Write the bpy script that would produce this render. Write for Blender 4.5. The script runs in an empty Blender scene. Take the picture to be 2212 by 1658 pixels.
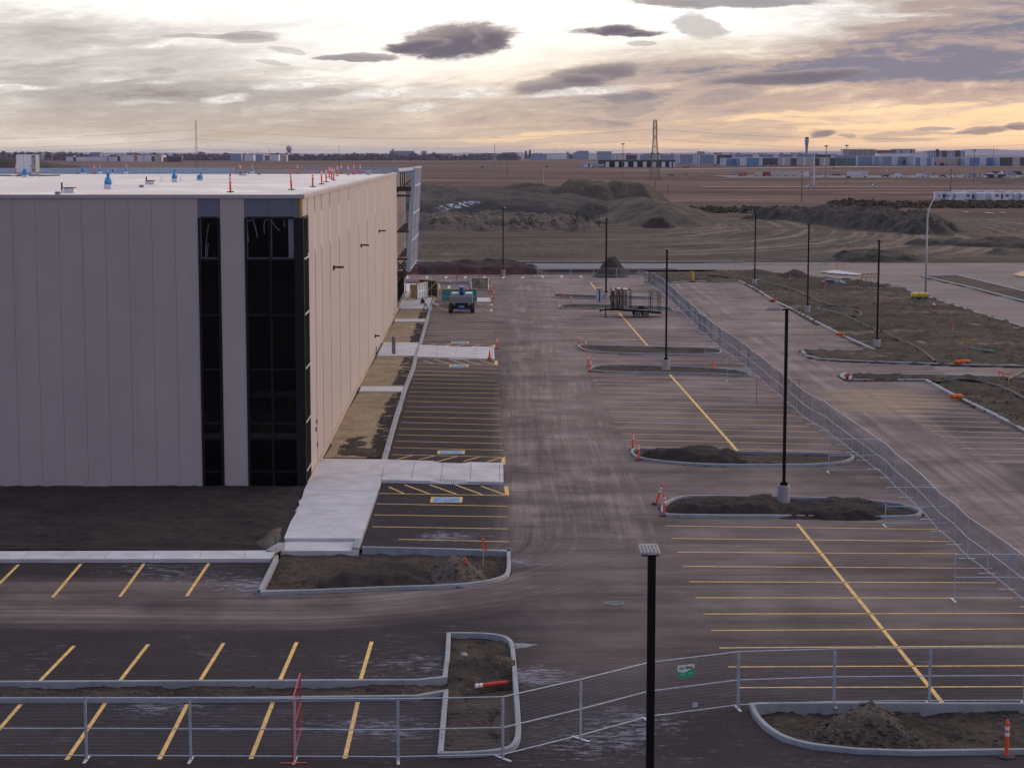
import bpy, bmesh, math, random
import numpy as np
from mathutils import Vector, Matrix
R = math.radians
random.seed(7)
RNG = np.random.default_rng(11)
scene = bpy.context.scene
COL = scene.collection

# ---------------------------------------------------------------- camera
CAM_H, FPX, PITCH = 17.0, 4200.0, math.atan((829 - 330) / 4200.0)   # survey units: the photograph is 2212 x 1658 of them
cam = bpy.data.cameras.new('camera')
cam.lens = FPX / 2212 * 36
cam.sensor_width = 36
cam.clip_end = 120000
cam.clip_start = 0.5
camo = bpy.data.objects.new('camera', cam)
COL.objects.link(camo)
camo.location = (0, 0, CAM_H)
camo.rotation_euler = (math.pi / 2 - PITCH, 0, 0)
scene.camera = camo

# ---------------------------------------------------------------- light
SUN_AZ, SUN_EL = 58.0, 11.0          # degrees, azimuth to the right of straight ahead
sun = bpy.data.lights.new('sun', 'SUN')
sun.energy = 1.15
sun.angle = R(22)
sun.color = (1.0, 0.74, 0.56)
suno = bpy.data.objects.new('sun', sun)
COL.objects.link(suno)
sd = Vector((math.sin(R(SUN_AZ)) * math.cos(R(SUN_EL)), math.cos(R(SUN_AZ)) * math.cos(R(SUN_EL)), math.sin(R(SUN_EL))))
suno.rotation_euler = (-sd).to_track_quat('-Z', 'Y').to_euler()
suno.location = sd * 300

scene.view_settings.view_transform = 'Standard'
scene.view_settings.look = 'None'
scene.view_settings.exposure = 0.0
scene.view_settings.gamma = 1.0
scene.view_settings.use_curve_mapping = False
scene.cycles.max_bounces = 6
scene.cycles.diffuse_bounces = 3
scene.cycles.glossy_bounces = 3
scene.cycles.volume_bounces = 0

# ---------------------------------------------------------------- node helper
class NT:
    def __init__(s, tree):
        s.t = tree
        s.n = tree.nodes
        s.l = tree.links
    def new(s, typ, **kw):
        nd = s.n.new(typ)
        for k, v in kw.items():
            setattr(nd, k, v)
        return nd
    def put(s, sock, v):
        if v is None:
            return
        if isinstance(v, bpy.types.NodeSocket):
            s.l.new(v, sock)
        elif sock.type == 'RGBA':
            sock.default_value = (v[0], v[1], v[2], 1.0) if hasattr(v, '__len__') else (v, v, v, 1)
        else:
            sock.default_value = v
    def m(s, op, a, b=None, c=None, clamp=False):
        nd = s.new('ShaderNodeMath', operation=op, use_clamp=clamp)
        s.put(nd.inputs[0], a)
        s.put(nd.inputs[1], b)
        s.put(nd.inputs[2], c)
        return nd.outputs[0]
    def ss(s, lo, hi, x):                      # smoothstep
        nd = s.new('ShaderNodeMapRange', interpolation_type='SMOOTHSTEP')
        s.put(nd.inputs['Value'], x)
        s.put(nd.inputs['From Min'], lo)
        s.put(nd.inputs['From Max'], hi)
        return nd.outputs['Result']
    def mix(s, f, a, b, blend='MIX'):
        nd = s.new('ShaderNodeMix', data_type='RGBA', blend_type=blend)
        s.put(nd.inputs[0], f)
        s.put(nd.inputs[6], a)
        s.put(nd.inputs[7], b)
        return nd.outputs[2]
    def noise(s, vec, scale=1.0, detail=4.0, rough=0.55, dist=0.0, sc=None, loc=None):
        if sc is not None or loc is not None:
            mp = s.new('ShaderNodeMapping')
            s.put(mp.inputs['Vector'], vec)
            if sc is not None:
                mp.inputs['Scale'].default_value = sc
            if loc is not None:
                mp.inputs['Location'].default_value = loc
            vec = mp.outputs[0]
        nd = s.new('ShaderNodeTexNoise')
        s.put(nd.inputs['Vector'], vec)
        nd.inputs['Scale'].default_value = scale
        nd.inputs['Detail'].default_value = detail
        nd.inputs['Roughness'].default_value = rough
        nd.inputs['Distortion'].default_value = dist
        return nd.outputs[0]
    def xyz(s, vec):
        nd = s.new('ShaderNodeSeparateXYZ')
        s.put(nd.inputs[0], vec)
        return nd.outputs
    def comb(s, x, y, z=0.0):
        nd = s.new('ShaderNodeCombineXYZ')
        s.put(nd.inputs[0], x)
        s.put(nd.inputs[1], y)
        s.put(nd.inputs[2], z)
        return nd.outputs[0]
    def ramp(s, f, stops, interp='LINEAR'):
        nd = s.new('ShaderNodeValToRGB')
        cr = nd.color_ramp
        cr.interpolation = interp
        while len(cr.elements) < len(stops):
            cr.elements.new(0.5)
        for e, (p, c) in zip(cr.elements, stops):
            e.position = p
            e.color = (c[0], c[1], c[2], 1)
        s.put(nd.inputs[0], f)
        return nd.outputs[0]
    def bump(s, h, strength=0.3, dist=0.02):
        nd = s.new('ShaderNodeBump')
        nd.inputs['Strength'].default_value = strength
        nd.inputs['Distance'].default_value = dist
        s.put(nd.inputs['Height'], h)
        return nd.outputs[0]

def lin(r, g, b):                              # 8-bit display colour -> linear
    f = lambda c: c / 255 / 12.92 if c / 255 <= 0.04045 else ((c / 255 + 0.055) / 1.055) ** 2.4
    return (f(r), f(g), f(b))

# ---------------------------------------------------------------- world: sky texture under a procedural cloud deck
world = bpy.data.worlds.new('World')
scene.world = world
world.use_nodes = True
w = NT(world.node_tree)
w.n.clear()
SKYGAIN = 10.0
sky = w.new('ShaderNodeTexSky', sky_type='NISHITA', sun_disc=False)
sky.sun_elevation = R(SUN_EL)
sky.sun_rotation = R(SUN_AZ)
sky.altitude = 1000
tc = w.new('ShaderNodeTexCoord')
gx, gy, gz = w.xyz(tc.outputs['Generated'])[:3]
ysafe = w.m('MAXIMUM', gy, 0.02)
a_ = w.m('MULTIPLY', w.m('DIVIDE', gx, ysafe), 4.2)        # east-west in milli-units of the survey, 0 straight ahead
b_ = w.m('MULTIPLY', w.m('DIVIDE', gz, ysafe), 4.2)        # height over the horizon, 0.33 = top of the view
vv = w.comb(a_, b_, 0.0)
# warp
wn1 = w.noise(vv, 1.0, 5, 0.6, sc=(4.0, 13.0, 1))
wn2 = w.noise(vv, 1.0, 5, 0.6, sc=(4.0, 13.0, 1), loc=(7.3, 2.1, 0))
aw = w.m('ADD', a_, w.m('MULTIPLY', w.m('SUBTRACT', wn1, 0.5), 0.16))
bw = w.m('ADD', b_, w.m('MULTIPLY', w.m('SUBTRACT', wn2, 0.5), 0.035))

def blob(A, B, x, y, rx, ry, rot=0.0):         # 0 at the centre, 1 on the rim (squared distance)
    dx = w.m('SUBTRACT', A, (x - 1106) / 1000.0)
    dy = w.m('SUBTRACT', B, (330 - y) / 1000.0)
    if rot:
        c, s_ = math.cos(rot), math.sin(rot)
        dx, dy = (w.m('ADD', w.m('MULTIPLY', dx, c), w.m('MULTIPLY', dy, s_)),
                  w.m('SUBTRACT', w.m('MULTIPLY', dy, c), w.m('MULTIPLY', dx, s_)))
    px = w.m('DIVIDE', dx, rx / 1000.0)
    py = w.m('DIVIDE', dy, ry / 1000.0)
    return w.m('ADD', w.m('MULTIPLY', px, px), w.m('MULTIPLY', py, py))
def gauss(A, B, *p):
    return w.m('POWER', 2.71828, w.m('MULTIPLY', blob(A, B, *p), -1.0))

# cover = how thick the cloud is, from broad masses plus fibrous noise
cov = None
for (x, y, rx, ry, k) in [(2220, 70, 400, 105, 0.88), (2280, 140, 420, 55, 0.34), (1700, 165, 420, 55, 0.52), (1480, 185, 260, 40, 0.35),
                          (250, 225, 700, 62, 0.44), (900, 280, 800, 50, 0.34), (1500, 270, 420, 50, 0.30), (1900, 145, 330, 50, 0.26),
                          (80, 140, 320, 55, 0.22), (2000, 230, 420, 40, 0.16), (560, 205, 420, 30, 0.28), (1330, 210, 220, 26, 0.36), (1130, 255, 260, 22, 0.26),
                          (40, 60, 380, 75, 0.22), (330, 100, 330, 45, 0.16), (760, 40, 420, 60, 0.07), (700, 150, 300, 30, 0.12), (250, 290, 400, 30, 0.10)]:
    g = w.m('MULTIPLY', gauss(aw, bw, x, y, rx, ry), k)
    cov = g if cov is None else w.m('ADD', cov, g)
wv3 = w.noise(vv, 1.0, 4, 0.6, sc=(2.2, 8.0, 1), loc=(2.0, 9.0, 0))
tilt = w.m('ADD', bw, w.m('MULTIPLY', a_, w.m('ADD', -0.02, w.m('MULTIPLY', wv3, -0.05))))
fib = w.noise(w.comb(aw, tilt), 1.0, 9, 0.66, sc=(2.1, 17.0, 1), loc=(3.1, 0.4, 0))
fib2 = w.noise(w.comb(aw, tilt), 1.0, 7, 0.66, sc=(6.5, 34.0, 1), loc=(1.1, 5.4, 0))
fib3 = w.noise(w.comb(aw, tilt), 1.0, 6, 0.7, sc=(22.0, 70.0, 1), loc=(8.1, 2.4, 0))
fibs = w.m('ADD', w.m('MULTIPLY', w.m('SUBTRACT', fib, 0.5), 3.6), w.m('ADD', w.m('MULTIPLY', w.m('SUBTRACT', fib2, 0.5), 1.8), w.m('MULTIPLY', w.m('SUBTRACT', fib3, 0.5), 0.7)))
# fibres only matter where there is cloud
cov = w.m('ADD', cov, w.m('MULTIPLY', fibs, w.m('ADD', w.m('MULTIPLY', w.m('MINIMUM', cov, 0.75), 0.85), 0.05)))
cov = w.m('MAXIMUM', cov, 0.0)

warm = w.m('MULTIPLY', w.ss(-0.75, 0.65, a_), w.ss(0.30, 0.06, b_))   # to the right and low: afterglow
lowwarm = w.ss(0.13, 0.0, b_)
clear = w.mix(warm, (1.16, 1.12, 1.07), (1.35, 0.98, 0.60))
clear = w.mix(w.m('MULTIPLY', lowwarm, 0.8), clear, w.mix(w.ss(-0.5, 0.6, a_), (0.95, 0.76, 0.55), (1.28, 0.76, 0.38)))
thinc = w.mix(warm, lin(221, 212, 205), lin(246, 212, 180))
thinc = w.mix(w.m('MULTIPLY', lowwarm, 0.5), thinc, w.mix(w.ss(-0.5, 0.6, a_), lin(222, 198, 172), lin(246, 196, 150)))
midc = w.mix(w.ss(-0.1, 0.8, a_), lin(190, 181, 176), lin(184, 163, 158))
darkc = w.mix(w.ss(-0.2, 0.7, a_), lin(158, 147, 144), lin(134, 129, 146))
midc = w.mix(w.m('MULTIPLY', warm, 0.5), midc, lin(226, 188, 164))
midc = w.mix(w.m('MULTIPLY', lowwarm, 0.6), midc, lin(228, 196, 164))
darkc = w.mix(w.m('MULTIPLY', lowwarm, 0.6), darkc, lin(190, 162, 148))
c1 = w.mix(w.ss(0.03, 0.34, cov), clear, thinc)
c1 = w.mix(w.ss(0.26, 0.62, cov), c1, midc)
c1 = w.mix(w.ss(0.60, 1.05, cov), c1, darkc)

# lens-shaped clouds hanging free of the deck: (x, y, rx, ry, rot, darkness)
edge = w.m('ADD', w.m('MULTIPLY', w.m('SUBTRACT', fib2, 0.5), 1.9), w.m('MULTIPLY', w.m('SUBTRACT', fib3, 0.5), 1.6))
for (x, y, rx, ry, rot, k) in [(985, 95, 128, 38, 0.10, 1.0), (900, 103, 70, 16, 0.15, 1.0), (1060, 90, 48, 30, 0.0, 0.9),
                               (1335, 75, 112, 9, -0.03, 1.0), (1325, 70, 60, 12, 0.0, 1.0),
                               (780, 128, 104, 8, -0.03, 0.8), (545, 82, 78, 15, 0.04, 0.62), (470, 82, 120, 7, 0.0, 0.55),
                               (622, 113, 44, 8, -0.1, 0.45), (590, 139, 36, 5, -0.1, 0.45), (1515, 62, 50, 26, -0.35, 0.6),
                               (1580, 12, 200, 14, 0.0, 0.75), (1440, 14, 90, 9, -0.1, 0.6), (1390, 98, 44, 6, 0, 0.55),
                               (60, 178, 80, 14, 0.05, 0.4), (360, 157, 36, 8, 0, 0.35), (1770, 293, 32, 9, 0.1, 0.8), (1825, 297, 20, 5, 0, 0.7),
                               (1290, 160, 110, 22, 0.12, 0.8), (1210, 185, 110, 20, 0.1, 0.75), (1700, 170, 200, 14, 0.06, 0.85),
                               (1950, 300, 110, 16, 0.03, 0.55), (2110, 287, 80, 11, 0.12, 0.75), (2010, 280, 34, 5, 0, 0.7), (2200, 276, 30, 10, 0, .8),
                               (1620, 300, 110, 9, -.03, .35), (1350, 232, 48, 22, 0.0, 0.5), (1560, 212, 90, 12, .1, .5)]:
    q = w.m('ADD', blob(aw, bw, x, y, rx, ry, rot), w.m('MULTIPLY', edge, 0.8))
    mk = w.m('MULTIPLY', w.ss(1.25, 0.55, q), k)
    if k > 0.7:
        q0 = w.m('ADD', blob(aw, bw, x, y + ry * .25, rx, ry, rot), w.m('MULTIPLY', edge, 0.22))
        body = w.mix(w.ss(1.3, 0.1, q0), lin(172, 157, 154), lin(112, 104, 118))
    else:
        body = lin(160, 150, 149)
    c1 = w.mix(mk, c1, body)
# sunlit wisps
for (x, y, rx, ry, rot, k) in [(640, 186, 76, 12, 0.08, 0.9), (505, 215, 62, 10, 0.08, 0.9), (250, 172, 56, 8, 0.08, 0.85),
                               (820, 205, 110, 11, 0.12, 0.85), (900, 235, 60, 8, 0.0, 0.6), (45, 190, 80, 6, 0, 0.9), (350, 182, 60, 4, 0, 0.5), (330, 224, 70, 5, 0, 0.5),
                               (1000, 205, 120, 14, 0.06, 0.85), (1250, 200, 110, 10, 0.1, 0.8)]:
    q = w.m('ADD', blob(aw, bw, x, y, rx, ry, rot), w.m('MULTIPLY', edge, 1.1))
    c1 = w.mix(w.m('MULTIPLY', w.ss(1.45, 0.1, q), k), c1, w.mix(w.ss(0.46, 0.56, fib3), (0.80, 0.74, 0.70), (1.10, 1.04, 0.98)))
for (x, y, rx, ry, rot, k) in [(1400, 318, 300, 7, 0, 0.7), (1120, 296, 170, 7, 0.03, 0.6), (1950, 270, 300, 9, 0.06, 0.8), (1900, 238, 200, 6, 0.08, 0.7),
                               (2150, 240, 160, 14, 0.1, 0.8), (1900, 316, 220, 5, 0, 0.8), (2080, 300, 150, 6, 0.0, .8), (1700, 250, 150, 5, .1, .5), (1720, 262, 160, 5, -.05, .5)]:
    q = w.m('ADD', blob(aw, bw, x, y, rx, ry, rot), w.m('MULTIPLY', edge, 1.2))
    c1 = w.mix(w.m('MULTIPLY', w.ss(1.4, 0.3, q), k), c1, (1.20, 0.83, 0.46))

# the rest of the vault, out of the picture: bright ahead, dim and blue behind
el = w.m('MAXIMUM', gz, 0.0)
front = w.ss(-0.35, 0.75, gy)
right = w.ss(-0.6, 0.9, gx)
dome = w.mix(front, (0.068, 0.138, 0.41), (1.32, 1.22, 1.20))
dome = w.mix(w.m('MULTIPLY', w.m('MULTIPLY', right, w.m('SUBTRACT', 1.0, w.m('MULTIPLY', front, 0.6))), 0.75), dome, (0.95, 0.78, 0.72))
dome = w.mix(w.ss(0.40, 0.95, el), dome, (0.64, 0.68, 0.86))
near = w.m('MULTIPLY', w.ss(0.55, 0.40, b_), w.ss(0.2, 0.6, gy))
near = w.m('MULTIPLY', near, w.ss(1.9, 1.4, w.m('ABSOLUTE', a_)))
def lit(col):
    g_ = w.new('ShaderNodeVectorMath', operation='SCALE')
    w.put(g_.inputs[0], col)
    g_.inputs['Scale'].default_value = SKYGAIN
    b_g = w.new('ShaderNodeBackground')
    w.put(b_g.inputs['Color'], w.mix(0.97, sky.outputs[0], g_.outputs[0]))
    b_g.inputs['Strength'].default_value = 0.1
    return b_g.outputs[0]
mixw = w.new('ShaderNodeMixShader')
w.put(mixw.inputs[0], near)
w.l.new(lit(dome), mixw.inputs[1])
w.l.new(lit(c1), mixw.inputs[2])
mixg = w.new('ShaderNodeMixShader')
w.put(mixg.inputs[0], w.ss(-0.002, -0.02, gz))
w.l.new(mixw.outputs[0], mixg.inputs[1])
bgd = w.new('ShaderNodeBackground')
bgd.inputs['Color'].default_value = (1.6, 1.3, 1.2, 1)
bgd.inputs['Strength'].default_value = 0.1
w.l.new(bgd.outputs[0], mixg.inputs[2])
wo = w.new('ShaderNodeOutputWorld')
w.l.new(mixg.outputs[0], wo.inputs[0])
world.cycles.sampling_method = 'MANUAL'
world.cycles.sample_map_resolution = 1024

# ---------------------------------------------------------------- survey helpers: plan positions measured off the photograph
SP, CP = math.sin(PITCH), math.cos(PITCH)
def ray(x, y):
    r = (x - 1106) / FPX
    u = (829 - y) / FPX
    return Vector((r, CP + u * SP, -SP + u * CP))
def G(x, y, z=0.0):                            # on the level z
    d = ray(x, y)
    t = (z - CAM_H) / d.z
    return Vector((d.x * t, d.y * t, z))
def onY(x, y, Y):                              # on the vertical plane at distance Y
    d = ray(x, y)
    t = Y / d.y
    return Vector((d.x * t, Y, CAM_H + d.z * t))
def hz(y, Y):                                  # height at distance Y
    d = ray(1106, y)
    return CAM_H + d.z * Y / d.y
def Z(x0, y0, s):
    return lambda x, y: ((x0 + x / s) * 0.8848, (y0 + y / s) * 0.8848)
zA, zB, zC, zD = Z(0, 250, 2.632), Z(700, 380, 3.685), Z(1300, 280, 3.685), Z(1900, 280, 3.685)
zE, zF, zG, zH = Z(900, 620, 5.5275), Z(1300, 620, 4.422), Z(1700, 600, 2.764), Z(600, 900, 3.159)
zI, zJ, zK, zL = Z(1400, 800, 2.764), Z(0, 1150, 2.29), Z(600, 1250, 2.6575), Z(1700, 1250, 2.6575)
zM, zN, zO, zQ = Z(1500, 1340, 3.105), Z(0, 340, 5.267), Z(400, 340, 3.456), Z(2150, 620, 5.92)
zR, zS, zT, zU = Z(2150, 860, 5.92), Z(1000, 660, 10.055), Z(1440, 690, 11.06), Z(1800, 320, 5.53)
zV, zW, zX = Z(2150, 320, 6.32), Z(900, 340, 3.687), Z(1420, 340, 5.53)
def D(z, *pts):
    return [z(*p) for p in pts]
def GP(pts, z=0.0):
    return [G(p[0], p[1], z) for p in pts]

# ---------------------------------------------------------------- numpy noise
_T = RNG.random((256, 256))
def vnoise(x, y):
    xi, yi = np.floor(x).astype(int), np.floor(y).astype(int)
    fx, fy = x - xi, y - yi
    fx, fy = fx * fx * (3 - 2 * fx), fy * fy * (3 - 2 * fy)
    a, b = _T[xi % 256, yi % 256], _T[(xi + 1) % 256, yi % 256]
    c, d = _T[xi % 256, (yi + 1) % 256], _T[(xi + 1) % 256, (yi + 1) % 256]
    return (a * (1 - fx) + b * fx) * (1 - fy) + (c * (1 - fx) + d * fx) * fy - 0.5
def fbm(x, y, oct=5, g=0.55, seed=0.0):
    s, amp = np.zeros_like(x, dtype=float), 1.0
    x, y = np.asarray(x, float) + seed * 13.7, np.asarray(y, float) + seed * 7.3
    for k in range(oct):
        s += amp * vnoise(x, y)
        x, y, amp = x * 2.03 + 5.1, y * 2.03 + 9.2, amp * g
    return s
def sstep(a, b, x):
    t = np.clip((x - a) / (b - a), 0, 1)
    return t * t * (3 - 2 * t)
def seg_dist(px, py, poly):                    # signed distance to a closed outline, positive inside
    n = len(poly)
    d = np.full(px.shape, 1e9)
    ins = np.zeros(px.shape, bool)
    for i in range(n):
        ax, ay = poly[i][0], poly[i][1]
        bx, by = poly[(i + 1) % n][0], poly[(i + 1) % n][1]
        ex, ey = bx - ax, by - ay
        L = ex * ex + ey * ey + 1e-12
        t = np.clip(((px - ax) * ex + (py - ay) * ey) / L, 0, 1)
        d = np.minimum(d, np.hypot(px - ax - t * ex, py - ay - t * ey))
        c = ((ay > py) != (by > py)) & (px < (bx - ax) * (py - ay) / ((by - ay) if abs(by - ay) > 1e-12 else 1e-12) + ax)
        ins ^= c
    return np.where(ins, d, -d)

# ---------------------------------------------------------------- mesh builder
class MB:
    def __init__(s):
        s.v, s.f, s.mi, s.cur, s.sm = [], [], [], 0, []
        s.smooth = False
    def face(s, idx):
        s.f.append(idx)
        s.mi.append(s.cur)
        s.sm.append(s.smooth)
    def box(s, x0, x1, y0, y1, z0, z1, M=None, bevel=0.0):
        i = len(s.v)
        if bevel:
            b = bevel
            ring = [(x0 + b, y0), (x1 - b, y0), (x1, y0 + b), (x1, y1 - b), (x1 - b, y1), (x0 + b, y1), (x0, y1 - b), (x0, y0 + b)]
            ring2 = [(x0 + b * 1.4, y0 + b * .7), (x1 - b * 1.4, y0 + b * .7), (x1 - b * .7, y0 + b * 1.4), (x1 - b * .7, y1 - b * 1.4),
                     (x1 - b * 1.4, y1 - b * .7), (x0 + b * 1.4, y1 - b * .7), (x0 + b * .7, y1 - b * 1.4), (x0 + b * .7, y0 + b * 1.4)]
            P = [(x, y, z0) for x, y in ring2] + [(x, y, z0 + b) for x, y in ring] + [(x, y, z1 - b) for x, y in ring] + [(x, y, z1) for x, y in ring2]
            s.add(P, M)
            s.face([i + k for k in range(7, -1, -1)])
            for lv in range(3):
                for k in range(8):
                    s.face([i + lv * 8 + k, i + lv * 8 + (k + 1) % 8, i + lv * 8 + 8 + (k + 1) % 8, i + lv * 8 + 8 + k])
            s.face([i + 24 + k for k in range(8)])
            return s
        P = [(x0, y0, z0), (x1, y0, z0), (x1, y1, z0), (x0, y1, z0), (x0, y0, z1), (x1, y0, z1), (x1, y1, z1), (x0, y1, z1)]
        s.add(P, M)
        for q in ((3, 2, 1, 0), (4, 5, 6, 7), (0, 1, 5, 4), (1, 2, 6, 5), (2, 3, 7, 6), (3, 0, 4, 7)):
            s.face([i + k for k in q])
        return s
    def add(s, P, M=None):
        for p in P:
            if M is not None:
                p = M @ Vector(p)
            s.v.append((p[0], p[1], p[2]))
    def quad(s, pts, M=None):
        i = len(s.v)
        s.add(pts, M)
        s.face([i + k for k in range(len(pts))])
        return s
    def tube(s, pts, r, n=6, closed=False, cap=True, M=None):
        pts = [Vector(p) for p in pts]
        m = len(pts)
        rr = r if hasattr(r, '__len__') else [r] * m
        base = len(s.v)
        prev = None
        for k, p in enumerate(pts):
            if closed:
                t = pts[(k + 1) % m] - pts[k - 1]
            else:
                t = pts[min(k + 1, m - 1)] - pts[max(k - 1, 0)]
            t.normalize()
            if prev is None:
                up = Vector((0, 0, 1)) if abs(t.z) < 0.9 else Vector((1, 0, 0))
                a = t.cross(up).normalized()
            else:
                a = (prev - t * prev.dot(t)).normalized()
            prev = a
            b = t.cross(a)
            s.add([p + (a * math.cos(2 * math.pi * j / n) + b * math.sin(2 * math.pi * j / n)) * rr[k] for j in range(n)], M)
        for k in range(m if closed else m - 1):
            k2 = (k + 1) % m
            for j in range(n):
                s.face([base + k * n + j, base + k * n + (j + 1) % n, base + k2 * n + (j + 1) % n, base + k2 * n + j])
        if cap and not closed:
            s.face([base + j for j in range(n - 1, -1, -1)])
            s.face([base + (m - 1) * n + j for j in range(n)])
        return s
    def lathe(s, prof, n=12, cx=0, cy=0, M=None):     # prof: (radius, z) from the bottom up
        base = len(s.v)
        for r, z in prof:
            s.add([(cx + r * math.cos(2 * math.pi * j / n), cy + r * math.sin(2 * math.pi * j / n), z) for j in range(n)], M)
        for k in range(len(prof) - 1):
            for j in range(n):
                s.face([base + k * n + j, base + k * n + (j + 1) % n, base + (k + 1) * n + (j + 1) % n, base + (k + 1) * n + j])
        s.face([base + j for j in range(n - 1, -1, -1)])
        s.face([base + (len(prof) - 1) * n + j for j in range(n)])
        return s
    def beam(s, p, q, wd, ht, M=None):                # rectangular bar from p to q
        p, q = Vector(p), Vector(q)
        t = (q - p).normalized()
        up = Vector((0, 0, 1)) if abs(t.z) < 0.95 else Vector((0, 1, 0))
        a = t.cross(up).normalized() * wd / 2
        b = a.cross(t).normalized() * ht / 2
        i = len(s.v)
        s.add([p - a - b, p + a - b, p + a + b, p - a + b, q - a - b, q + a - b, q + a + b, q - a + b], M)
        for f in ((0, 1, 2, 3), (7, 6, 5, 4), (4, 5, 1, 0), (5, 6, 2, 1), (6, 7, 3, 2), (7, 4, 0, 3)):
            s.face([i + k for k in f])
        return s
    def prism(s, pts, z0, z1, M=None):                # polygon extruded up
        n = len(pts)
        ar = sum(pts[k][0] * pts[(k + 1) % n][1] - pts[(k + 1) % n][0] * pts[k][1] for k in range(n))
        if ar < 0:
            pts = pts[::-1]
        i = len(s.v)
        s.add([(p[0], p[1], z0) for p in pts] + [(p[0], p[1], z1) for p in pts], M)
        s.face([i + k for k in range(n - 1, -1, -1)])
        s.face([i + n + k for k in range(n)])
        for k in range(n):
            s.face([i + k, i + (k + 1) % n, i + n + (k + 1) % n, i + n + k])
        return s
    def extr(s, prof, x0, x1, M=None):                # (y,z) outline extruded along x
        n = len(prof)
        i = len(s.v)
        s.add([(x0, p[0], p[1]) for p in prof] + [(x1, p[0], p[1]) for p in prof], M)
        s.face([i + k for k in range(n - 1, -1, -1)])
        s.face([i + n + k for k in range(n)])
        for k in range(n):
            s.face([i + k, i + (k + 1) % n, i + n + (k + 1) % n, i + n + k])
        return s
    def build(s, name, mat, parent=None, loc=None, rz=None):
        me = bpy.data.meshes.new(name)
        me.from_pydata(s.v, [], s.f)
        mats = mat if isinstance(mat, (list, tuple)) else [mat]
        for m_ in mats:
            me.materials.append(m_)
        me.polygons.foreach_set('material_index', s.mi)
        me.polygons.foreach_set('use_smooth', s.sm)
        bm = bmesh.new()
        bm.from_mesh(me)
        bmesh.ops.recalc_face_normals(bm, faces=bm.faces)
        bm.to_mesh(me)
        bm.free()
        me.update()
        return link(name, me, parent, loc, rz)
def link(name, me, parent=None, loc=None, rz=None):
    o = bpy.data.objects.new(name, me)
    COL.objects.link(o)
    if parent is not None:
        o.parent = parent
    if loc is not None:
        o.location = loc
    if rz is not None:
        o.rotation_euler = (0, 0, rz)
    return o
def sheet(name, V, F, mat, parent=None, smooth=True):
    me = bpy.data.meshes.new(name)
    me.from_pydata(V, [], F)
    me.materials.append(mat)
    me.polygons.foreach_set('use_smooth', [smooth] * len(F))
    me.update()
    return link(name, me, parent)
def thing(name, label, cat, loc=(0, 0, 0), rz=0.0, group=None):
    o = bpy.data.objects.new(name, None)
    COL.objects.link(o)
    o.empty_display_size = 0.3
    o.location = loc
    o.rotation_euler = (0, 0, rz)
    return tag(o, label, cat, group)
def tag(o, label=None, cat=None, group=None, kind=None):
    if label:
        o['label'] = label
    if cat:
        o['category'] = cat
    if group:
        o['group'] = group
    if kind:
        o['kind'] = kind
    return o
def struct(o):
    o['kind'] = 'structure'
    return o
KIDS = {}
def kids(o):
    return [c for c in bpy.data.objects if c.parent == o]
def dup(root, loc, rz=0.0, label=None, group=None, scale=None, rot=None):
    if root.name not in KIDS:
        KIDS[root.name] = [(c, kids(c)) for c in kids(root)]
    r = root.copy()
    COL.objects.link(r)
    r.location = loc
    r.rotation_euler = rot if rot else (0, 0, rz)
    if scale:
        r.scale = scale
    if label:
        r['label'] = label
    if group:
        r['group'] = group
    for c, gs in KIDS[root.name]:
        k = c.copy()
        COL.objects.link(k)
        k.parent = r
        for g in gs:
            q = g.copy()
            COL.objects.link(q)
            q.parent = k
    return r
ONES = 'first second third fourth fifth sixth seventh eighth ninth tenth eleventh twelfth thirteenth fourteenth fifteenth sixteenth seventeenth eighteenth nineteenth'.split()
def nth(n):
    if n < 20:
        return ONES[n - 1]
    t, u = divmod(n, 10)
    if u == 0:
        return {2: 'twentieth', 3: 'thirtieth', 4: 'fortieth', 5: 'fiftieth', 6: 'sixtieth', 7: 'seventieth'}[t]
    return {2: 'twenty', 3: 'thirty', 4: 'forty', 5: 'fifty', 6: 'sixty', 7: 'seventy'}[t] + '-' + ONES[u - 1]
def text_mesh(name, body, size, mat, parent=None, loc=(0, 0, 0), rot=(0, 0, 0), bold=0.0, ext=0.002, align='CENTER', sx=1.0):
    cu = bpy.data.curves.new(name, 'FONT')
    cu.body = body
    cu.size = size
    cu.align_x = align
    cu.align_y = 'CENTER'
    cu.extrude = ext
    cu.offset = bold
    tmp = bpy.data.objects.new('lettering_source', cu)
    COL.objects.link(tmp)
    me = bpy.data.meshes.new_from_object(tmp.evaluated_get(bpy.context.evaluated_depsgraph_get()))
    bpy.data.objects.remove(tmp)
    bpy.data.curves.remove(cu)
    me.materials.clear()
    me.materials.append(mat)
    o = link(name, me, parent, loc)
    o.rotation_euler = rot
    o.scale = (sx, 1, 1)
    return o

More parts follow.
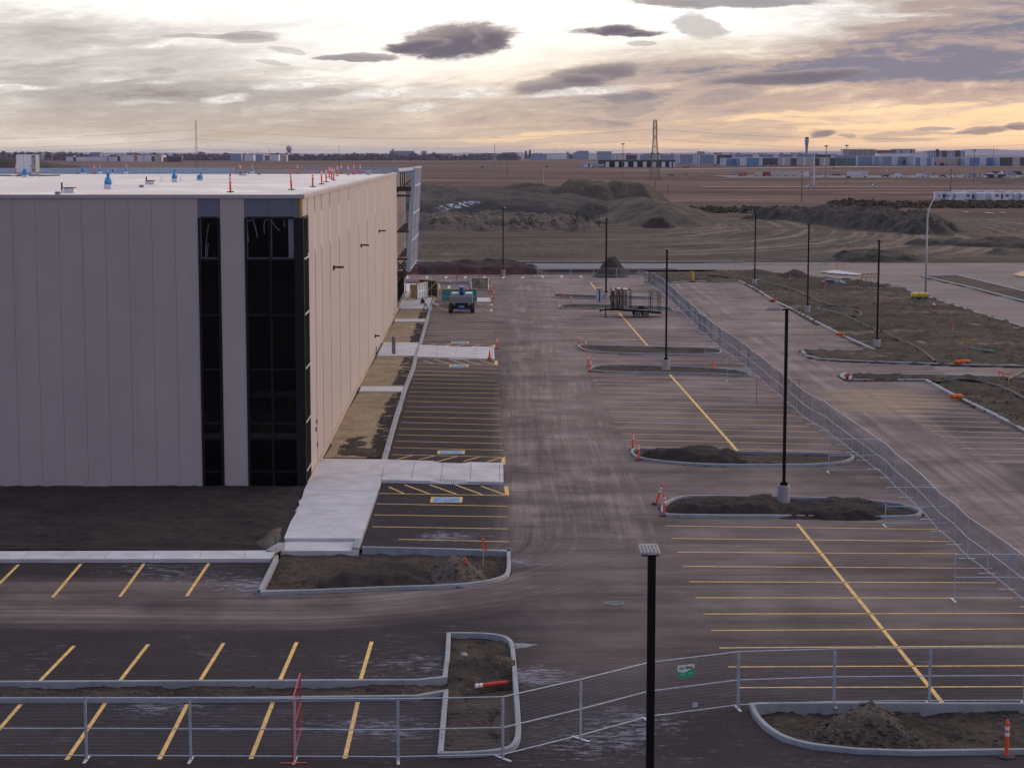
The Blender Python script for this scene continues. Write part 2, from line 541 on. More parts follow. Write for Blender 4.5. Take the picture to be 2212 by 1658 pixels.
# ---------------------------------------------------------------- materials
def newmat(name):
    m = bpy.data.materials.new(name)
    m.use_nodes = True
    n = NT(m.node_tree)
    bs = n.n['Principled BSDF']
    return m, n, bs
def wpos(n):                                   # position in the world's own metres
    g = n.new('ShaderNodeNewGeometry')
    return g.outputs['Position']
def opos(n):
    return n.new('ShaderNodeTexCoord').outputs['Object']
def simple(name, col, rough=0.6, metal=0.0, var=0.12, scale=3.0, bump=0.0, spec=0.5):
    m, n, bs = newmat(name)
    p = opos(n)
    nz = n.noise(p, scale, 5, 0.6)
    f = n.ss(0.3, 0.7, nz)
    c = n.mix(f, tuple(x * (1 - var) for x in col), tuple(min(1, x * (1 + var)) for x in col))
    n.put(bs.inputs['Base Color'], c)
    bs.inputs['Roughness'].default_value = rough
    bs.inputs['Metallic'].default_value = metal
    bs.inputs['Specular IOR Level'].default_value = spec
    if bump:
        n.put(bs.inputs['Normal'], n.bump(n.noise(p, scale * 6, 4, 0.6), bump, 0.02))
    return m

# asphalt with tracked-in dirt, pale dried salt and stains, all laid out in plan metres
def asphalt_mat(name, fresh=True):
    m, n, bs = newmat(name)
    P = wpos(n)
    x, y, z = n.xyz(P)[:3]
    big = n.noise(P, 0.06, 5, 0.6)
    mid = n.noise(P, 0.45, 6, 0.65)
    fine = n.noise(P, 9.0, 3, 0.7)
    base = n.mix(n.ss(0.3, 0.7, mid), (0.020, 0.0165, 0.0195), (0.036, 0.0295, 0.033))
    base = n.mix(n.m('MULTIPLY', n.ss(0.35, 0.75, fine), 0.40), base, (0.058, 0.049, 0.053))
    # L-shaped haul route: along the near drive, round the corner, up the aisle
    CX, CY = -9.0, 85.0
    q = n.m('MAXIMUM', n.m('SUBTRACT', x, CX), 0.0)
    p = n.m('MAXIMUM', n.m('SUBTRACT', CY, y), 0.0)
    r = n.m('SQRT', n.m('ADD', n.m('MULTIPLY', q, q), n.m('MULTIPLY', p, p)))
    along = n.m('ADD', x, n.m('MULTIPLY', y, -1.0))
    r2 = n.m('ADD', r, n.m('MULTIPLY', n.m('SUBTRACT', n.noise(P, 1.0, 3, 0.5, sc=(0.03, 0.012, 1)), 0.5), 3.0))
    tracks = n.noise(n.comb(n.m('MULTIPLY', r2, 1.9), n.m('MULTIPLY', along, 0.035), 0.0), 1.0, 6, 0.72)
    tread = n.noise(n.comb(n.m('MULTIPLY', r2, 6.0), n.m('MULTIPLY', along, 0.10), 3.0), 1.0, 4, 0.7)
    band = n.m('MULTIPLY', n.ss(7.2, 9.6, r2), n.ss(17.6, 14.4, r2))
    north = n.ss(95.0, 200.0, y)
    dg = n.noise(n.comb(n.m('MULTIPLY', n.m('ADD', x, n.m('MULTIPLY', y, 0.09)), 1.1), n.m('MULTIPLY', y, 0.02), 9.0), 1.0, 6, 0.72)
    dg2 = n.noise(n.comb(n.m('MULTIPLY', n.m('SUBTRACT', x, n.m('MULTIPLY', y, 0.05)), 1.6), n.m('MULTIPLY', y, 0.03), 4.0), 1.0, 6, 0.72)
    leg = n.ss(78.0, 96.0, y)
    aisle = n.m('ADD', n.m('MULTIPLY', tracks, .5), n.m('ADD', n.m('MULTIPLY', dg, .28), n.m('MULTIPLY', dg2, .22)))
    tracks = n.m('ADD', n.m('MULTIPLY', aisle, leg), n.m('MULTIPLY', tracks, n.m('SUBTRACT', 1.0, leg)))
    band = n.m('MULTIPLY', band, n.m('ADD', 0.72, n.m('MULTIPLY', n.ss(0.38, 0.58, n.noise(P, 0.16, 5, 0.65, loc=(7, 7, 0))), 0.5)))
    band = n.m('MULTIPLY', band, n.m('ADD', 0.60, n.m('MULTIPLY', leg, 0.42)))
    trk = n.m('MULTIPLY', band, n.m('ADD', n.m('MULTIPLY', n.ss(0.17, 0.80, n.m('ADD', n.m('MULTIPLY', tracks, .92), n.m('MULTIPLY', mid, .08))), 1.10), n.m('MULTIPLY', n.ss(0.4, 0.75, tread), 0.25)))
    # right-hand drive outside the fence
    rb = n.m('MULTIPLY', n.ss(19.0, 21.5, n.m('ADD', x, n.m('MULTIPLY', y, 0.0))), n.ss(29.0, 25.0, x))
    tr2 = n.noise(n.comb(n.m('MULTIPLY', x, 1.4), n.m('MULTIPLY', y, 0.03), 7.0), 1.0, 6, 0.7)
    trk2 = n.m('MULTIPLY', rb, n.m('ADD', 0.42, n.m('MULTIPLY', n.ss(0.3, 0.7, tr2), 0.58)))
    cross = n.noise(P, 1.0, 6, 0.7, sc=(0.05, 0.55, 1), loc=(2, 3, 0))
    haze_d = n.m('MULTIPLY', n.ss(0.28, 0.60, n.m('ADD', n.m('MULTIPLY', big, 0.6), n.m('MULTIPLY', cross, 0.4))), n.m('MULTIPLY', n.m('ADD', 0.62, n.m('MULTIPLY', north, 0.32)), n.m('MAXIMUM', n.m('MULTIPLY', n.ss(-4.0, 5.0, x), n.ss(53.0, 74.0, y)), n.m('MAXIMUM', n.m('MULTIPLY', n.ss(105.0, 190.0, y), 0.8), 0.10))))
    dust = n.m('MAXIMUM', n.m('MAXIMUM', trk, trk2), haze_d)
    dcol = n.mix(n.ss(0.3, 0.7, n.noise(P, 0.25, 4, 0.6)), (0.205, 0.158, 0.142), (0.335, 0.266, 0.246))
    c = n.mix(dust, base, dcol)
    # sandy spill by the north-east stalls
    sx_ = n.m('DIVIDE', n.m('SUBTRACT', x, 25.5), 4.2)
    sy_ = n.m('DIVIDE', n.m('SUBTRACT', y, 133.0), 8.0)
    sand = n.ss(1.5, 0.1, n.m('ADD', n.m('ADD', n.m('MULTIPLY', sx_, sx_), n.m('MULTIPLY', sy_, sy_)), n.m('MULTIPLY', n.m('SUBTRACT', cross, 0.5), 5.0)))
    c = n.mix(n.m('MULTIPLY', sand, 0.7), c, (0.33, 0.24, 0.16))
    # salt bloom, thicker near some kerbs of the south lot
    sp = n.noise(P, 3.4, 9, 0.78, sc=(0.5, 1.2, 1))
    sz = n.noise(P, 0.22, 4, 0.6, loc=(11, 4, 0))
    zone = None
    for (ax, ay, s_) in [(-3.8, 63.5, 3.4), (-4.2, 56.5, 2.6), (-13.5, 77.5, 3.6), (-9, 75.2, 2.4), (0.6, 80.0, 1.8), (-3, 85.5, 2.2), (1.8, 55, 2.6), (0.9, 62, 1.8), (-11, 58.5, 2.0), (-22, 58, 2.5), (3.8, 57.5, 2.0)]:
        dx = n.m('DIVIDE', n.m('SUBTRACT', x, ax), s_)
        dy = n.m('DIVIDE', n.m('SUBTRACT', y, ay), s_ * 0.8)
        g = n.m('POWER', 2.71828, n.m('MULTIPLY', n.m('ADD', n.m('MULTIPLY', dx, dx), n.m('MULTIPLY', dy, dy)), -1.0))
        zone = g if zone is None else n.m('ADD', zone, g)
    thr = n.m('ADD', n.m('MULTIPLY', n.m('SUBTRACT', 1.0, n.m('MINIMUM', zone, 1.0)), 0.20), n.m('MULTIPLY', n.m('SUBTRACT', 0.62, sz), 0.3))
    thr = n.m('ADD', thr, 0.42)
    salt = n.m('MULTIPLY', n.ss(0.0, 0.13, n.m('SUBTRACT', sp, thr)), 0.48)
    c = n.mix(salt, c, (0.40, 0.41, 0.50))
    # scuffs and grit: fine pale scratches everywhere
    sc1 = n.noise(P, 1.0, 9, 0.8, sc=(1.1, 4.2, 1), loc=(21, 3, 0))
    sc2 = n.noise(P, 0.3, 4, 0.6, loc=(2, 31, 0))
    c = n.mix(n.m('MULTIPLY', n.ss(0.55, 0.66, n.m('ADD', sc1, n.m('MULTIPLY', n.m('SUBTRACT', sc2, 0.5), 0.22))), 0.55), c, (0.20, 0.175, 0.185))
    # oil, seams and damp patches
    st = n.noise(P, 0.9, 6, 0.7, loc=(5, 9, 0))
    c = n.mix(n.m('MULTIPLY', n.ss(0.66, 0.74, st), 0.55), c, (0.025, 0.021, 0.024))
    seam = n.noise(n.comb(n.m('MULTIPLY', x, 0.02), n.m('MULTIPLY', y, 0.33), 1.0), 1.0, 2, 0.5)
    c = n.mix(n.m('MULTIPLY', n.ss(0.012, 0.0, n.m('ABSOLUTE', n.m('SUBTRACT', seam, 0.5))), 0.35), c, (0.04, 0.034, 0.036))
    n.put(bs.inputs['Base Color'], c)
    n.put(bs.inputs['Roughness'], n.m('ADD', 0.72, n.m('MULTIPLY', mid, 0.25)))
    bs.inputs['Specular IOR Level'].default_value = 0.05
    n.put(bs.inputs['Normal'], n.bump(fine, 0.25, 0.01))
    return m

def soil_mat(name, dark, light, stone=0.25, sc=1.0, spots=None, bump=0.9):
    m, n, bs = newmat(name)
    P = wpos(n)
    a = n.noise(P, 0.35 * sc, 7, 0.68)
    b = n.noise(P, 3.2 * sc, 6, 0.7)
    c = n.mix(n.ss(0.32, 0.68, a), dark, light)
    c = n.mix(n.m('MULTIPLY', n.ss(0.45, 0.75, b), 0.6), c, tuple(min(1, v * 1.5) for v in light))
    c = n.mix(n.m('MULTIPLY', n.ss(0.5, 0.25, b), 0.6), c, tuple(v * 0.55 for v in dark))
    v = n.new('ShaderNodeTexVoronoi')
    v.inputs['Scale'].default_value = 5.0 * sc
    n.put(v.inputs['Vector'], P)
    st = n.m('MULTIPLY', n.ss(0.20, 0.12, v.outputs['Distance']), n.ss(0.52, 0.62, n.noise(P, 0.8 * sc, 3, 0.6)))
    c = n.mix(n.m('MULTIPLY', st, stone), c, (0.32, 0.29, 0.27))
    n.put(bs.inputs['Base Color'], c)
    bs.inputs['Roughness'].default_value = 0.95
    bs.inputs['Specular IOR Level'].default_value = 0.15
    n.put(bs.inputs['Normal'], n.bump(n.m('ADD', b, n.m('MULTIPLY', n.noise(P, 11 * sc, 4, 0.7), 0.5)), bump, 0.12))
    return m

def dirt_mat(name):                            # graded bare earth with tyre tracks and dead-grass tint
    m, n, bs = newmat(name)
    P = wpos(n)
    x, y, z = n.xyz(P)[:3]
    a = n.noise(P, 0.05, 7, 0.68, sc=(0.55, 1, 1))
    b = n.noise(P, 0.9, 6, 0.72)
    lng = n.noise(P, 1.0, 7, 0.72, sc=(0.012, 0.10, 1.0))
    dark, light = (0.048, 0.038, 0.031), (0.104, 0.079, 0.061)
    c = n.mix(n.ss(0.38, 0.66, a), dark, light)
    c = n.mix(n.m('MULTIPLY', n.ss(0.48, 0.66, lng), n.m('MULTIPLY', n.ss(330, 400, y), 0.8)), c, (0.185, 0.136, 0.104))
    gr = n.noise(P, 1.0, 5, 0.65, sc=(0.03, 0.06, 1), loc=(5, 3, 0))
    c = n.mix(n.m('MULTIPLY', n.ss(0.45, 0.62, gr), 0.6), c, (0.062, 0.052, 0.039))
    # sweeping haul tracks on the right
    rr = n.m('SQRT', n.m('ADD', n.m('POWER', n.m('SUBTRACT', x, 20.0), 2.0), n.m('POWER', n.m('MULTIPLY', n.m('SUBTRACT', y, 470.0), 0.45), 2.0)))
    rt = n.noise(n.comb(n.m('MULTIPLY', rr, 0.42), n.m('MULTIPLY', y, 0.004), 2.0), 1.0, 6, 0.75)
    hm = n.m('MULTIPLY', n.ss(14.0, 40.0, x), n.ss(318.0, 345.0, y))
    c = n.mix(n.m('MULTIPLY', n.m('MULTIPLY', n.ss(0.48, 0.60, rt), hm), 0.85), c, (0.23, 0.172, 0.128))
    c = n.mix(n.m('MULTIPLY', n.m('MULTIPLY', n.ss(0.44, 0.36, rt), hm), 0.7), c, (0.045, 0.037, 0.032))
    # combed furrows west of them
    fu = n.noise(n.comb(n.m('MULTIPLY', x, 0.9), n.m('MULTIPLY', y, 0.06), 5.0), 1.0, 3, 0.6)
    fm = n.m('MULTIPLY', n.ss(40.0, 20.0, x), n.m('MULTIPLY', n.ss(322.0, 335.0, y), n.ss(385.0, 365.0, y)))
    c = n.mix(n.m('MULTIPLY', n.m('MULTIPLY', n.ss(0.46, 0.60, fu), fm), 0.6), c, (0.112, 0.089, 0.066))
    c = n.mix(n.m('MULTIPLY', n.ss(0.585, 0.64, n.noise(P, 1.0, 6, 0.7, sc=(0.05, 0.16, 1), loc=(9, 1, 0))), 0.7), c, (0.20, 0.152, 0.120))
    c = n.mix(n.m('MULTIPLY', n.ss(0.48, 0.75, b), 0.5), c, (0.130, 0.102, 0.081))
    c = n.mix(n.m('MULTIPLY', n.ss(0.5, 0.28, b), 0.55), c, (0.040, 0.033, 0.028))
    n.put(bs.inputs['Base Color'], c)
    bs.inputs['Roughness'].default_value = 0.95
    bs.inputs['Specular IOR Level'].default_value = 0.12
    n.put(bs.inputs['Normal'], n.bump(n.m('ADD', b, n.m('MULTIPLY', n.noise(P, 5.0, 4, 0.7), 0.6)), 0.7, 0.15))
    return m

def field_mat():                               # prairie to the horizon
    m, n, bs = newmat('prairie_grass')
    P = wpos(n)
    x, y, z = n.xyz(P)[:3]
    ly = n.m('LOGARITHM', n.m('MAXIMUM', y, 30.0), 2.71828)
    lx = n.m('DIVIDE', x, n.m('MAXIMUM', y, 30.0))
    q = n.comb(n.m('MULTIPLY', lx, 3.0), n.m('MULTIPLY', ly, 7.0), 0.0)
    st = n.noise(q, 1.0, 7, 0.65)
    st2 = n.noise(q, 2.7, 6, 0.7, loc=(4, 8, 0))
    near = n.mix(n.ss(0.35, 0.65, n.noise(P, 0.02, 7, 0.7)), (0.060, 0.047, 0.038), (0.118, 0.088, 0.068))
    red = n.mix(n.ss(0.38, 0.62, st), (0.082, 0.047, 0.041), (0.158, 0.096, 0.079))
    red = n.mix(n.m('MULTIPLY', n.ss(0.53, 0.63, st2), 0.85), red, (0.26, 0.17, 0.12))
    red = n.mix(n.m('MULTIPLY', n.ss(0.47, 0.38, st2), 0.85), red, (0.066, 0.045, 0.043))
    c = n.mix(n.ss(480.0, 760.0, y), near, red)
    c = n.mix(n.ss(4500.0, 9000.0, y), c, (0.13, 0.10, 0.12))  # distant haze painted into the colour of the farthest field
    n.put(bs.inputs['Base Color'], c)
    bs.inputs['Roughness'].default_value = 1.0
    bs.inputs['Specular IOR Level'].default_value = 0.05
    return m

def concrete_mat(name, col=(0.40, 0.385, 0.375), broom=(0.4, 9.0, 1)):
    m, n, bs = newmat(name)
    P = wpos(n)
    a = n.noise(P, 0.7, 6, 0.65)
    b = n.noise(P, 1.0, 5, 0.7, sc=broom)
    c = n.mix(n.ss(0.3, 0.7, a), tuple(v * 0.80 for v in col), tuple(v * 1.10 for v in col))
    c = n.mix(n.m('MULTIPLY', n.ss(0.4, 0.72, b), 0.6), c, tuple(v * 0.70 for v in col))
    st = n.noise(P, 2.5, 7, 0.75, loc=(3, 8, 2))
    c = n.mix(n.m('MULTIPLY', n.ss(0.60, 0.72, st), 0.5), c, tuple(v * 0.5 for v in col))
    n.put(bs.inputs['Base Color'], c)
    bs.inputs['Roughness'].default_value = 0.85
    bs.inputs['Specular IOR Level'].default_value = 0.3
    n.put(bs.inputs['Normal'], n.bump(n.noise(P, 20, 3, 0.6), 0.15, 0.01))
    return m

def paint_mat(name, col, wear=0.45):
    m, n, bs = newmat(name)
    P = wpos(n)
    a = n.noise(P, 3.0, 7, 0.75)
    b = n.noise(P, 0.12, 3, 0.6)
    f = n.ss(0.64 - 0.1 * wear, 0.40, n.m('ADD', a, n.m('MULTIPLY', n.m('SUBTRACT', b, 0.5), 0.35 * wear)))
    c = n.mix(n.m('MULTIPLY', n.m('SUBTRACT', 1.0, f), wear), col, (0.11, 0.09, 0.085))
    n.put(bs.inputs['Base Color'], c)
    bs.inputs['Roughness'].default_value = 0.7
    return m

def wall_mat(name, col, streak=0.10):
    m, n, bs = newmat(name)
    P = wpos(n)
    a = n.noise(P, 0.25, 5, 0.6)
    s_ = n.noise(P, 1.0, 5, 0.65, sc=(1.5, 1.5, 0.06))
    c = n.mix(n.ss(0.3, 0.7, a), tuple(v * (1 - streak) for v in col), tuple(v * (1 + streak * .6) for v in col))
    c = n.mix(n.m('MULTIPLY', n.ss(0.52, 0.75, s_), 0.25), c, tuple(v * 0.75 for v in col))
    n.put(bs.inputs['Base Color'], c)
    bs.inputs['Roughness'].default_value = 0.55
    bs.inputs['Specular IOR Level'].default_value = 0.35
    n.put(bs.inputs['Normal'], n.bump(n.noise(P, 1.2, 3, 0.5), 0.06, 0.05))
    return m

def glass_mat(name, tint=(0.003, 0.003, 0.004), rough=0.03):
    m, n, bs = newmat(name)
    P = wpos(n)
    n.put(bs.inputs['Base Color'], n.mix(n.ss(0.35, 0.7, n.noise(P, 0.9, 5, 0.6)), tint, tuple(v * 0.4 for v in tint)))
    bs.inputs['Roughness'].default_value = rough
    bs.inputs['IOR'].default_value = 1.33
    n.put(bs.inputs['Normal'], n.bump(n.noise(P, 0.5, 2, 0.5), 0.05, 0.05))
    return m

def roof_mat():
    m, n, bs = newmat('white_membrane')
    P = wpos(n)
    a = n.noise(P, 0.09, 6, 0.65, sc=(1, 0.5, 1))
    c = n.mix(n.ss(0.3, 0.7, a), (0.56, 0.49, 0.455), (0.65, 0.58, 0.545))
    x, y, z = n.xyz(P)[:3]
    sm = n.m('ABSOLUTE', n.m('SUBTRACT', n.m('FRACT', n.m('DIVIDE', y, 3.05)), 0.5))
    c = n.mix(n.m('MULTIPLY', n.ss(0.035, 0.0, sm), 0.45), c, (0.40, 0.34, 0.34))
    ds = n.noise(P, 1.0, 6, 0.7, sc=(0.25, 0.05, 1))
    c = n.mix(n.m('MULTIPLY', n.ss(0.55, 0.72, ds), 0.45), c, (0.40, 0.34, 0.33))
    n.put(bs.inputs['Base Color'], c)
    wet = n.noise(P, 0.35, 5, 0.6, sc=(0.6, 0.3, 1))
    n.put(bs.inputs['Roughness'], n.m('SUBTRACT', 0.55, n.m('MULTIPLY', n.ss(0.52, 0.60, wet), 0.2)))
    n.put(bs.inputs['Normal'], n.bump(n.noise(P, 1.2, 3, 0.5), 0.04, 0.03))
    return m

M = {}
M['asphalt'] = asphalt_mat('asphalt')
M['topsoil'] = soil_mat('dark_topsoil', (0.026, 0.020, 0.020), (0.048, 0.037, 0.035), 0.10, 0.8)
M['brown_soil'] = soil_mat('brown_gravelly_soil', (0.034, 0.027, 0.022), (0.088, 0.068, 0.053), 0.7, 1.5)
M['grey_soil'] = soil_mat('grey_gravelly_soil', (0.072, 0.059, 0.049), (0.145, 0.120, 0.100), 0.8, 1.6)
M['stockpile'] = soil_mat('stockpile_earth', (0.066, 0.055, 0.043), (0.112, 0.092, 0.071), 0.35, 0.3, bump=1.0)
M['stockpile_dark'] = soil_mat('dark_stockpile_earth', (0.038, 0.034, 0.031), (0.074, 0.064, 0.055), 0.45, 0.3, bump=1.0)  # darker tone of the stockpile earth
M['rubble'] = soil_mat('clay_rubble', (0.075, 0.060, 0.050), (0.165, 0.135, 0.110), 0.9, 0.5, bump=1.0)
M['straw'] = soil_mat('straw_mat_soil', (0.215, 0.166, 0.106), (0.355, 0.278, 0.180), 0.05, 1.4, bump=0.5)
M['dirt'] = dirt_mat('graded_earth')
M['field'] = field_mat()
M['concrete'] = concrete_mat('broomed_concrete', (0.57, 0.55, 0.565))
M['kerb'] = concrete_mat('kerb_concrete', (0.31, 0.325, 0.345), (3, 3, 3))
M['pedestal'] = concrete_mat('cast_concrete', (0.40, 0.39, 0.385), (3, 3, 1))
M['yellow'] = paint_mat('yellow_road_paint', (0.82, 0.50, 0.12), 0.4)
M['pale'] = paint_mat('dusty_road_paint', (0.72, 0.52, 0.37), 0.5)
M['bluepaint'] = paint_mat('blue_road_paint', (0.05, 0.33, 0.62), 0.35)
M['whitepaint'] = paint_mat('white_road_paint', (0.62, 0.62, 0.62), 0.5)
M['panel'] = wall_mat('taupe_metal_panel', (0.442, 0.384, 0.360), 0.05)
M['fascia'] = wall_mat('slate_metal_panel', (0.145, 0.155, 0.195), 0.05)
M['trim'] = simple('taupe_trim', (0.40, 0.36, 0.36), 0.5, var=0.08)
M['roof'] = roof_mat()
M['glass'] = glass_mat('dark_glass')
M['wrap_glass'] = glass_mat('side_glass', (0.03, 0.027, 0.028), 0.03)
M['frame'] = simple('black_aluminium', (0.010, 0.0095, 0.011), 0.5, var=0.2, spec=0.25)
M['gap'] = simple('joint_seal', (0.23, 0.205, 0.215), 0.9)  # plain colour of the joints and backing
M['black'] = simple('black_powdercoat', (0.006, 0.0055, 0.006), 0.5, var=0.25, spec=0.2)
M['galv'] = simple('galvanised_steel', (0.42, 0.47, 0.53), 0.45, 0.15, var=0.2, scale=6)
M['wire'] = simple('galvanised_wire', (0.20, 0.225, 0.26), 0.5, 0.1, var=0.15)
M['lampgrey'] = simple('pale_lamp_housing', (0.30, 0.285, 0.29), 0.6, var=0.12, spec=0.3)
M['silver'] = simple('pale_galvanised_steel', (0.50, 0.52, 0.55), 0.45, 0.2, var=0.12)
M['red'] = simple('red_enamel', (0.36, 0.035, 0.040), 0.5, var=0.2)
M['orange'] = simple('orange_plastic', (0.80, 0.11, 0.035), 0.5, var=0.1)
M['white'] = simple('white_enamel', (0.72, 0.72, 0.74), 0.5, var=0.06)
M['reflect'] = simple('white_reflective_band', (0.80, 0.76, 0.76), 0.4, var=0.05)
M['rubber'] = simple('black_rubber', (0.022, 0.021, 0.022), 0.8, var=0.2)
M['bluewrap'] = simple('blue_plastic_wrap', (0.035, 0.27, 0.56), 0.35, var=0.35, scale=7, bump=0.5)
M['blue'] = simple('blue_paint', (0.015, 0.075, 0.26), 0.45, var=0.2)
M['greyhood'] = simple('grey_hood', (0.17, 0.20, 0.25), 0.5, var=0.1)
M['steel'] = simple('dark_red_primer_steel', (0.055, 0.042, 0.045), 0.7, var=0.3)
M['paleblue'] = simple('pale_blue_coated_steel', (0.36, 0.46, 0.56), 0.4, 0.0, var=0.12)
M['screen'] = simple('blue_grey_screen', (0.33, 0.34, 0.44), 0.5, var=0.08)
M['goldfilm'] = simple('yellow_tape', (0.55, 0.33, 0.035), 0.6)
M['wood'] = simple('sawn_lumber', (0.50, 0.35, 0.19), 0.8, var=0.2, scale=5)
M['greenboard'] = simple('green_sheathing', (0.045, 0.105, 0.070), 0.7, var=0.3)
M['tealboard'] = simple('teal_sheathing', (0.03, 0.28, 0.29), 0.6, var=0.15)
M['yellowpaint'] = simple('yellow_machine_paint', (0.62, 0.44, 0.012), 0.45, var=0.12)
M['hose'] = simple('black_hose', (0.014, 0.013, 0.015), 0.55, var=0.2, spec=0.25)
M['greysteel'] = simple('grey_steel', (0.14, 0.15, 0.17), 0.55, var=0.2)
M['tan'] = simple('tan_sheet', (0.42, 0.25, 0.12), 0.7, var=0.3, scale=4)
M['pinkwrap'] = simple('pale_wrap', (0.66, 0.52, 0.46), 0.6, var=0.15)
M['green'] = simple('green_plastic', (0.03, 0.16, 0.12), 0.6)
M['brightgreen'] = simple('green_sign_ink', (0.02, 0.36, 0.15), 0.5, var=0.04)
M['ink'] = simple('black_sign_ink', (0.012, 0.012, 0.02), 0.5)
M['snow'] = simple('old_snow', (0.70, 0.74, 0.82), 0.7)
M['twood'] = simple('weathered_pole', (0.085, 0.062, 0.055), 0.85)
M['lattice'] = simple('weathered_lattice_steel', (0.14, 0.105, 0.085), 0.6, 0.1, var=0.25)
M['drain'] = simple('orange_mesh_sock', (0.55, 0.13, 0.02), 0.8, var=0.35, scale=9)

# ================================================================ ground
def road_mat(name, c0, c1, along_x=True):
    m, n, bs = newmat(name)
    P = wpos(n)
    a = n.noise(P, 0.08, 6, 0.65)
    t = n.noise(P, 1.0, 7, 0.72, sc=(0.02, 0.5, 1) if along_x else (0.5, 0.02, 1))
    b = n.noise(P, 1.6, 5, 0.7)
    c = n.mix(n.ss(0.36, 0.66, n.m('ADD', n.m('MULTIPLY', a, 0.5), n.m('MULTIPLY', t, 0.5))), c0, c1)
    c = n.mix(n.m('MULTIPLY', n.ss(0.5, 0.75, b), 0.3), c, tuple(v * 0.55 for v in c0))
    n.put(bs.inputs['Base Color'], c)
    bs.inputs['Roughness'].default_value = 0.85
    bs.inputs['Specular IOR Level'].default_value = 0.3
    return m
M['road'] = road_mat('dusty_road_surface', (0.120, 0.093, 0.085), (0.235, 0.182, 0.166))
M['backroad'] = road_mat('grey_road_surface', (0.125, 0.112, 0.118), (0.185, 0.165, 0.165))
M['hills'] = simple('haze_tinted_hills', (0.17, 0.165, 0.25), 1.0, var=0.1, scale=0.0005)  # lilac of the far air painted into the hill colour

def flat(name, pts, z, mat):
    mb = MB()
    mb.quad([(p[0], p[1], z) for p in pts])
    return struct(mb.build(name, mat))
flat('ground', [(-40000, -300), (40000, -300), (40000, 42000), (-40000, 42000)], -0.30, M['field'])
flat('road', [(30, 60), (170, 60), (170, 303), (30, 303)], -0.03, M['road'])
flat('back_road', [(-150, 285), (34, 285), (34, 302), (-150, 302)], -0.02, M['backroad'])

def grid_area(x0, x1, y0, y1, step, hfun, name, mat, keep=None, stepy=None):
    nx, ny = max(2, int((x1 - x0) / step) + 1), max(2, int((y1 - y0) / (stepy or step)) + 1)
    X, Y = np.meshgrid(np.linspace(x0, x1, nx), np.linspace(y0, y1, ny))
    Hh = hfun(X, Y)
    idx = np.arange(nx * ny).reshape(ny, nx)
    q = np.stack([idx[:-1, :-1], idx[:-1, 1:], idx[1:, 1:], idx[1:, :-1]], -1).reshape(-1, 4)
    if keep is not None:
        K = keep(X, Y).ravel()
        q = q[K[q].any(1)]
    used = np.unique(q)
    re = np.full(nx * ny, -1)
    re[used] = np.arange(len(used))
    V = np.stack([X.ravel(), Y.ravel(), Hh.ravel()], -1)[used]
    return sheet(name, V.tolist(), re[q].tolist(), mat)

def earth_h(X, Y):
    h = -0.13 + 0.55 * fbm(X * 0.03, Y * 0.05, 5) + 0.18 * fbm(X * 0.2, Y * 0.35, 4, seed=3)
    h += 0.10 * np.abs(vnoise(X * 0.8 + Y * 0.05, Y * 0.9)) 
    edge = np.minimum(np.minimum(X + 160, 190 - X), np.minimum(Y - 303, 520 - Y))
    return np.where(edge < 4, h * sstep(0, 4, edge) - 0.32 * (1 - sstep(0, 4, edge)), h)
struct(grid_area(-160, 190, 303, 520, 1.1, earth_h, 'graded_earth', M['dirt'], stepy=0.8))

# ---------------------------------------------------------------- mounds of earth, each its own heap
def inside_keep(poly, pad):
    return lambda X, Y: seg_dist(X, Y, poly) > -pad
def mound(name, poly, h, wdt, mat, step, rough=0.15, rsc=0.6, base=-0.05, seed=1.0, ridge=0.0, top=None, ysq=1.0):
    xs, ys = [p[0] for p in poly], [p[1] for p in poly]
    def hf(X, Y):
        wob = wdt * 0.35 * fbm(X * 1.3 / wdt, Y * 1.3 / wdt, 3, seed=seed)
        d = seg_dist(X, Y, poly) + wob
        t = np.clip(d / wdt, 0, 1)
        prof = np.sin(t * math.pi / 2) ** 1.6
        k = 1.0 + 0.35 * fbm(X / (wdt * 2.2), Y / (wdt * 2.2), 3, seed=seed + 5)
        if top is not None:
            k = k * top(X, Y)
        hh = base + h * prof * k
        hh += rough * fbm(X * rsc, Y * rsc, 6, 0.62, seed=seed + 9) * np.clip(t * 3, 0.0, 1)
        if ridge:
            hh += ridge * np.abs(fbm(X * rsc * 0.6, Y * rsc * 0.9, 4, 0.6, seed=seed + 2)) * np.clip(t * 2, 0, 1)
        return np.where(d <= 0, base - 0.3 * np.clip(-d / 0.3, 0, 1), hh)
    pad = wdt * 0.3 + step
    return grid_area(min(xs) - pad, max(xs) + pad, min(ys) - pad, max(ys) + pad, step, hf, name, mat, inside_keep(poly, pad))

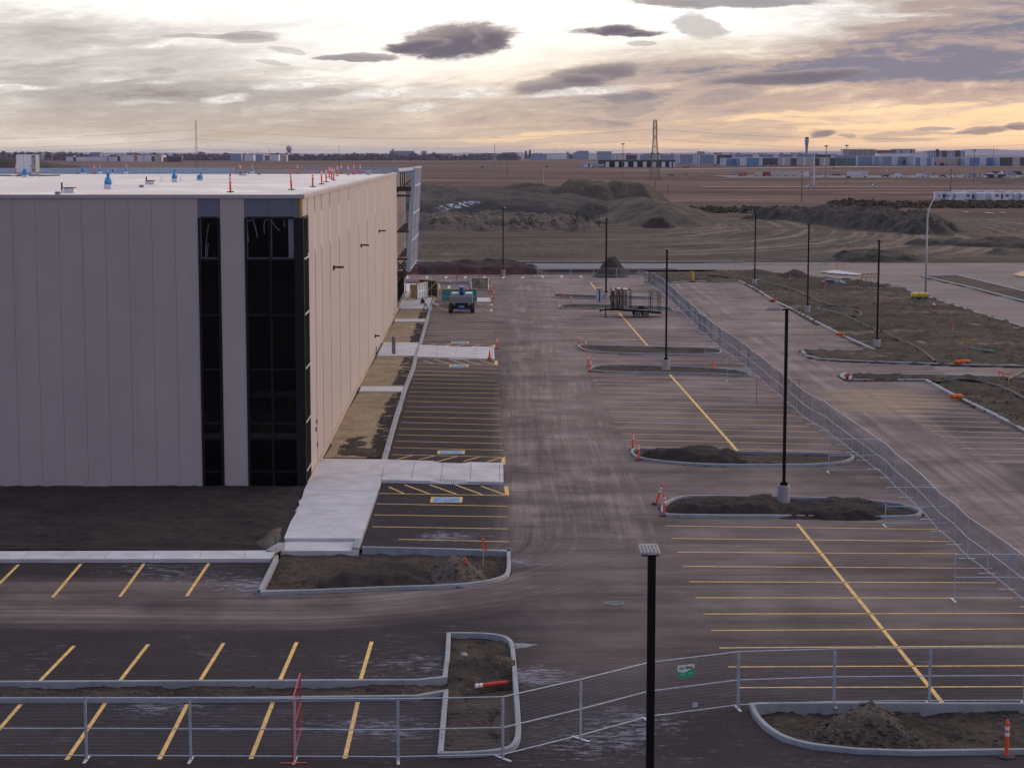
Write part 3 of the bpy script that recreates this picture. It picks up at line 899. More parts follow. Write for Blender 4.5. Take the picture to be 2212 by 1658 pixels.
def clods(o, n, r0, r1, mat, name='clods', par=None):
    co = np.empty(len(o.data.vertices) * 3)
    o.data.vertices.foreach_get('co', co)
    co = co.reshape(-1, 3)
    ok = co[co[:, 2] > co[:, 2].min() + .12]
    mb = MB()
    for c in ok[RNG.integers(0, len(ok), n)]:
        r_ = r0 + (r1 - r0) * RNG.random() ** 3
        q = c + RNG.normal(size=3) * np.array([.04, .04, .0])
        base = len(mb.v)
        m_, k_ = 5, 4
        for i in range(1, k_):
            t = math.pi * i / k_
            for k in range(m_):
                u = 2 * math.pi * k / m_ + i
                j = r_ * RNG.uniform(.7, 1.25)
                mb.add([(q[0] + j * math.sin(t) * math.cos(u), q[1] + j * math.sin(t) * math.sin(u), q[2] + .7 * j * math.cos(t))])
        for i in range(k_ - 2):
            for k in range(m_):
                mb.face([base + i * m_ + k, base + i * m_ + (k + 1) % m_, base + (i + 1) * m_ + (k + 1) % m_, base + (i + 1) * m_ + k])
        mb.face([base + k for k in range(m_)])
        mb.face([base + (k_ - 2) * m_ + k for k in range(m_ - 1, -1, -1)])
    c_ = mb.build(name, mat, par or o)
    c_['kind'] = 'stuff'
    return c_
def ell(cx, cy, rx, ry, n=18, rot=0.0):
    return [(cx + rx * math.cos(t) * math.cos(rot) - ry * math.sin(t) * math.sin(rot),
             cy + rx * math.cos(t) * math.sin(rot) + ry * math.sin(t) * math.cos(rot)) for t in [2 * math.pi * k / n for k in range(n)]]

# ---------------------------------------------------------------- kerbs
def chaikin(pts, it=1, closed=True):
    for _ in range(it):
        q = []
        n = len(pts)
        for k in range(n if closed else n - 1):
            a, b = pts[k], pts[(k + 1) % n]
            q.append((a[0] * .75 + b[0] * .25, a[1] * .75 + b[1] * .25))
            q.append((a[0] * .25 + b[0] * .75, a[1] * .25 + b[1] * .75))
        if not closed:
            q = [pts[0]] + q + [pts[-1]]
        pts = q
    return pts
def area2(p):
    return sum(p[k][0] * p[(k + 1) % len(p)][1] - p[(k + 1) % len(p)][0] * p[k][1] for k in range(len(p)))
def kerb_mesh(path, closed, inward, wd=0.17, ht=0.15, z0=0.0, joint=2.4, deep=0.5):
    """sweep of a kerb section; inward = +1 when the planted side lies to the left of the path"""
    mb = MB()
    # resample so that joints show
    prof = [(0.0, -0.03), (0.015, ht - 0.02), (0.04, ht), (wd - 0.02, ht), (wd, ht - 0.02), (wd, -deep)]
    n = len(path)
    rows = []
    for k in range(n):
        if closed:
            a, b, c = path[k - 1], path[k], path[(k + 1) % n]
        else:
            a, b, c = path[max(k - 1, 0)], path[k], path[min(k + 1, n - 1)]
        t1 = Vector((b[0] - a[0], b[1] - a[1])) if (closed or k > 0) else Vector((c[0] - b[0], c[1] - b[1]))
        t2 = Vector((c[0] - b[0], c[1] - b[1])) if (closed or k < n - 1) else t1
        t1.normalize()
        t2.normalize()
        n1 = Vector((-t1.y, t1.x)) * inward
        n2 = Vector((-t2.y, t2.x)) * inward
        m = (n1 + n2)
        if m.length < 1e-4:
            m = n1
        m.normalize()
        m = m / max(0.45, m.dot(n1))
        rows.append([(b[0] + m.x * o, b[1] + m.y * o, z0 + z) for o, z in prof])
    np_ = len(prof)
    base = len(mb.v)
    for r in rows:
        mb.add(r)
    for k in range(n if closed else n - 1):
        k2 = (k + 1) % n
        for j in range(np_ - 1):
            mb.face([base + k * np_ + j, base + k2 * np_ + j, base + k2 * np_ + j + 1, base + k * np_ + j + 1])
    if not closed:
        mb.face([base + j for j in range(np_)])
        mb.face([base + (n - 1) * np_ + j for j in range(np_ - 1, -1, -1)])
    # joints: thin dark slots laid over the section
    return mb
def kerb_joints(path, closed, inward, every=2.4, wd=0.20, ht=0.15):
    mb = MB()
    acc = every * 0.6
    n = len(path)
    for k in range(n if closed else n - 1):
        a, b = Vector((path[k][0], path[k][1])), Vector((path[(k + 1) % n][0], path[(k + 1) % n][1]))
        L = (b - a).length
        if L < 1e-4:
            continue
        t = (b - a) / L
        nn = Vector((-t.y, t.x)) * inward
        while acc < L:
            p = a + t * acc
            q0, q1 = p - nn * 0.004, p + nn * (wd + 0.001)
            e = t * 0.007
            mb.quad([(q0.x - e.x, q0.y - e.y, 0.01), (q0.x + e.x, q0.y + e.y, 0.01), (q0.x + e.x + nn.x * .016, q0.y + e.y + nn.y * .016, ht - .015), (q0.x - e.x + nn.x * .016, q0.y - e.y + nn.y * .016, ht - .015)])
            s0 = p + nn * 0.042
            s1 = p + nn * (wd - 0.022)
            mb.quad([(s0.x - e.x, s0.y - e.y, ht + .003), (s0.x + e.x, s0.y + e.y, ht + .003), (s1.x + e.x, s1.y + e.y, ht + .003), (s1.x - e.x, s1.y - e.y, ht + .003)])
            acc += every
        acc -= L
    return mb
def island(name, label, cat, outline, mat, smooth=0, kerb=None, step=0.22, relief=0.05, lvl=0.03, heaps=(), group=None, kind=None, joints=True, ht=0.15, wd=0.17, seed=2.0, hole=False, stones=0, big=.08):
    """a kerbed bed: kerb (part) round soil (part).  kerb: slice of the outline that carries a kerb, None = all round"""
    pts = [(p[0], p[1]) for p in outline]
    if smooth:
        pts = chaikin(pts, smooth)
    inward = 1 if area2(pts) > 0 else -1
    if hole:
        HOLES.append(pts)
    cx, cy = sum(p[0] for p in pts) / len(pts), sum(p[1] for p in pts) / len(pts)
    root = thing(name, label, cat, (0, 0, 0), 0, group)
    if kind:
        root['kind'] = kind
    paths = [(pts, True)] if kerb is None else [([(p[0], p[1]) for p in k], False) for k in kerb]
    for path, cl in paths:
        if not len(path):
            continue
        kb = kerb_mesh(path, cl, inward, wd, ht)
        if joints:
            kb.cur = 1
            jm = kerb_joints(path, cl, inward, wd=wd, ht=ht)
            off = len(kb.v)
            kb.v += jm.v
            for f in jm.f:
                kb.face([i + off for i in f])
        kb.build('kerb', [M['kerb'], M['gap']], root)
    xs, ys = [p[0] for p in pts], [p[1] for p in pts]
    def hf(X, Y):
        h = lvl + relief * fbm(X * 0.9, Y * 0.9, 5, 0.6, seed=seed) + relief * 0.6 * fbm(X * 4, Y * 4, 4, 0.6, seed=seed + 4)
        for (hx, hy, rx, ry, hh) in heaps:
            d = np.sqrt(((X - hx) / rx) ** 2 + ((Y - hy) / ry) ** 2) + 0.35 * fbm(X * 1.1, Y * 1.1, 4, seed=seed + hx)
            h = h + hh * np.clip(1.15 - d, 0, 1) ** 1.1
        dd = seg_dist(X, Y, pts)
        return np.where(dd < 0.1, np.minimum(h, 0.10), h)
    so = grid_area(min(xs), max(xs), min(ys), max(ys), step, hf, 'soil', mat, lambda X, Y: seg_dist(X, Y, pts) > 0.10)
    so.parent = root
    if stones:
        clods(so, stones, .015 if big < .1 else .05, big, M['grey_soil'] if big < .1 else M['brown_soil'], 'stones', root)
    return root

HOLES = []
# corner bed in front of the walkway
I1 = GP(D(zK, (186, 300), (68, 540), (420, 528), (900, 508), (1350, 494), (1560, 470), (1680, 440), (1722, 405), (1718, 262), (1200, 250), (760, 240)))
I1c = [(p.x, p.y) for p in I1]
island('planting_bed', 'kerbed corner bed at the walkway end with dark topsoil and a pale gravel heap', 'planting bed',
       I1c[:11] + [(G(690, 1186).x, G(690, 1186).y), (G(612, 1186).x, G(612, 1186).y)], M['brown_soil'], kerb=[I1c[:2] + I1c[1:4] + chaikin(I1c[3:9], 2, False)[1:] + I1c[8:]], step=0.12, relief=0.10, lvl=-0.15, seed=4, hole=True, stones=600)
tag(mound('soil_heap', [(p.x, p.y) for p in GP(D(zK, (470, 470), (640, 400), (850, 345), (1080, 350), (1190, 400), (1200, 480), (900, 500), (600, 510)))], 0.40, 1.1, M['topsoil'], 0.10, 0.06, 1.6, 0.04, 3.0),
    'low dark topsoil heap in the middle of the corner bed', 'soil heap')
hp = tag(mound('soil_heap', [(p.x, p.y) for p in GP(D(zK, (1150, 420), (1230, 350), (1380, 330), (1520, 370), (1570, 430), (1480, 480), (1300, 490)))], 0.62, 1.1, M['grey_soil'], 0.09, 0.16, 1.9, 0.04, 6.0),
    'pale brown cloddy soil heap with an orange stake at the corner bed', 'soil heap')
clods(hp, 420, .02, .10, M['grey_soil'])
# T-shaped median and its wide end
T = D(zK, (1300, 800), (1290, 960), (1272, 1088))
med_t = [G(*p) for p in T] + [G(900, 1474.0), G(500, 1476), G(0, 1478), G(-160, 1479)]
med_b = [G(-160, 1518), G(0, 1518), G(500, 1517), G(900, 1512)] + GP(D(zK, (1278, 1190), (1258, 1400), (1240, 1590)))
endc = GP(D(zK, (1240, 1592), (1420, 1592), (1620, 1578), (1730, 1555), (1782, 1505), (1790, 1400), (1770, 1150), (1750, 900), (1735, 850), (1690, 822), (1600, 806), (1450, 800), (1300, 800)))
endc = [(p.x, p.y) for p in endc]
endr = chaikin(endc, 2, False)
mt, mbm = [(p.x, p.y) for p in med_t], [(p.x, p.y) for p in med_b]
pit = G(*zK(1610, 1180))
island('planting_bed', 'T-shaped kerbed median with a dug gravel pit at its wide end', 'planting bed', mt + mbm + endr, M['brown_soil'],
       kerb=[mbm + endr[1:-1] + mt], step=0.11, relief=0.10, lvl=-0.06, seed=7, hole=True, stones=900,
       heaps=[(G(*zK(1600, 1010)).x, G(*zK(1600, 1010)).y, 1.3, 1.1, 0.50), (pit.x + .35, pit.y + .2, 1.3, 1.3, -1.6), (G(*zK(1690, 1330)).x, G(*zK(1690, 1330)).y, 0.5, 1.9, -0.8), (G(*zK(1430, 1100)).x, G(*zK(1430, 1100)).y, 0.6, 1.5, 0.22)])
BEDLAB = [
 ('A', 'nearest long kerbed bed across the aisle with dark topsoil and a lamp pedestal', zI,
  [(583, 1225), (590, 1262), (640, 1278), (1000, 1282), (1400, 1283), (2050, 1290), (2300, 1288), (2365, 1262), (2330, 1235), (2200, 1195), (1900, 1168), (1470, 1152), (800, 1143), (690, 1155), (610, 1190)], 'topsoil'),
 ('B', 'second kerbed bed across the aisle, half dark topsoil and half gravel', zI,
  [(380, 835), (390, 862), (440, 892), (600, 915), (900, 937), (1400, 940), (1700, 932), (1850, 914), (1900, 886), (1890, 868), (1850, 861), (1500, 850), (1100, 845), (600, 830), (420, 822)], 'brown_soil'),
 ('C', 'kerbed bed round the second lamp pedestal with bare brown soil', zI,
  [(100, 275), (105, 297), (300, 308), (600, 312), (900, 318), (1190, 332), (1205, 320), (1160, 303), (1080, 287), (650, 264), (250, 255), (150, 262)], 'brown_soil'),
 ('D', 'kerbed bed with no lamp just behind the one round the second pedestal', zI,
  [(20, 125), (40, 142), (90, 165), (300, 180), (650, 187), (900, 187), (990, 181), (1008, 167), (990, 150), (900, 142), (500, 132), (100, 122)], 'brown_soil'),
 ('E', 'kerbed bed behind the black trailer wheels', zF,
  [(270, 570), (290, 590), (500, 597), (900, 599), (1300, 603), (1520, 620), (1530, 605), (1480, 582), (1000, 562), (600, 548), (320, 550)], 'brown_soil'),
 ('F', 'kerbed bed round the lamp pedestal beyond the black trailer', zF,
  [(205, 450), (230, 470), (330, 484), (700, 491), (1100, 491), (1350, 487), (1360, 476), (1100, 466), (700, 456), (300, 440), (220, 440)], 'brown_soil')]
for k, (nm, lab, z_, pts, mat) in enumerate(BEDLAB):
    W = [(p.x, p.y) for p in GP(D(z_, *pts))]
    island('planting_bed', lab, 'planting bed', W, M[mat], 1, step=0.2, relief=0.09, lvl=0.0, seed=k * 3.1, hole=True, stones=260, group='kerbed beds between the parking rows')
def heap(label, z_, pts, h, wdt, mat, step, rough, rsc, seed, base=0.02, ridge=0.0):
    return tag(mound('soil_heap', [(p.x, p.y) for p in GP(D(z_, *pts))], h, wdt, M[mat], step, rough, rsc, base, seed, ridge), label, 'soil heap')
heap('flattened dark topsoil heap left of the near lamp pedestal', zI, [(625, 1240), (760, 1165), (1000, 1160), (1360, 1150), (1400, 1200), (1380, 1262), (1000, 1262), (700, 1262)], 0.30, 0.7, 'topsoil', 0.12, 0.16, 1.1, 2.0)
heap('dark topsoil heap spilling over the kerb right of the near lamp pedestal', zI, [(1400, 1285), (1450, 1215), (1700, 1170), (1950, 1180), (2150, 1220), (2180, 1262), (2040, 1300), (1700, 1298)], 0.32, 0.7, 'topsoil', 0.12, 0.16, 1.1, 5.0)
heap('dark topsoil heap on the left half of the second kerbed bed', zI, [(440, 868), (530, 842), (700, 845), (1000, 838), (1110, 870), (1170, 908), (950, 918), (600, 892)], 0.42, 0.8, 'topsoil', 0.14, 0.16, 1.0, 8.0)
# near right bed
G2 = [(p.x, p.y) for p in GP(D(zL, (340, 1262), (362, 1330), (440, 1415), (560, 1490), (750, 1538), (1050, 1568), (1400, 1580), (2126, 1570), (2800, 1562), (2800, 1258), (2126, 1260), (1400, 1258), (900, 1256), (420, 1258)))]
island('planting_bed', 'nearest kerbed bed with a curved end and a heap of stony soil', 'planting bed', G2, M['brown_soil'], kerb=[[G2[9]] + G2[10:] + chaikin(G2[:6], 2, False) + G2[6:9]], step=0.10, relief=0.14, lvl=-0.16, seed=12, hole=True, stones=500)
hp = heap('cloddy grey soil heap in the nearest curved bed', zL, [(690, 1490), (800, 1400), (980, 1345), (1180, 1340), (1330, 1400), (1470, 1500), (1300, 1520), (950, 1525)], 0.62, 1.0, 'grey_soil', 0.07, 0.22, 2.2, 3.3)

clods(hp, 700, .02, .11, M['grey_soil'])
# long earth verges on the right and the roadway islands
def wv(z_, *pts):
    return [(p.x, p.y) for p in GP(D(z_, *pts))]
V1k = wv(zG, (-330, 262), (0, 243), (283, 240), (390, 292), (520, 377), (640, 432), (800, 518), (980, 612), (1185, 705))
V1b = wv(zG, (1050, 710), (760, 712), (705, 718), (735, 750), (830, 772), (1000, 783), (1250, 792), (1620, 804), (1900, 813), (2211, 820), (2800, 830))
V1r = wv(zG, (2800, 735), (2211, 548), (1900, 455), (1650, 372), (1400, 292), (1180, 246), (1000, 228), (810, 218))
V1t = wv(zG, (540, 190), (410, 165), (0, 180), (-330, 190))
island('earth_verge', 'long bare earth verge with a black hose between the right lot and the diagonal road', 'verge', V1k + V1b + V1r + V1t, M['dirt'],
       kerb=[V1k + V1b, V1r], step=0.5, relief=0.34, lvl=0.12, kind='structure', joints=False, wd=0.3, seed=21, stones=1100, big=.12)
V2 = wv(zG, (2800, 905), (2211, 893), (1700, 878), (1100, 868), (990, 866), (962, 880), (985, 903), (1040, 914), (1540, 914), (1700, 1002), (1980, 1138), (2211, 1260), (2800, 1580))
island('earth_verge', 'bare earth verge with a thick hose beside the right-hand stalls', 'verge', V2, M['dirt'], kerb=[V2], step=0.3, relief=0.26, lvl=0.10, kind='structure', joints=False, wd=0.3, seed=25, stones=700, big=.11)
TI = wv(zD, (1275, 1455), (1630, 1450), (1800, 1490), (2211, 1590), (2900, 1755), (2900, 1850), (2211, 1685), (1700, 1552))
island('traffic_island', 'long grey kerbed traffic island with bare soil in the diagonal road', 'traffic island', TI, M['dirt'], step=0.5, relief=0.08, lvl=0.05, joints=False, wd=0.35, seed=30)
TI2 = wv(zD, (385, 1418), (520, 1405), (690, 1430), (780, 1440), (690, 1448), (480, 1432))
island('traffic_island', 'small pale concrete traffic island with an orange post on the far road', 'traffic island', TI2, M['concrete'], step=0.4, relief=0.01, lvl=0.14, joints=False, wd=0.3, seed=33)
TI3 = wv(zD, (2120, 1440), (2190, 1415), (2350, 1412), (2350, 1462), (2180, 1462))
island('traffic_island', 'low concrete island with a yellow mat cut by the right edge of the photo', 'traffic island', TI3, M['goldfilm'], step=0.4, relief=0.10, lvl=0.12, joints=False, wd=0.5, seed=35)
PL = wv(zS, (1480, 210), (1500, 470), (1950, 500), (1950, 215))
island('planting_bed', 'small square kerbed bed under a soil heap behind the lift', 'planting bed', PL, M['brown_soil'], step=0.3, relief=0.05, lvl=0.03, joints=False)
heap('steep grey soil heap in the square bed behind the lift', zS, [(1500, 450), (1530, 330), (1700, 240), (1860, 260), (1900, 400), (1880, 460), (1600, 480)], 1.3, 2.2, 'stockpile', 0.15, 0.2, 1.0, 4.0)
md = wv(zE, (480, 388), (480, 412), (1380, 412), (1380, 386))
island('planting_bed', 'thin kerbed median between the far parking rows beside the entrance', 'planting bed', md, M['topsoil'], step=0.5, relief=0.03, lvl=0.04, joints=False)
tag(mound('soil_windrow', wv(zE, (480, 270), (480, 215), (1100, 185), (1500, 165), (2100, 170), (2300, 185), (2300, 250), (1500, 272)), 1.0, 3.0, M['topsoil'], 0.5, 0.45, 0.4, -0.1, 2.2, 0.6), 'long dark topsoil windrow beside the far road', 'soil heap')
tag(mound('soil_heap', wv(zF, (640, 240), (760, 200), (850, 180), (1000, 185), (1120, 215), (1000, 250), (750, 258)), 3.0, 5.0, M['topsoil'], 0.4, 0.3, 0.5, -0.1, 1.2), 'dark pointed topsoil heap behind the far fence', 'soil heap')
# kerb lines along the far road
for nm, y, x0, x1, mt_ in (('kerb', 581.5, 880, 1460, 'kerb'), ('kerb', 566.5, 860, 1610, 'kerb'), ('kerb', 571.0, 1600, 1835, 'concrete')):
    a, b = G(x0, y), G(x1, y)
    struct(kerb_mesh([(a.x, a.y), (b.x, b.y)], False, 1, 0.5, 0.18).build(nm, M[mt_]))

from mathutils.geometry import tessellate_polygon
outer = [Vector((x, y, 0)) for x, y in [(-75, 35), (33.6, 35), (33.6, 273), (-75, 273)]]
rings = [outer] + [[Vector((p[0], p[1], 0)) for p in (h if area2(h) < 0 else h[::-1])] for h in HOLES]
tris = tessellate_polygon(rings)
allp = [p for r_ in rings for p in r_]
struct(sheet('parking_lot', [tuple(p) for p in allp], [tuple(t) for t in tris], M['asphalt'], smooth=False))

# ================================================================ painted markings (sheets 4 mm over the asphalt)
def stripes(name, segs, mat, wd=0.11, z=0.004):
    mb = MB()
    for s in segs:
        p, q = s[0], s[1]
        w2 = s[2] if len(s) > 2 else wd
        t = (q - p)
        t.z = 0
        t.normalize()
        nn = Vector((-t.y, t.x, 0)) * w2 / 2
        N = max(1, int((q - p).length / 6))
        for k in range(N):
            a, b = p.lerp(q, k / N), p.lerp(q, (k + 1) / N)
            mb.quad([(a.x - nn.x, a.y - nn.y, z), (b.x - nn.x, b.y - nn.y, z), (b.x + nn.x, b.y + nn.y, z), (a.x + nn.x, a.y + nn.y, z)])
    return struct(mb.build(name, mat))
def SG(z_, *segs):
    return [tuple([G(*z_(s[0], s[1])), G(*z_(s[2], s[3]))] + list(s[4:])) for s in segs]
def SD(*segs):
    return [tuple([G(s[0], s[1]), G(s[2], s[3])] + list(s[4:])) for s in segs]
L1 = [(1310, 15, 1943, 30), (1300, 45, 1945, 60), (1293, 77, 1945, 93), (1285, 109, 1947, 124), (1275, 143, 1948, 155), (1262, 178, 1952, 190), (1250, 211, 1957, 228),
      (1241, 250, 1960, 265), (1232, 290, 1962, 304), (1222, 328, 1964, 345), (1212, 370, 1967, 387), (1197, 413, 1970, 432), (1185, 460, 1973, 478), (1172, 508, 1978, 525),
      (1157, 557, 1980, 576), (1141, 607, 1983, 627), (1127, 661, 1990, 680)]
L2 = [(1030, 960, 2022, 976), (1010, 1040, 2018, 1058), (990, 1125, 2020, 1140), (975, 1216, 2027, 1233), (1182, 1313, 2030, 1332),
      (1105, 910, 1220, 962), (1225, 893, 1420, 964), (1420, 893, 1625, 966), (1615, 893, 1825, 970), (1815, 903, 2010, 974), (2008, 905, 2016, 976, 0.2),
      (1165, 697, 1285, 668), (1335, 700, 1465, 668), (1465, 718, 1640, 672), (1680, 712, 1815, 676), (1860, 716, 1985, 680), (1986, 678, 1988, 735, 0.2)]
L3 = [(740, 1437, 865, 1473), (880, 1421, 1100, 1478), (1085, 1421, 1310, 1486), (1290, 1432, 1525, 1494), (1510, 1437, 1720, 1496), (1718, 1440, 1724, 1500, .25), (655, 1468, 1730, 1499),
      (640, 1520, 1735, 1548), (620, 1575, 1740, 1602), (600, 1630, 1742, 1653),
      (825, 1230, 915, 1206), (1030, 1240, 1120, 1210), (1140, 1252, 1300, 1214), (1390, 1250, 1505, 1220), (1600, 1248, 1690, 1228), (1688, 1222, 1690, 1255, .25), (735, 1203, 1690, 1224)]
stripes('bay_lines', SG(zH, *(L1 + L2)) + SG(zE, *L3), M['yellow'])
far = []
for k in range(13):
    v = 1e6 / (2434 + 37.0 * (k + 1))
    yl = 330 + v
    yz = (yl / 0.8848 - 620) * 5.5275
    xl = 735 + (1203 - yz) * (160 / 430.0) + 8
    far.append((xl, yz - 8, 1690 - (1203 - yz) * 0.07, yz + 10))
far += [(920, 715, 1060, 755), (1500, 735, 1655, 770), (1420, 745, 1510, 768), (1655, 745, 1657, 772, .3), (1500, 650, 1655, 690), (1460, 665, 1530, 690), (1655, 672, 1657, 692, .3)]
stripes('bay_lines', SG(zE, *far), M['pale'], 0.12)
mid = []
for (x, y) in [(115, 322), (133, 351), (150, 378), (163, 406), (178, 434), (195, 464), (207, 495), (228, 530), (242, 564), (258, 599), (275, 635), (297, 673), (318, 713), (335, 755), (355, 800)]:
    xr = 1190 + (y - 318) * 1.27
    mid.append((x, y, xr, y + 0.0225 * (xr - x)))
midy = SG(zI, *mid)
stripes('bay_lines', midy[:7], M['pale'])
stripes('bay_lines', midy[7:], M['yellow'])
up = []
for k in range(15):
    v = 1e6 / (2424 + 36.3 * k)
    yz = ((330 + v) / 0.8848 - 620) * 4.422
    f = (yz - 610) / (970 - 610)
    xl, xr = 300 + 150 * f, 1525 + 460 * f
    up.append((xl, yz, xr, yz + 0.0225 * (xr - xl)))
for k in range(7):
    v = 1e6 / (3270 + 37 * k)
    yz = ((330 + v) / 0.8848 - 620) * 4.422
    up.append((300, yz, 1150, yz + 8))
stripes('bay_lines', SG(zF, *up), M['pale'])
stripes('centre_line', SG(zI, (650, 315, 1118, 842)) + SG(zF, (935, 635, 1258, 1006), (625, 308, 690, 386)), M['yellow'], 0.18)
stripes('centre_line', SG(zL, (655, 75, 1607, 1247)), M['yellow'], 0.15)
nearl = [(zI(620, 1335), zL(1560, 110)), (zI(660, 1420), zL(1650, 188)), (zM(475, 22), zL(1700, 268)), (zM(518, 130), zL(1920, 362)), (zM(565, 246), zL(1945, 456)), (zM(615, 367), zL(2050, 555)),
         (zM(675, 490), zL(2500, 654)), (zM(735, 615), zL(2500, 753)), (zM(795, 747), zL(2500, 863)), (zM(860, 891), zL(2500, 992)), (zM(935, 1048), zL(2500, 1128))]
stripes('bay_lines', [(G(*a), G(*b)) for a, b in nearl], M['yellow'])
rr = [(15, 712, 1150, 745), (120, 777, 1290, 815), (235, 846, 1440, 880), (345, 912, 1580, 942), (470, 985, 1720, 1015), (595, 1056, 1850, 1088), (735, 1132, 2060, 1165), (870, 1214, 2250, 1240),
      (1015, 1297, 2500, 1315), (1160, 1386, 2700, 1402), (1325, 1474, 2900, 1490), (1485, 1575, 3100, 1590), (-60, 650, 1000, 690), (-130, 595, 900, 640)]
stripes('bay_lines', SG(zR, *rr), M['pale'])
ur = []
for k in range(32):
    v = 1e6 / (2470 + 34 * k)
    yz = ((330 + v) / 0.8848 - 600) * 2.764
    f = (yz - 250) / 390.0
    ur.append((90 + 560 * f, yz, 290 + 760 * f, yz + 6))
stripes('bay_lines', SG(zG, *ur), M['pale'])
stripes('bay_lines', SD((40, 1219, -30, 1288), (175, 1217, 114, 1289), (311, 1217, 259, 1288), (451, 1216, 403, 1287),
                        (160, 1394, 83, 1473), (320, 1391, 257, 1472), (483, 1388, 431, 1471), (641, 1386, 604, 1470), (803, 1385, 779, 1467),
                        (45, 1520, -60, 1641), (228, 1517, 144, 1640), (405, 1520, 344, 1639), (590, 1515, 542, 1638), (773, 1515, 745, 1637)), M['yellow'], 0.13)
ticks = []
for x in (520, 785, 1045, 1305, 1562, 1822, 2085):
    ticks.append((x - 8 + (1300 - x) * 0.02, 330, x + 8 - (1300 - x) * 0.01, 300, .3))
for x in (820, 1095):
    ticks.append((x, 388, x + 10, 366, .3))
ticks += [(515, 500, 535, 440, .3), (1078, 466, 1090, 430, .3)]
stripes('bay_lines', SG(zE, *ticks) + SG(zF, (103, 232, 118, 256, .3), (305, 228, 325, 256, .3), (513, 228, 535, 258, .3)), M['whitepaint'])

# accessible-bay symbols
def symbol(z_, x0, y0, x1, y1, lab):
    a, b, c, d = G(*z_(x0, y1)), G(*z_(x1, y1)), G(*z_(x1, y0)), G(*z_(x0, y0))
    cen = (a + b + c + d) / 4
    W, H_ = abs(b.x - a.x), abs(d.y - a.y)
    root = thing('accessible_bay_symbol', lab, 'road marking', (cen.x, cen.y, 0))
    root['kind'] = 'structure'
    mb = MB()
    mb.quad([(-W / 2, -H_ / 2, .005), (W / 2, -H_ / 2, .005), (W / 2, H_ / 2, .005), (-W / 2, H_ / 2, .005)])
    mb.build('border', M['yellow'], root)
    mb = MB()
    w2, h2 = W / 2 - 0.14, H_ / 2 - 0.14
    mb.quad([(-w2, -h2, .009), (w2, -h2, .009), (w2, h2, .009), (-w2, h2, .009)])
    mb.build('field', M['bluepaint'], root)
    mb = MB()
    s = h2 * 0.85
    # wheelchair figure lying across the bay (its head to the left)
    T_ = Matrix.Rotation(R(90), 4, 'Z') @ Matrix.Scale(s, 4)
    def pl(pts, w_):
        for p, q in zip(pts[:-1], pts[1:]):
            p, q = Vector((p[0], p[1], 0)), Vector((q[0], q[1], 0))
            t = (q - p).normalized()
            nn = Vector((-t.y, t.x, 0)) * w_ / 2
            mb.quad([T_ @ v for v in (p - nn - t * w_ * .3, q - nn + t * w_ * .3, q + nn + t * w_ * .3, p + nn - t * w_ * .3)])
    pl([(0.22 * math.cos(t) * 2.2 - .1, 0.22 * math.sin(t) * 2.2 - .35) for t in np.linspace(2.0, 6.0, 14)], .16)
    pl([(-.15, .75), (-.12, 0.0), (.42, -.02), (.62, -.62), (.82, -.55)], .18)
    pl([(-.13, .38), (.32, .38)], .14)
    pl([(-.15 + .05 * math.cos(t), 0.98 + .05 * math.sin(t)) for t in np.linspace(0, 6.28, 8)], .16)
    for i in range(len(mb.v)):
        mb.v[i] = (mb.v[i][0], mb.v[i][1], 0.013)
    mb.build('wheelchair_figure', M['whitepaint'], root)
symbol(zH, 1425, 988, 1672, 1030, 'nearest blue and yellow accessible bay symbol below the first concrete crossing')
symbol(zH, 1478, 629, 1690, 656, 'blue and yellow accessible bay symbol just beyond the first concrete crossing')
symbol(zE, 1088, 1490, 1348, 1523, 'blue and yellow accessible bay symbol just before the second concrete crossing')
symbol(zE, 1115, 1181, 1355, 1205, 'farthest accessible bay symbol, beyond the second concrete crossing')

# ================================================================ concrete: walkway, crossings, sidewalks, beds along the wall
def slab(name, pts, z1, mat, z0=-0.05, parent=None):
    mb = MB()
    mb.prism([(p[0], p[1]) for p in pts], z0, z1)
    o = mb.build(name, mat, parent)
    return o
def joints(name, segs, z, parent=None, wd=0.02):
    mb = MB()
    for p, q in segs:
        p, q = Vector((p[0], p[1], 0)), Vector((q[0], q[1], 0))
        t = (q - p).normalized()
        nn = Vector((-t.y, t.x, 0)) * wd / 2
        mb.quad([(p.x - nn.x, p.y - nn.y, z), (q.x - nn.x, q.y - nn.y, z), (q.x + nn.x, q.y + nn.y, z), (p.x + nn.x, p.y + nn.y, z)])
    return mb.build(name, M['gap'], parent)
WZ = 0.16
wk = GP(D(zH, (295, 1305), (888, 1305), (1040, 875), (1080, 697), (594, 690), (508, 800), (452, 930), (440, 972), (432, 1000), (408, 1020), (415, 1048), (380, 1095), (400, 1085), (378, 1125), (345, 1180)), WZ)
struct(slab('walkway', wk, WZ, M['concrete']))
jn = []
for (y, xa, xb) in [(800, 515, 1050), (935, 455, 1020)]:
    jn.append((G(*zH(xa, y), WZ), G(*zH(xb, y), WZ)))
struct(joints('walkway_joints', jn, WZ + 0.003, wd=.03))
lw = GP(D(zH, (268, 1402), (870, 1402), (892, 1330), (300, 1330)), 0.02)
struct(slab('walkway_landing', lw, 0.02, M['concrete'], -0.4))
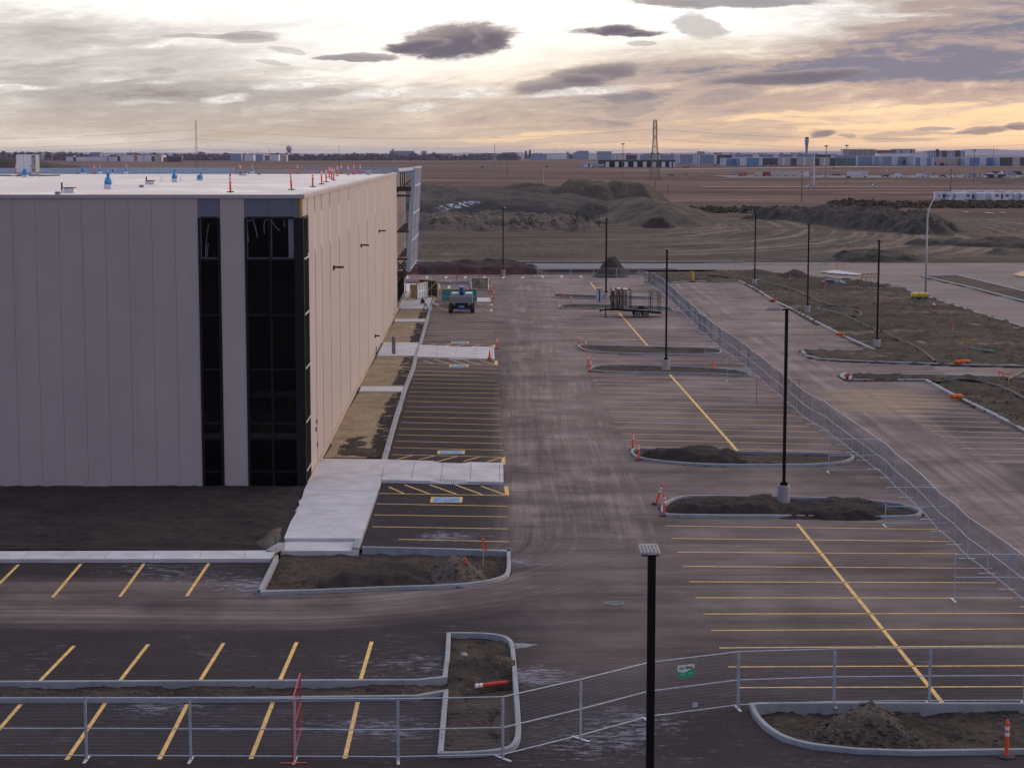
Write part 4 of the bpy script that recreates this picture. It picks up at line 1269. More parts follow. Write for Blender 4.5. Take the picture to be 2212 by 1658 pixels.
# edge kerb of the walkway and the wall beds
ek = [G(*zH(872, 1402)), G(*zH(905, 1310)), G(*zH(1010, 1000)), G(*zH(1048, 870)), G(*zH(1092, 697)), G(*zH(1165, 430)), G(*zH(1245, 160)), G(*zH(1308, 0)), G(*zE(660, 1385)), G(*zE(720, 1220)), G(*zE(800, 920)), G(*zE(880, 640)), G(*zE(940, 500)), G(*zE(975, 440))]
ek = [(p.x, p.y) for p in ek]
struct(kerb_mesh(ek, False, 1, 0.30, 0.15).build('kerb', M['kerb']))
WALLX = lambda y: -10.54 - 0.0166 * (y - 98.2)
KX = lambda y: float(np.interp(y, [p[1] for p in ek], [p[0] for p in ek])) - 0.31
def strip(y0, y1, inset=0.0):
    return [(WALLX(y0) + 0.3, y0), (KX(y0) - inset, y0), (KX(y1) - inset, y1), (WALLX(y1) + 0.3, y1)]
ya = [G(*zH(700, 695)).y, G(*zH(1030, 190)).y, G(*zH(1030, 150)).y, G(*zE(300, 1395)).y, G(*zE(400, 1215)).y, G(*zE(500, 930)).y, G(*zE(500, 895)).y, G(*zE(560, 755)).y, G(*zE(600, 540)).y]
def bed(y0, y1, lab, sd_):
    pts = strip(y0 + .05, y1 - .05, 0.02)
    r = thing('lawn_bed', lab, 'planting bed', (0, 0, 0))
    def hf(X, Y):
        return 0.06 + 0.03 * fbm(X * .8, Y * .8, 4, seed=sd_) + 0.02 * fbm(X * 5, Y * 5, 3, seed=sd_)
    xs, ys = [p[0] for p in pts], [p[1] for p in pts]
    o = grid_area(min(xs), max(xs), y0 + .05, y1 - .05, 0.35, hf, 'straw_cover', M['straw'], lambda X, Y: seg_dist(X, Y, pts) > -0.05)
    o.parent = r
    tr = [(KX(y0) - 0.75, y0 + .1), (KX(y0) - .02, y0 + .1), (KX(y1) - .02, y1 - .1), (KX(y1) - 0.65, y1 - .1)]
    def ht(X, Y):
        return 0.075 + 0.06 * fbm(X * 2.2, Y * 2.2, 4, seed=sd_ + 2)
    xs = [p[0] for p in tr]
    t = grid_area(min(xs) - .3, max(xs), y0 + .1, y1 - .1, 0.16, ht, 'soil_edge', M['topsoil'], lambda X, Y: seg_dist(X, Y, tr) + 0.2 * fbm(X * 1.5, Y * 1.5, 3, seed=sd_) > 0.0)
    t.parent = r
    return r
BL = ['straw-covered bed by the wall between the first walkway and the first thin path', 'straw-covered bed by the wall just before the second crossing',
      'straw-covered bed by the wall behind the grey post', 'farthest straw-covered bed by the wall before the entrance paving']
bed(ya[0], ya[1], BL[0], 1.0)
bed(ya[2], ya[3], BL[1], 2.0)
bed(ya[4], ya[5], BL[2], 3.0)
bed(ya[6], ya[7], BL[3], 4.0)
tag(mound('soil_heap', [(p.x, p.y) for p in GP(D(zH, (640, 690), (700, 620), (800, 520), (960, 525), (1020, 600), (1040, 685), (800, 692)))], 0.10, 1.5, M['brown_soil'], 0.2, 0.08, 1.2, 0.04, 2.0), 'thin spread of grey gravel on the nearest straw-covered bed', 'gravel spread')
for y0, y1 in ((ya[1], ya[2]), (ya[5], ya[6])):
    struct(slab('path', strip(y0, y1), WZ, M['concrete'], -0.05))
struct(slab('path', strip(ya[3], ya[4]), WZ, M['concrete'], -0.05))
struct(slab('entrance_paving', [(WALLX(ya[7]) + .3, ya[7]), (KX(ya[7]), ya[7]), (KX(250), 252), (WALLX(250) - 4, 252)], WZ - .01, M['concrete'], -0.05))

def crossing(z_, tl, tr, br, bl, lab, segs):
    a, b, c, d = G(*z_(*bl), WZ), G(*z_(*br), WZ), G(*z_(*tr), WZ), G(*z_(*tl), WZ)
    root = thing('raised_crossing', lab, 'raised crossing', (0, 0, 0), 0, 'raised concrete crossings over the left parking row')
    # slab with flared ramps cut in on both long sides
    N = 40
    V, F = [], []
    for k in range(N + 1):
        f = k / N
        dip = max(0.0, math.cos((f - 0.56) / 0.16 * math.pi / 2)) if abs(f - 0.56) < 0.16 else 0.0
        lo, hi = a.lerp(b, f), d.lerp(c, f)
        Wd = (hi - lo).length
        t = (hi - lo) / Wd
        for (s, zz) in ((-0.02, -0.03), (0.0, WZ - dip * (WZ - 0.012)), (0.55, WZ), (Wd - 0.55, WZ), (Wd, WZ - dip * (WZ - 0.012)), (Wd + .02, -0.03)):
            p = lo + t * s
            V.append((p.x, p.y, zz))
    for k in range(N):
        for j in range(5):
            F.append([k * 6 + j, (k + 1) * 6 + j, (k + 1) * 6 + j + 1, k * 6 + j + 1])
    F.append([0, 1, 2, 3, 4, 5])
    F.append([N * 6 + j for j in range(5, -1, -1)])
    o = sheet('slab', V, F, M['concrete'], root, smooth=False)
    js = []
    for f in segs:
        p, q = a.lerp(b, f), d.lerp(c, f)
        t = (q - p).normalized() * 0.56
        js.append((p + t, q - t))
    j1, j2 = a.lerp(b, .02), d.lerp(c, .02)
    for jj in js:
        joints('joint', [jj], WZ + .004, root, 0.035)
    # tactile grooves on the ramps
    for e0, e1 in ((a, b), (d, c)):
        mb = MB()
        o_ = (d - a).normalized() * (1 if e0 is a else -1)
        nn = (b - a).normalized() * 0.02
        for k in range(15):
            f = 0.56 + (k - 7) * 0.018
            p = e0.lerp(e1, f)
            dip = max(0.0, math.cos((f - 0.56) / 0.16 * math.pi / 2))
            z0_ = WZ - dip * (WZ - 0.012)
            q = p + o_ * 0.5
            mb.quad([(p.x - nn.x + o_.x * .03, p.y - nn.y + o_.y * .03, z0_ + .012), (p.x + nn.x + o_.x * .03, p.y + nn.y + o_.y * .03, z0_ + .012), (q.x + nn.x, q.y + nn.y, WZ + .002), (q.x - nn.x, q.y - nn.y, WZ + .002)])
        mb.build('tactile_grooves', M['gap'], root)
crossing(zH, (1080, 698), (1985, 724), (1988, 872), (1040, 855), 'nearest raised concrete crossing with ramped middle beside the wide walkway', (.25, .49, .73, .97))
crossing(zE, (692, 1225), (1693, 1252), (1700, 1412), (650, 1382), 'second raised concrete crossing with a traffic cone on its corner', (.25, .5, .75, .97))
crossing(zE, (1000, 585), (1640, 588), (1650, 640), (985, 635), 'farthest raised concrete crossing half hidden by the boom lift', (.5, .97))

fs = [G(-130, 1193, WZ), G(592, 1190, WZ), G(583, 1202, WZ), G(-130, 1204, WZ)]
struct(slab('sidewalk', [(p.x, p.y) for p in [G(-160, 1190, WZ), G(593, 1188, WZ), G(583, 1206, WZ), G(-160, 1207, WZ)]], WZ, M['concrete']))
js = []
for xt, xb in [(75, 50), (155, 135), (245, 230), (345, 335), (445, 436), (540, 533), (-10, -40)]:
    js.append((G(xt - 10, 1191, WZ), G(xb - 5, 1206, WZ)))
struct(joints('sidewalk_joints', js, WZ + .003, wd=.022))
# topsoil bed in front of the building
tb = [(p.x, p.y) for p in [G(-200, 1189, .1), G(592, 1187, .1), G(606, 1166, .1), G(640, 1100, .1), G(655, 1070, .1)]] + [(-10.7, 98.1), (-40, 98.1)]
def tbh(X, Y):
    return 0.10 + 0.22 * fbm(X * 0.35, Y * 0.6, 5, 0.55, seed=5) * sstep(0, 1.5, seg_dist(X, Y, tb)) + 0.05 * fbm(X * 3, Y * 3, 4, seed=8)
bo = grid_area(-45, -9, 82, 98.15, 0.2, tbh, 'topsoil_bed', M['topsoil'], lambda X, Y: seg_dist(X, Y, tb) > -0.05)
tag(bo, 'wide dark topsoil bed along the foot of the grey front wall', 'planting bed')
tag(mound('soil_heap', [(p.x, p.y) for p in GP(D(zH, (60, 1395), (120, 1300), (230, 1240), (300, 1240), (280, 1320), (240, 1390), (150, 1400)))], 0.35, 0.8, M['grey_soil'], 0.12, 0.06, 1.5, 0.08, 4.4), 'small pale gravel heap at the corner of the dark topsoil bed', 'gravel heap')

# ================================================================ the building
M['tan_plinth'] = simple('cream_plinth_insulation', (0.46, 0.37, 0.28), 0.8)
FY, RZ = 98.2, 14.75                            # front wall plane, roof level
bld = thing('warehouse', 'large new flat-roofed warehouse with grey front and beige ribbed side wall', 'building', (0, 0, 0))
SX0 = -10.54
sdir = Vector((-0.0166, 1, 0)).normalized()
snor = Vector((sdir.y, -sdir.x, 0))
SM = Matrix(((sdir.y, sdir.x, 0, SX0), (-sdir.x, sdir.y, 0, FY), (0, 0, 1, 0), (0, 0, 0, 1)))   # local: x outward from the side wall, y along it, z up
SL, EL = 111.8, 139.0                            # main side wall length, entrance end
seams = [25.2 + 50.26 * k for k in range(-1, 8)]
sx = [onY(x, 430, FY).x for x in seams]
W1 = (onY(427.5, 470, FY).x, onY(475.5, 470, FY).x)
W2 = (onY(528, 470, FY).x, SX0 - 0.03)
ztop, zwin = 14.72, hz(470, FY)
# front wall panels: one box per sheet with an open joint, over a dark backing
xs = [-60]
x = sx[0]
pre = []
while x > -60:
    pre.append(x)
    x -= 1.175
xs += sorted(pre) + [v for v in sx[1:] if v < W1[0] - 0.3]
mb = MB()
xs = sorted(set(round(v, 3) for v in xs)) + [W1[0]]
for a, b in zip(xs[:-1], xs[1:]):
    mb.box(a + .006, b - .006, FY - 0.05, FY, 0.0, ztop)
mb.box(W1[1] + .008, W2[0] - .008, FY - 0.05, FY, 0.0, ztop)
mb.cur = 1
mb.box(-60, SX0 - 0.05, FY + .001, FY + 0.25, -0.2, ztop)
mb.build('front_wall', [M['panel'], M['gap']], bld)
mb = MB()
mb.box(W1[0] + .01, W1[1] - .01, FY - .052, FY, zwin, ztop)
mb.build('fascia_panel', M['fascia'], bld)
mb = MB()
w3 = (W2[1] - W2[0]) / 2.4
mb.box(W2[0] + .01, W2[0] + w3 - .008, FY - .052, FY, zwin, ztop)
mb.box(W2[0] + w3 + .008, W2[0] + 2 * w3 - .008, FY - .052, FY, zwin, ztop)
mb.box(W2[0] + 2 * w3 + .008, W2[1] - .16, FY - .052, FY, zwin, ztop)
mb.build('fascia_panel', M['fascia'], bld)
mb = MB()
mb.box(SX0 - .15, SX0 - .02, FY - .06, FY + .04, zwin, ztop)
mb.build('corner_tape', M['goldfilm'], bld)
levels = [0.03] + [hz(y, FY) for y in (1018, 913, 797, 680, 560)] + [zwin]
def window(x0, x1, xm, name='window'):
    mb = MB()
    fr = 0.13
    mb.box(x0, x0 + fr, FY - .09, FY, 0.0, zwin)
    mb.box(x1 - fr, x1, FY - .09, FY, 0.0, zwin)
    for z in levels:
        mb.box(x0 + fr, x1 - fr, FY - .085, FY, max(0, z - .05), z + .05)
    for xx in xm:
        mb.box(xx - .05, xx + .05, FY - .088, FY, 0.0, zwin)
    f = mb.build(name, M['frame'], bld)
    mb = MB()
    edges = [x0 + fr] + list(xm) + [x1 - fr]
    for a, b in zip(edges[:-1], edges[1:]):
        for z0, z1 in zip(levels[:-1], levels[1:]):
            mb.box(a + .05 * (a in xm), b - .05 * (b in xm), FY - .03, FY - .005, z0 + .05, z1 - .05)
    mb.build('panes', M['glass'], f)
    # pale gasket round the top panes
    mb = MB()
    for a, b in zip(edges[:-1], edges[1:]):
        z0, z1 = levels[-2] + .05, levels[-1] - .05
        aa, bb = a + .06 * (a in xm), b - .06 * (b in xm)
        mb.box(aa, bb, FY - .045, FY - .031, z0, z0 + .035)
        mb.box(aa, aa + .03, FY - .045, FY - .031, z0 + .036, z1)
    mb.build('gasket', M['greysteel'], f)
    return f
w1 = window(W1[0], W1[1], [])
xm = onY(585, 600, FY).x
w2 = window(W2[0], onY(641, 600, FY).x + .02, [xm])
# curled strips of loosened protective film on the top panes
mb = MB()
def film(pts, wd):
    P = [onY(*zA(*p), FY - .04) for p in pts]
    P = [Vector((p.x, FY - .04, p.z)) for p in P]
    mb.tube(P, wd, 4)
for pts in ([(1590, 765), (1625, 752), (1640, 800), (1655, 870)], [(1700, 845), (1695, 790), (1705, 755), (1728, 755)], [(1745, 760), (1770, 800), (1800, 825)], [(1825, 760), (1828, 800)], [(1590, 830), (1597, 900)]):
    film(pts, 0.022)
mb.build('film_strips', M['greysteel'], w2)
mb = MB()
for pts in ([(1320, 1000), (1325, 900), (1340, 780)], [(1330, 990), (1338, 900)], [(1400, 880), (1406, 930)]):
    film(pts, 0.02)
mb.build('film_strips', M['greysteel'], w1)
mb = MB()
mb.box(onY(1858 / 2.632 * .8848, 600, FY).x, onY(1895 / 2.632 * .8848, 600, FY).x, FY - .042, FY - .031, levels[-2] + .06, levels[-1] - .06)
mb.build('film_strips', M['greysteel'], w2)
# corner post
mb = MB()
mb.box(onY(641, 600, FY).x + .025, SX0 + .04, FY - .10, FY + .12, 0.0, zwin)
mb.build('corner_post', M['frame'], bld)
# side wall
wx = [(700 + v / 3.685) * .8848 for v in (205, 270, 330, 405, 487, 573, 660, 738, 808, 873, 935, 985)]
def ywall(x, off=0.0):
    r = (x - 1106) / FPX / (CP + 0.0)          # X/Y along the ray at mid height
    yy = (SX0 + 0.0166 * FY) / (r + 0.0166)
    return yy
sy = [ywall(x) - FY for x in wx]
sy[-1] = SL
wend = sy[0]
mb = MB()
JW = .17
for a, b in zip(sy[:-1], sy[1:]):
    nsub = max(1, int(round((b - a) / 4.5)))
    for k in range(nsub):
        p, q = a + (b - a) * k / nsub, a + (b - a) * (k + 1) / nsub
        mb.box(-0.08, 0.0, p + (JW if k == 0 else .008), q - (JW if k == nsub - 1 else .008), 0.25, ztop - .02, SM)
mb.box(-0.08, 0.0, 0.08, wend - JW, zwin, ztop - .02, SM)
mb.cur = 1
mb.box(-0.3, -0.081, 0.02, SL, -0.1, ztop - .02, SM)
mb.cur = 2
for a in sy:
    mb.box(-0.08, -0.045, a - JW + .004, a + JW - .004, 0.25, ztop - .03, SM)
mb.build('side_wall', [M['panel'], M['gap'], M['trim']], bld)
mb = MB()
mb.box(-0.05, 0.10, 0.15, EL, -0.1, 0.24, SM)
mb.build('plinth', M['tan_plinth'], bld)
# white uncovered joint strips
for k, a in enumerate(sy[:-1]):
    mb = MB()
    z1 = 13.78 if k > 0 else 13.75
    if k >= 6:
        z1 = 14.3
    mb.box(-.044, .004, a - JW + .01, a + JW - .01, 11.85, z1, SM)
    mb.box(.005, .05, a - .22, a + .22, 11.66, 11.86, SM)
    mb.build('joint_strip', M['white'], bld)
# corner glazing on the side
mb = MB()
for yy in np.linspace(0.10, wend - .06, 5):
    mb.box(-.03, .05, yy - .05, yy + .05, 0.24, zwin, SM)
for z in levels:
    mb.box(-.03, .045, 0.1, wend - .06, max(.24, z - .06), z + .06, SM)
sw = mb.build('window', M['frame'], bld)
mb = MB()
mb.box(-.02, .0, 0.12, wend - .08, .25, zwin, SM)
mb.build('panes', M['wrap_glass'], sw)
for z in levels[1:-1]:
    mb = MB()
    mb.box(.046, .07, 0.1, wend - .06, z - .03, z + .05, SM)
    mb.build('mullion_cap', M['silver'], sw)
# roof, cap flashings, back parapet
B2 = SM @ Vector((0, SL, 0))
mb = MB()
mb.prism([(-60, FY + .05), (SX0 - .3, FY + .05), (B2.x - .3, B2.y), (-60, B2.y)], RZ - .4, RZ)
mb.build('roof', M['roof'], bld)
mb = MB()
mb.box(-60, SX0 - .16, FY - .10, FY + .28, ztop, RZ + .16)
mb.build('parapet_cap', M['trim'], bld)
mb = MB()
mb.box(-.35, .11, -.10, SL, ztop, RZ + .16, SM)
mb.build('parapet_cap', M['panel'], bld)
mb = MB()
xb = onY(506, 369, B2.y).x
mb.box(-60, xb, B2.y - .3, B2.y + .1, RZ - .2, RZ + .62)
mb.build('back_parapet', M['paleblue'], bld)
mb = MB()
mb.box(xb + .01, B2.x - .4, B2.y - .3, B2.y + .1, RZ - .2, RZ + .42)
mb.build('back_parapet', M['trim'], bld)
# wall lights
def walllight(x0, x1, y, nm='wall_light'):
    a = ywall(x0)
    p = SM @ Vector((0, a - FY, 0))
    z = hz(y, a)
    L = (x1 - x0) * a / FPX
    mb = MB()
    mb.box(0.0, .10, a - FY - .14, a - FY + .14, z - .16, z + .10, SM)
    mb.box(.10, L, a - FY - .09, a - FY + .09, z - .03, z + .06, SM)
    mb.box(.22, L + .02, a - FY - .17, a - FY + .17, z - .05, z + .02, SM)
    mb.build(nm, M['black'], bld)
for (x0, x1, y) in ((430, 522, 1003), (677, 750, 805), (840, 903, 676)):
    X0, Y_ = zB(x0, y)
    X1, _ = zB(x1, y)
    walllight(X0, X1, Y_)
X0, Y_ = zB(795, 1620)
X1, _ = zB(838, 1620)
walllight(X0, X1, Y_, 'wall_tap')
# small fixtures low on the near wall
mb = MB()
for (x_, y_) in ((540, 405), (535, 465), (543, 580)):
    X_, Yy = zH(x_, y_)
    a = ywall(X_)
    z = hz(Yy, a)
    mb.box(0.0, .07, a - FY - .1, a - FY + .1, z - .12, z + .12, SM)
mb.build('wall_socket', M['greysteel'], bld)

# entrance end: recessed beige wall, tall dark glazing, hanging screen in a steel frame
mb = MB()
e0 = SL + .05
for k in range(5):
    p, q = e0 + (EL - e0) * k / 5, e0 + (EL - e0) * (k + 1) / 5
    mb.box(-.15, -.08, p + .05, q - .05, 3.4, RZ, SM)
mb.cur = 1
mb.box(-.6, -.151, e0, EL, 3.4, RZ, SM)
mb.build('entrance_wall', [M['panel'], M['gap']], bld)
mb = MB()
for k in range(9):
    yy = e0 + .2 + (EL - e0 - .4) * k / 8
    mb.box(-.45, -.3, yy - .06, yy + .06, 0, 3.4, SM)
for z in (0.1, 2.6, 3.35):
    mb.box(-.44, -.31, e0 + .1, EL - .1, z - .06, z + .06, SM)
eg = mb.build('entrance_glazing', M['frame'], bld)
mb = MB()
mb.box(-.42, -.38, e0 + .2, EL - .2, 0.1, 3.35, SM)
mb.build('panes', M['wrap_glass'], eg)
# screen: corners measured
yn, yf = FY + e0 + 3.0, FY + EL + 1.0
zt, zb = 15.3, 3.9
def scr(x, y, Y):
    return onY(x, y, Y)
Ptn, Pbn = scr(892, 362.6, yn), scr(880, 586, yn)
Pbf, Ptf = scr(898.0, 561.5, yf), scr(907.5, 360.5, yf)
def q4(mb, a, b, c, d, th):
    n_ = (b - a).cross(d - a).normalized() * th
    i = len(mb.v)
    mb.add([a, b, c, d, a + n_, b + n_, c + n_, d + n_])
    for f in ((3, 2, 1, 0), (4, 5, 6, 7), (0, 1, 5, 4), (1, 2, 6, 5), (2, 3, 7, 6), (3, 0, 4, 7)):
        mb.face([i + k for k in f])
mb = MB()
NS = 44
for k in range(NS):
    f0, f1 = (k + .1) / NS, (k + .55) / NS
    q4(mb, Pbn.lerp(Pbf, f0), Pbn.lerp(Pbf, f1), Ptn.lerp(Ptf, f1), Ptn.lerp(Ptf, f0), 0.10)
sc_ = mb.build('hanging_screen', M['screen'], bld)
mb = MB()
off = (Pbf - Pbn).cross(Ptn - Pbn).normalized()
for f in (0.0, .5, 1.0):
    a, b = Pbn.lerp(Pbf, f), Ptn.lerp(Ptf, f)
    mb.beam(a + off * .08, b + off * .08, .5 if f == 0 else .22, .28)
for f in (0.0, .28, .55, .82, 1.0):
    a, b = Pbn.lerp(Ptn, f), Pbf.lerp(Ptf, f)
    mb.beam(a + off * .1, b + off * .1, .16, .22)
mb.build('screen_frame', M['paleblue'], sc_)
# top frame wrapped in pale blue running back along the roof edge
tl = onY(655, 358, yn + 2)
mb = MB()
mb.box(tl.x, Ptn.x + .2, yn + 1.6, yn + 2.2, 14.75, 15.35)
mb.build('top_beam', M['paleblue'], bld)
mb = MB()
a = SM @ Vector((.1, e0 + .2, 15.15))
mb.beam(a, Ptn + Vector((0, -.1, -.1)), .3, .3)
mb.build('top_beam', M['paleblue'], bld)
# dark steel brackets between wall and screen
for (z, n_) in ((12.4, 1), (8.55, 5), (5.6, 5), (4.2, 4)):
    for k in range(n_):
        yy = e0 + .4 + k * 5.2
        f = (z - zb) / (zt - zb)
        w_ = (Pbn.lerp(Ptn, f)).lerp(Pbf.lerp(Ptf, f), min(1, max(0, (yy - 3) / (yf - yn) * .9 - 4.6 + .1 if False else k / 5.0)))
        p0 = SM @ Vector((-.5, yy, z))
        mb = MB()
        mb.beam(p0, Vector((w_.x + .05, w_.y if k else p0.y, z)), .24, .24)
        mb.build('bracket', M['steel'], bld)
mb = MB()
for y_ in (e0 + .3,):
    for (p, q) in (((-.3, 5.6), (1.0, 4.2)), ((-.3, 4.2), (1.0, 5.6)), ((-.3, 4.9), (1.0, 4.9)), ((-.3, 12.5), (1.5, 14.1))):
        mb.beam(SM @ Vector((p[0], y_, p[1])), SM @ Vector((q[0], y_, q[1])), .14, .14)
    mb.beam(SM @ Vector((-.25, y_, 0)), SM @ Vector((-.25, y_, RZ)), .22, .22)
    for xx in (-.1, .35, .6, .8):
        mb.beam(SM @ Vector((xx, y_ + 1, 13.2)), SM @ Vector((xx, y_ + 1, 14.9)), .12, .12)
    for yy in (6, 11):
        mb.beam(SM @ Vector((-.4, e0 + yy, 3.4)), SM @ Vector((-.4, e0 + yy, RZ)), .2, .2)
    mb.beam(SM @ Vector((-.3, y_ + 1.5, 13.1)), SM @ Vector((1.5, y_ + 1.5, 13.1)), .3, .5)
    mb.beam(SM @ Vector((-.3, y_ + .8, 3.9)), SM @ Vector((.95, y_ + .8, 3.9)), .3, .6)
mb.build('truss', M['steel'], bld)

# ================================================================ things on the roof
def RG(x, y):
    p = G(x, y, RZ)
    k = min(1.0, (B2.y - 1.2) / p.y)
    return Vector((p.x * k, p.y * k, RZ))
# roof plant cabinet
p = RG(*zN(338, 470))
hv = thing('rooftop_cabinet', 'white rooftop plant cabinet with two doors at the far left of the roof', 'roof unit', p)
k_ = p.y / FPX / CP
wv_ = 244 / 5.267 * .8848 * k_
mb = MB()
mb.box(-wv_ / 2, wv_ / 2 - .42, .0, 1.6, .34, 2.06, bevel=.02)
mb.build('cabinet', M['white'], hv)
mb = MB()
mb.box(-wv_ / 2 + .06, wv_ / 2 - .47, .06, 1.54, .0, .335)
mb.build('curb', M['paleblue'], hv)
mb = MB()
mb.box(wv_ / 2 - .41, wv_ / 2, .02, 1.58, .36, 2.05)
mb.build('end_panel', M['pedestal'], hv)
mb = MB()
mb.box(-wv_ / 2 + .72, -wv_ / 2 + .735, -.006, .0, .40, 2.0)
mb.box(wv_ / 2 - .55, wv_ / 2 - .47, -.03, .0, .85, 1.0)
mb.box(wv_ / 2 - .36, wv_ / 2 - .05, .0, .019, 1.78, 1.92)
mb.box(wv_ / 2 - .10, wv_ / 2 - .05, -.01, .019, 1.2, 1.45)
mb.box(wv_ / 2 - .36, wv_ / 2 - .06, .0, .019, .5, .62)
mb.build('latches', M['greysteel'], hv)
def rnd_outline_lathe(mb, prof, n, jit, M_=None):
    base = len(mb.v)
    for r, z in prof:
        mb.add([(r * (1 + RNG.uniform(-jit, jit)) * math.cos(2 * math.pi * j / n), r * (1 + RNG.uniform(-jit, jit)) * math.sin(2 * math.pi * j / n), z) for j in range(n)], M_)
    for k in range(len(prof) - 1):
        for j in range(n):
            mb.face([base + k * n + j, base + k * n + (j + 1) % n, base + (k + 1) * n + (j + 1) % n, base + (k + 1) * n + j])
    mb.face([base + (len(prof) - 1) * n + j for j in range(n)])
def vent(x, y, h, w_, kind, lab):
    p = RG(x, y)
    r = thing('roof_vent', lab, 'roof vent', p)
    mb = MB()
    mb.box(-w_ / 2, w_ / 2, 0, w_, 0, h * .26, bevel=.01)
    mb.build('curb', M['white'], r)
    Mx = Matrix.Translation((0, w_ / 2, 0))
    mb = MB()
    if kind == 'tall':
        rnd_outline_lathe(mb, [(w_ * .50, h * .25), (w_ * .52, h * .42), (w_ * .40, h * .56), (w_ * .30, h * .68), (w_ * .15, h * .74), (w_ * .23, h * .80), (w_ * .24, h * .96), (w_ * .14, h)], 10, .14, Mx)
        mb.build('wrapping', M['bluewrap'], r)
    elif kind == 'low':
        rnd_outline_lathe(mb, [(w_ * .5, h * .25), (w_ * .52, h * .5), (w_ * .42, h * .85), (w_ * .2, h)], 10, .14, Mx)
        mb.build('wrapping', M['bluewrap'], r)
    elif kind == 'stack':
        rnd_outline_lathe(mb, [(w_ * .42, h * .25), (w_ * .30, h * .5), (w_ * .20, h * .62)], 10, .05, Mx)
        mb.build('wrapping', M['bluewrap'], r)
        mb = MB()
        mb.lathe([(w_ * .17, h * .6), (w_ * .17, h * .93), (w_ * .24, h * .94), (w_ * .24, h)], 10, 0, w_ / 2)
        mb.build('pipe', M['paleblue'], r)
vent(*zN(1383, 640), 1.06, .47, 'tall', 'tall blue-wrapped roof vent on a white curb nearest the front edge')
vent(*zA(1120, 512), 1.02, .44, 'tall', 'tall blue-wrapped roof vent in the middle of the roof')
vent(*zN(315, 490), .78, .50, 'low', 'low blue-wrapped roof vent in front of the white cabinet')
vent(*zN(1067, 447), .68, .46, 'low', 'low blue and white wrapped roof vent by the back parapet')
vent(*zA(1283, 503), .50, .50, 'low', 'squat blue-wrapped roof vent with a dark pipe behind it')
vent(*zA(1545, 468), .50, .44, 'low', 'small blue-wrapped roof vent under the leaning orange post')
vent(*zN(1282, 428), 1.02, .36, 'stack', 'grey stack vent with blue skirt right of an orange post at the back parapet')
vent(*zN(1620, 428), 1.02, .36, 'stack', 'grey stack vent with blue skirt standing alone at the back parapet')
vent(*zA(1620, 447), 1.05, .36, 'stack', 'grey stack vent with blue skirt right of the leaning orange post')
def drainbox(x, y, lab, px=None):
    p = RG(x, y)
    r = thing('roof_hatch', lab, 'roof hatch', p)
    mb = MB()
    mb.box(-.28, .28, 0, .5, 0, .26)
    mb.build('curb', M['white'], r)
    mb = MB()
    mb.box(-.31, .31, -.03, .53, .265, .31)
    mb.build('lid', M['frame'], r)
drainbox(*zN(885, 690), 'low white roof hatch with black lid nearest the front edge')
drainbox(*zN(1930, 582), 'low white roof hatch with black lid right of the nearest wrapped vent')
drainbox(*zA(1568, 470), 'low white roof hatch beside the leaning orange post')
def pipe(x, y, h, r_, lab, mat='frame'):
    p = RG(x, y)
    r = thing('vent_pipe', lab, 'vent pipe', p)
    mb = MB()
    mb.lathe([(r_, .12), (r_, h)], 8)
    mb.build('pipe', M[mat], r)
    mb = MB()
    mb.lathe([(r_ * 2.2, 0), (r_ * 1.5, .12), (r_ * 1.4, h * .3)], 8)
    mb.build('boot', M['white'], r)
pipe(*zN(798, 690), .58, .05, 'black vent pipe left of the nearest black-lidded roof hatch')
pipe(*zN(1882, 580), .55, .05, 'black vent pipe left of the middle black-lidded roof hatch')
pipe(*zA(1294, 500), .62, .05, 'dark vent pipe behind the squat blue wrapped vent')
pipe(*zN(1450, 430), .45, .05, 'short vent pipe by the back parapet between two stacks')
pipe(*zN(2077, 545), .42, .035, 'thin white vent pipe right of a black-lidded hatch', 'white')
pipe(*zA(1162, 505), .40, .035, 'thin white vent pipe beside the tall vent in mid roof', 'white')
def puck(x, y, lab):
    p = RG(x, y)
    r = thing('roof_drain', lab, 'roof drain', p)
    mb = MB()
    mb.lathe([(.16, 0), (.16, .10), (.11, .15)], 10)
    mb.build('strainer', M['greysteel'], r)
puck(*zN(1820, 617), 'dark roof drain left of the middle hatch')
puck(*zN(742, 708), 'dark roof drain at the very front edge of the roof')
puck(*zA(1664, 465), 'dark roof drain near the back right of the roof')
puck(*zN(995, 420), 'dark roof drain near the back parapet left of centre')
mb = MB()
mb.tube([RG(*zN(x, y)) + Vector((0, 0, .06)) for x, y in ((-300, 474), (0, 472), (120, 474), (230, 478), (450, 470), (600, 475), (770, 470))], .07, 6)
tag(mb.build('roof_cable', M['hose']), 'black cable lying across the roof in front of the white cabinet', 'cable')
mb = MB()
pp = RG(*zN(509, 488))
mb.tube([pp, pp + Vector((0, 0, .62))], .04, 6)
mb.tube([pp + Vector((-.1, 0, .38)), pp + Vector((.1, 0, .38))], .04, 6)
tag(mb.build('gas_valve', M['yellowpaint']), 'small yellow gas valve on the roof right of the cabinet', 'gas valve')
pv = RG(*zB(733, 172))
mb = MB()
mb.box(-.22, .22, 0, .4, 0, .42, bevel=.03)
o = mb.build('cooler_box', M['paleblue'])
o.location = pv
tag(o, 'pale blue box on the roof near its far right corner', 'box')

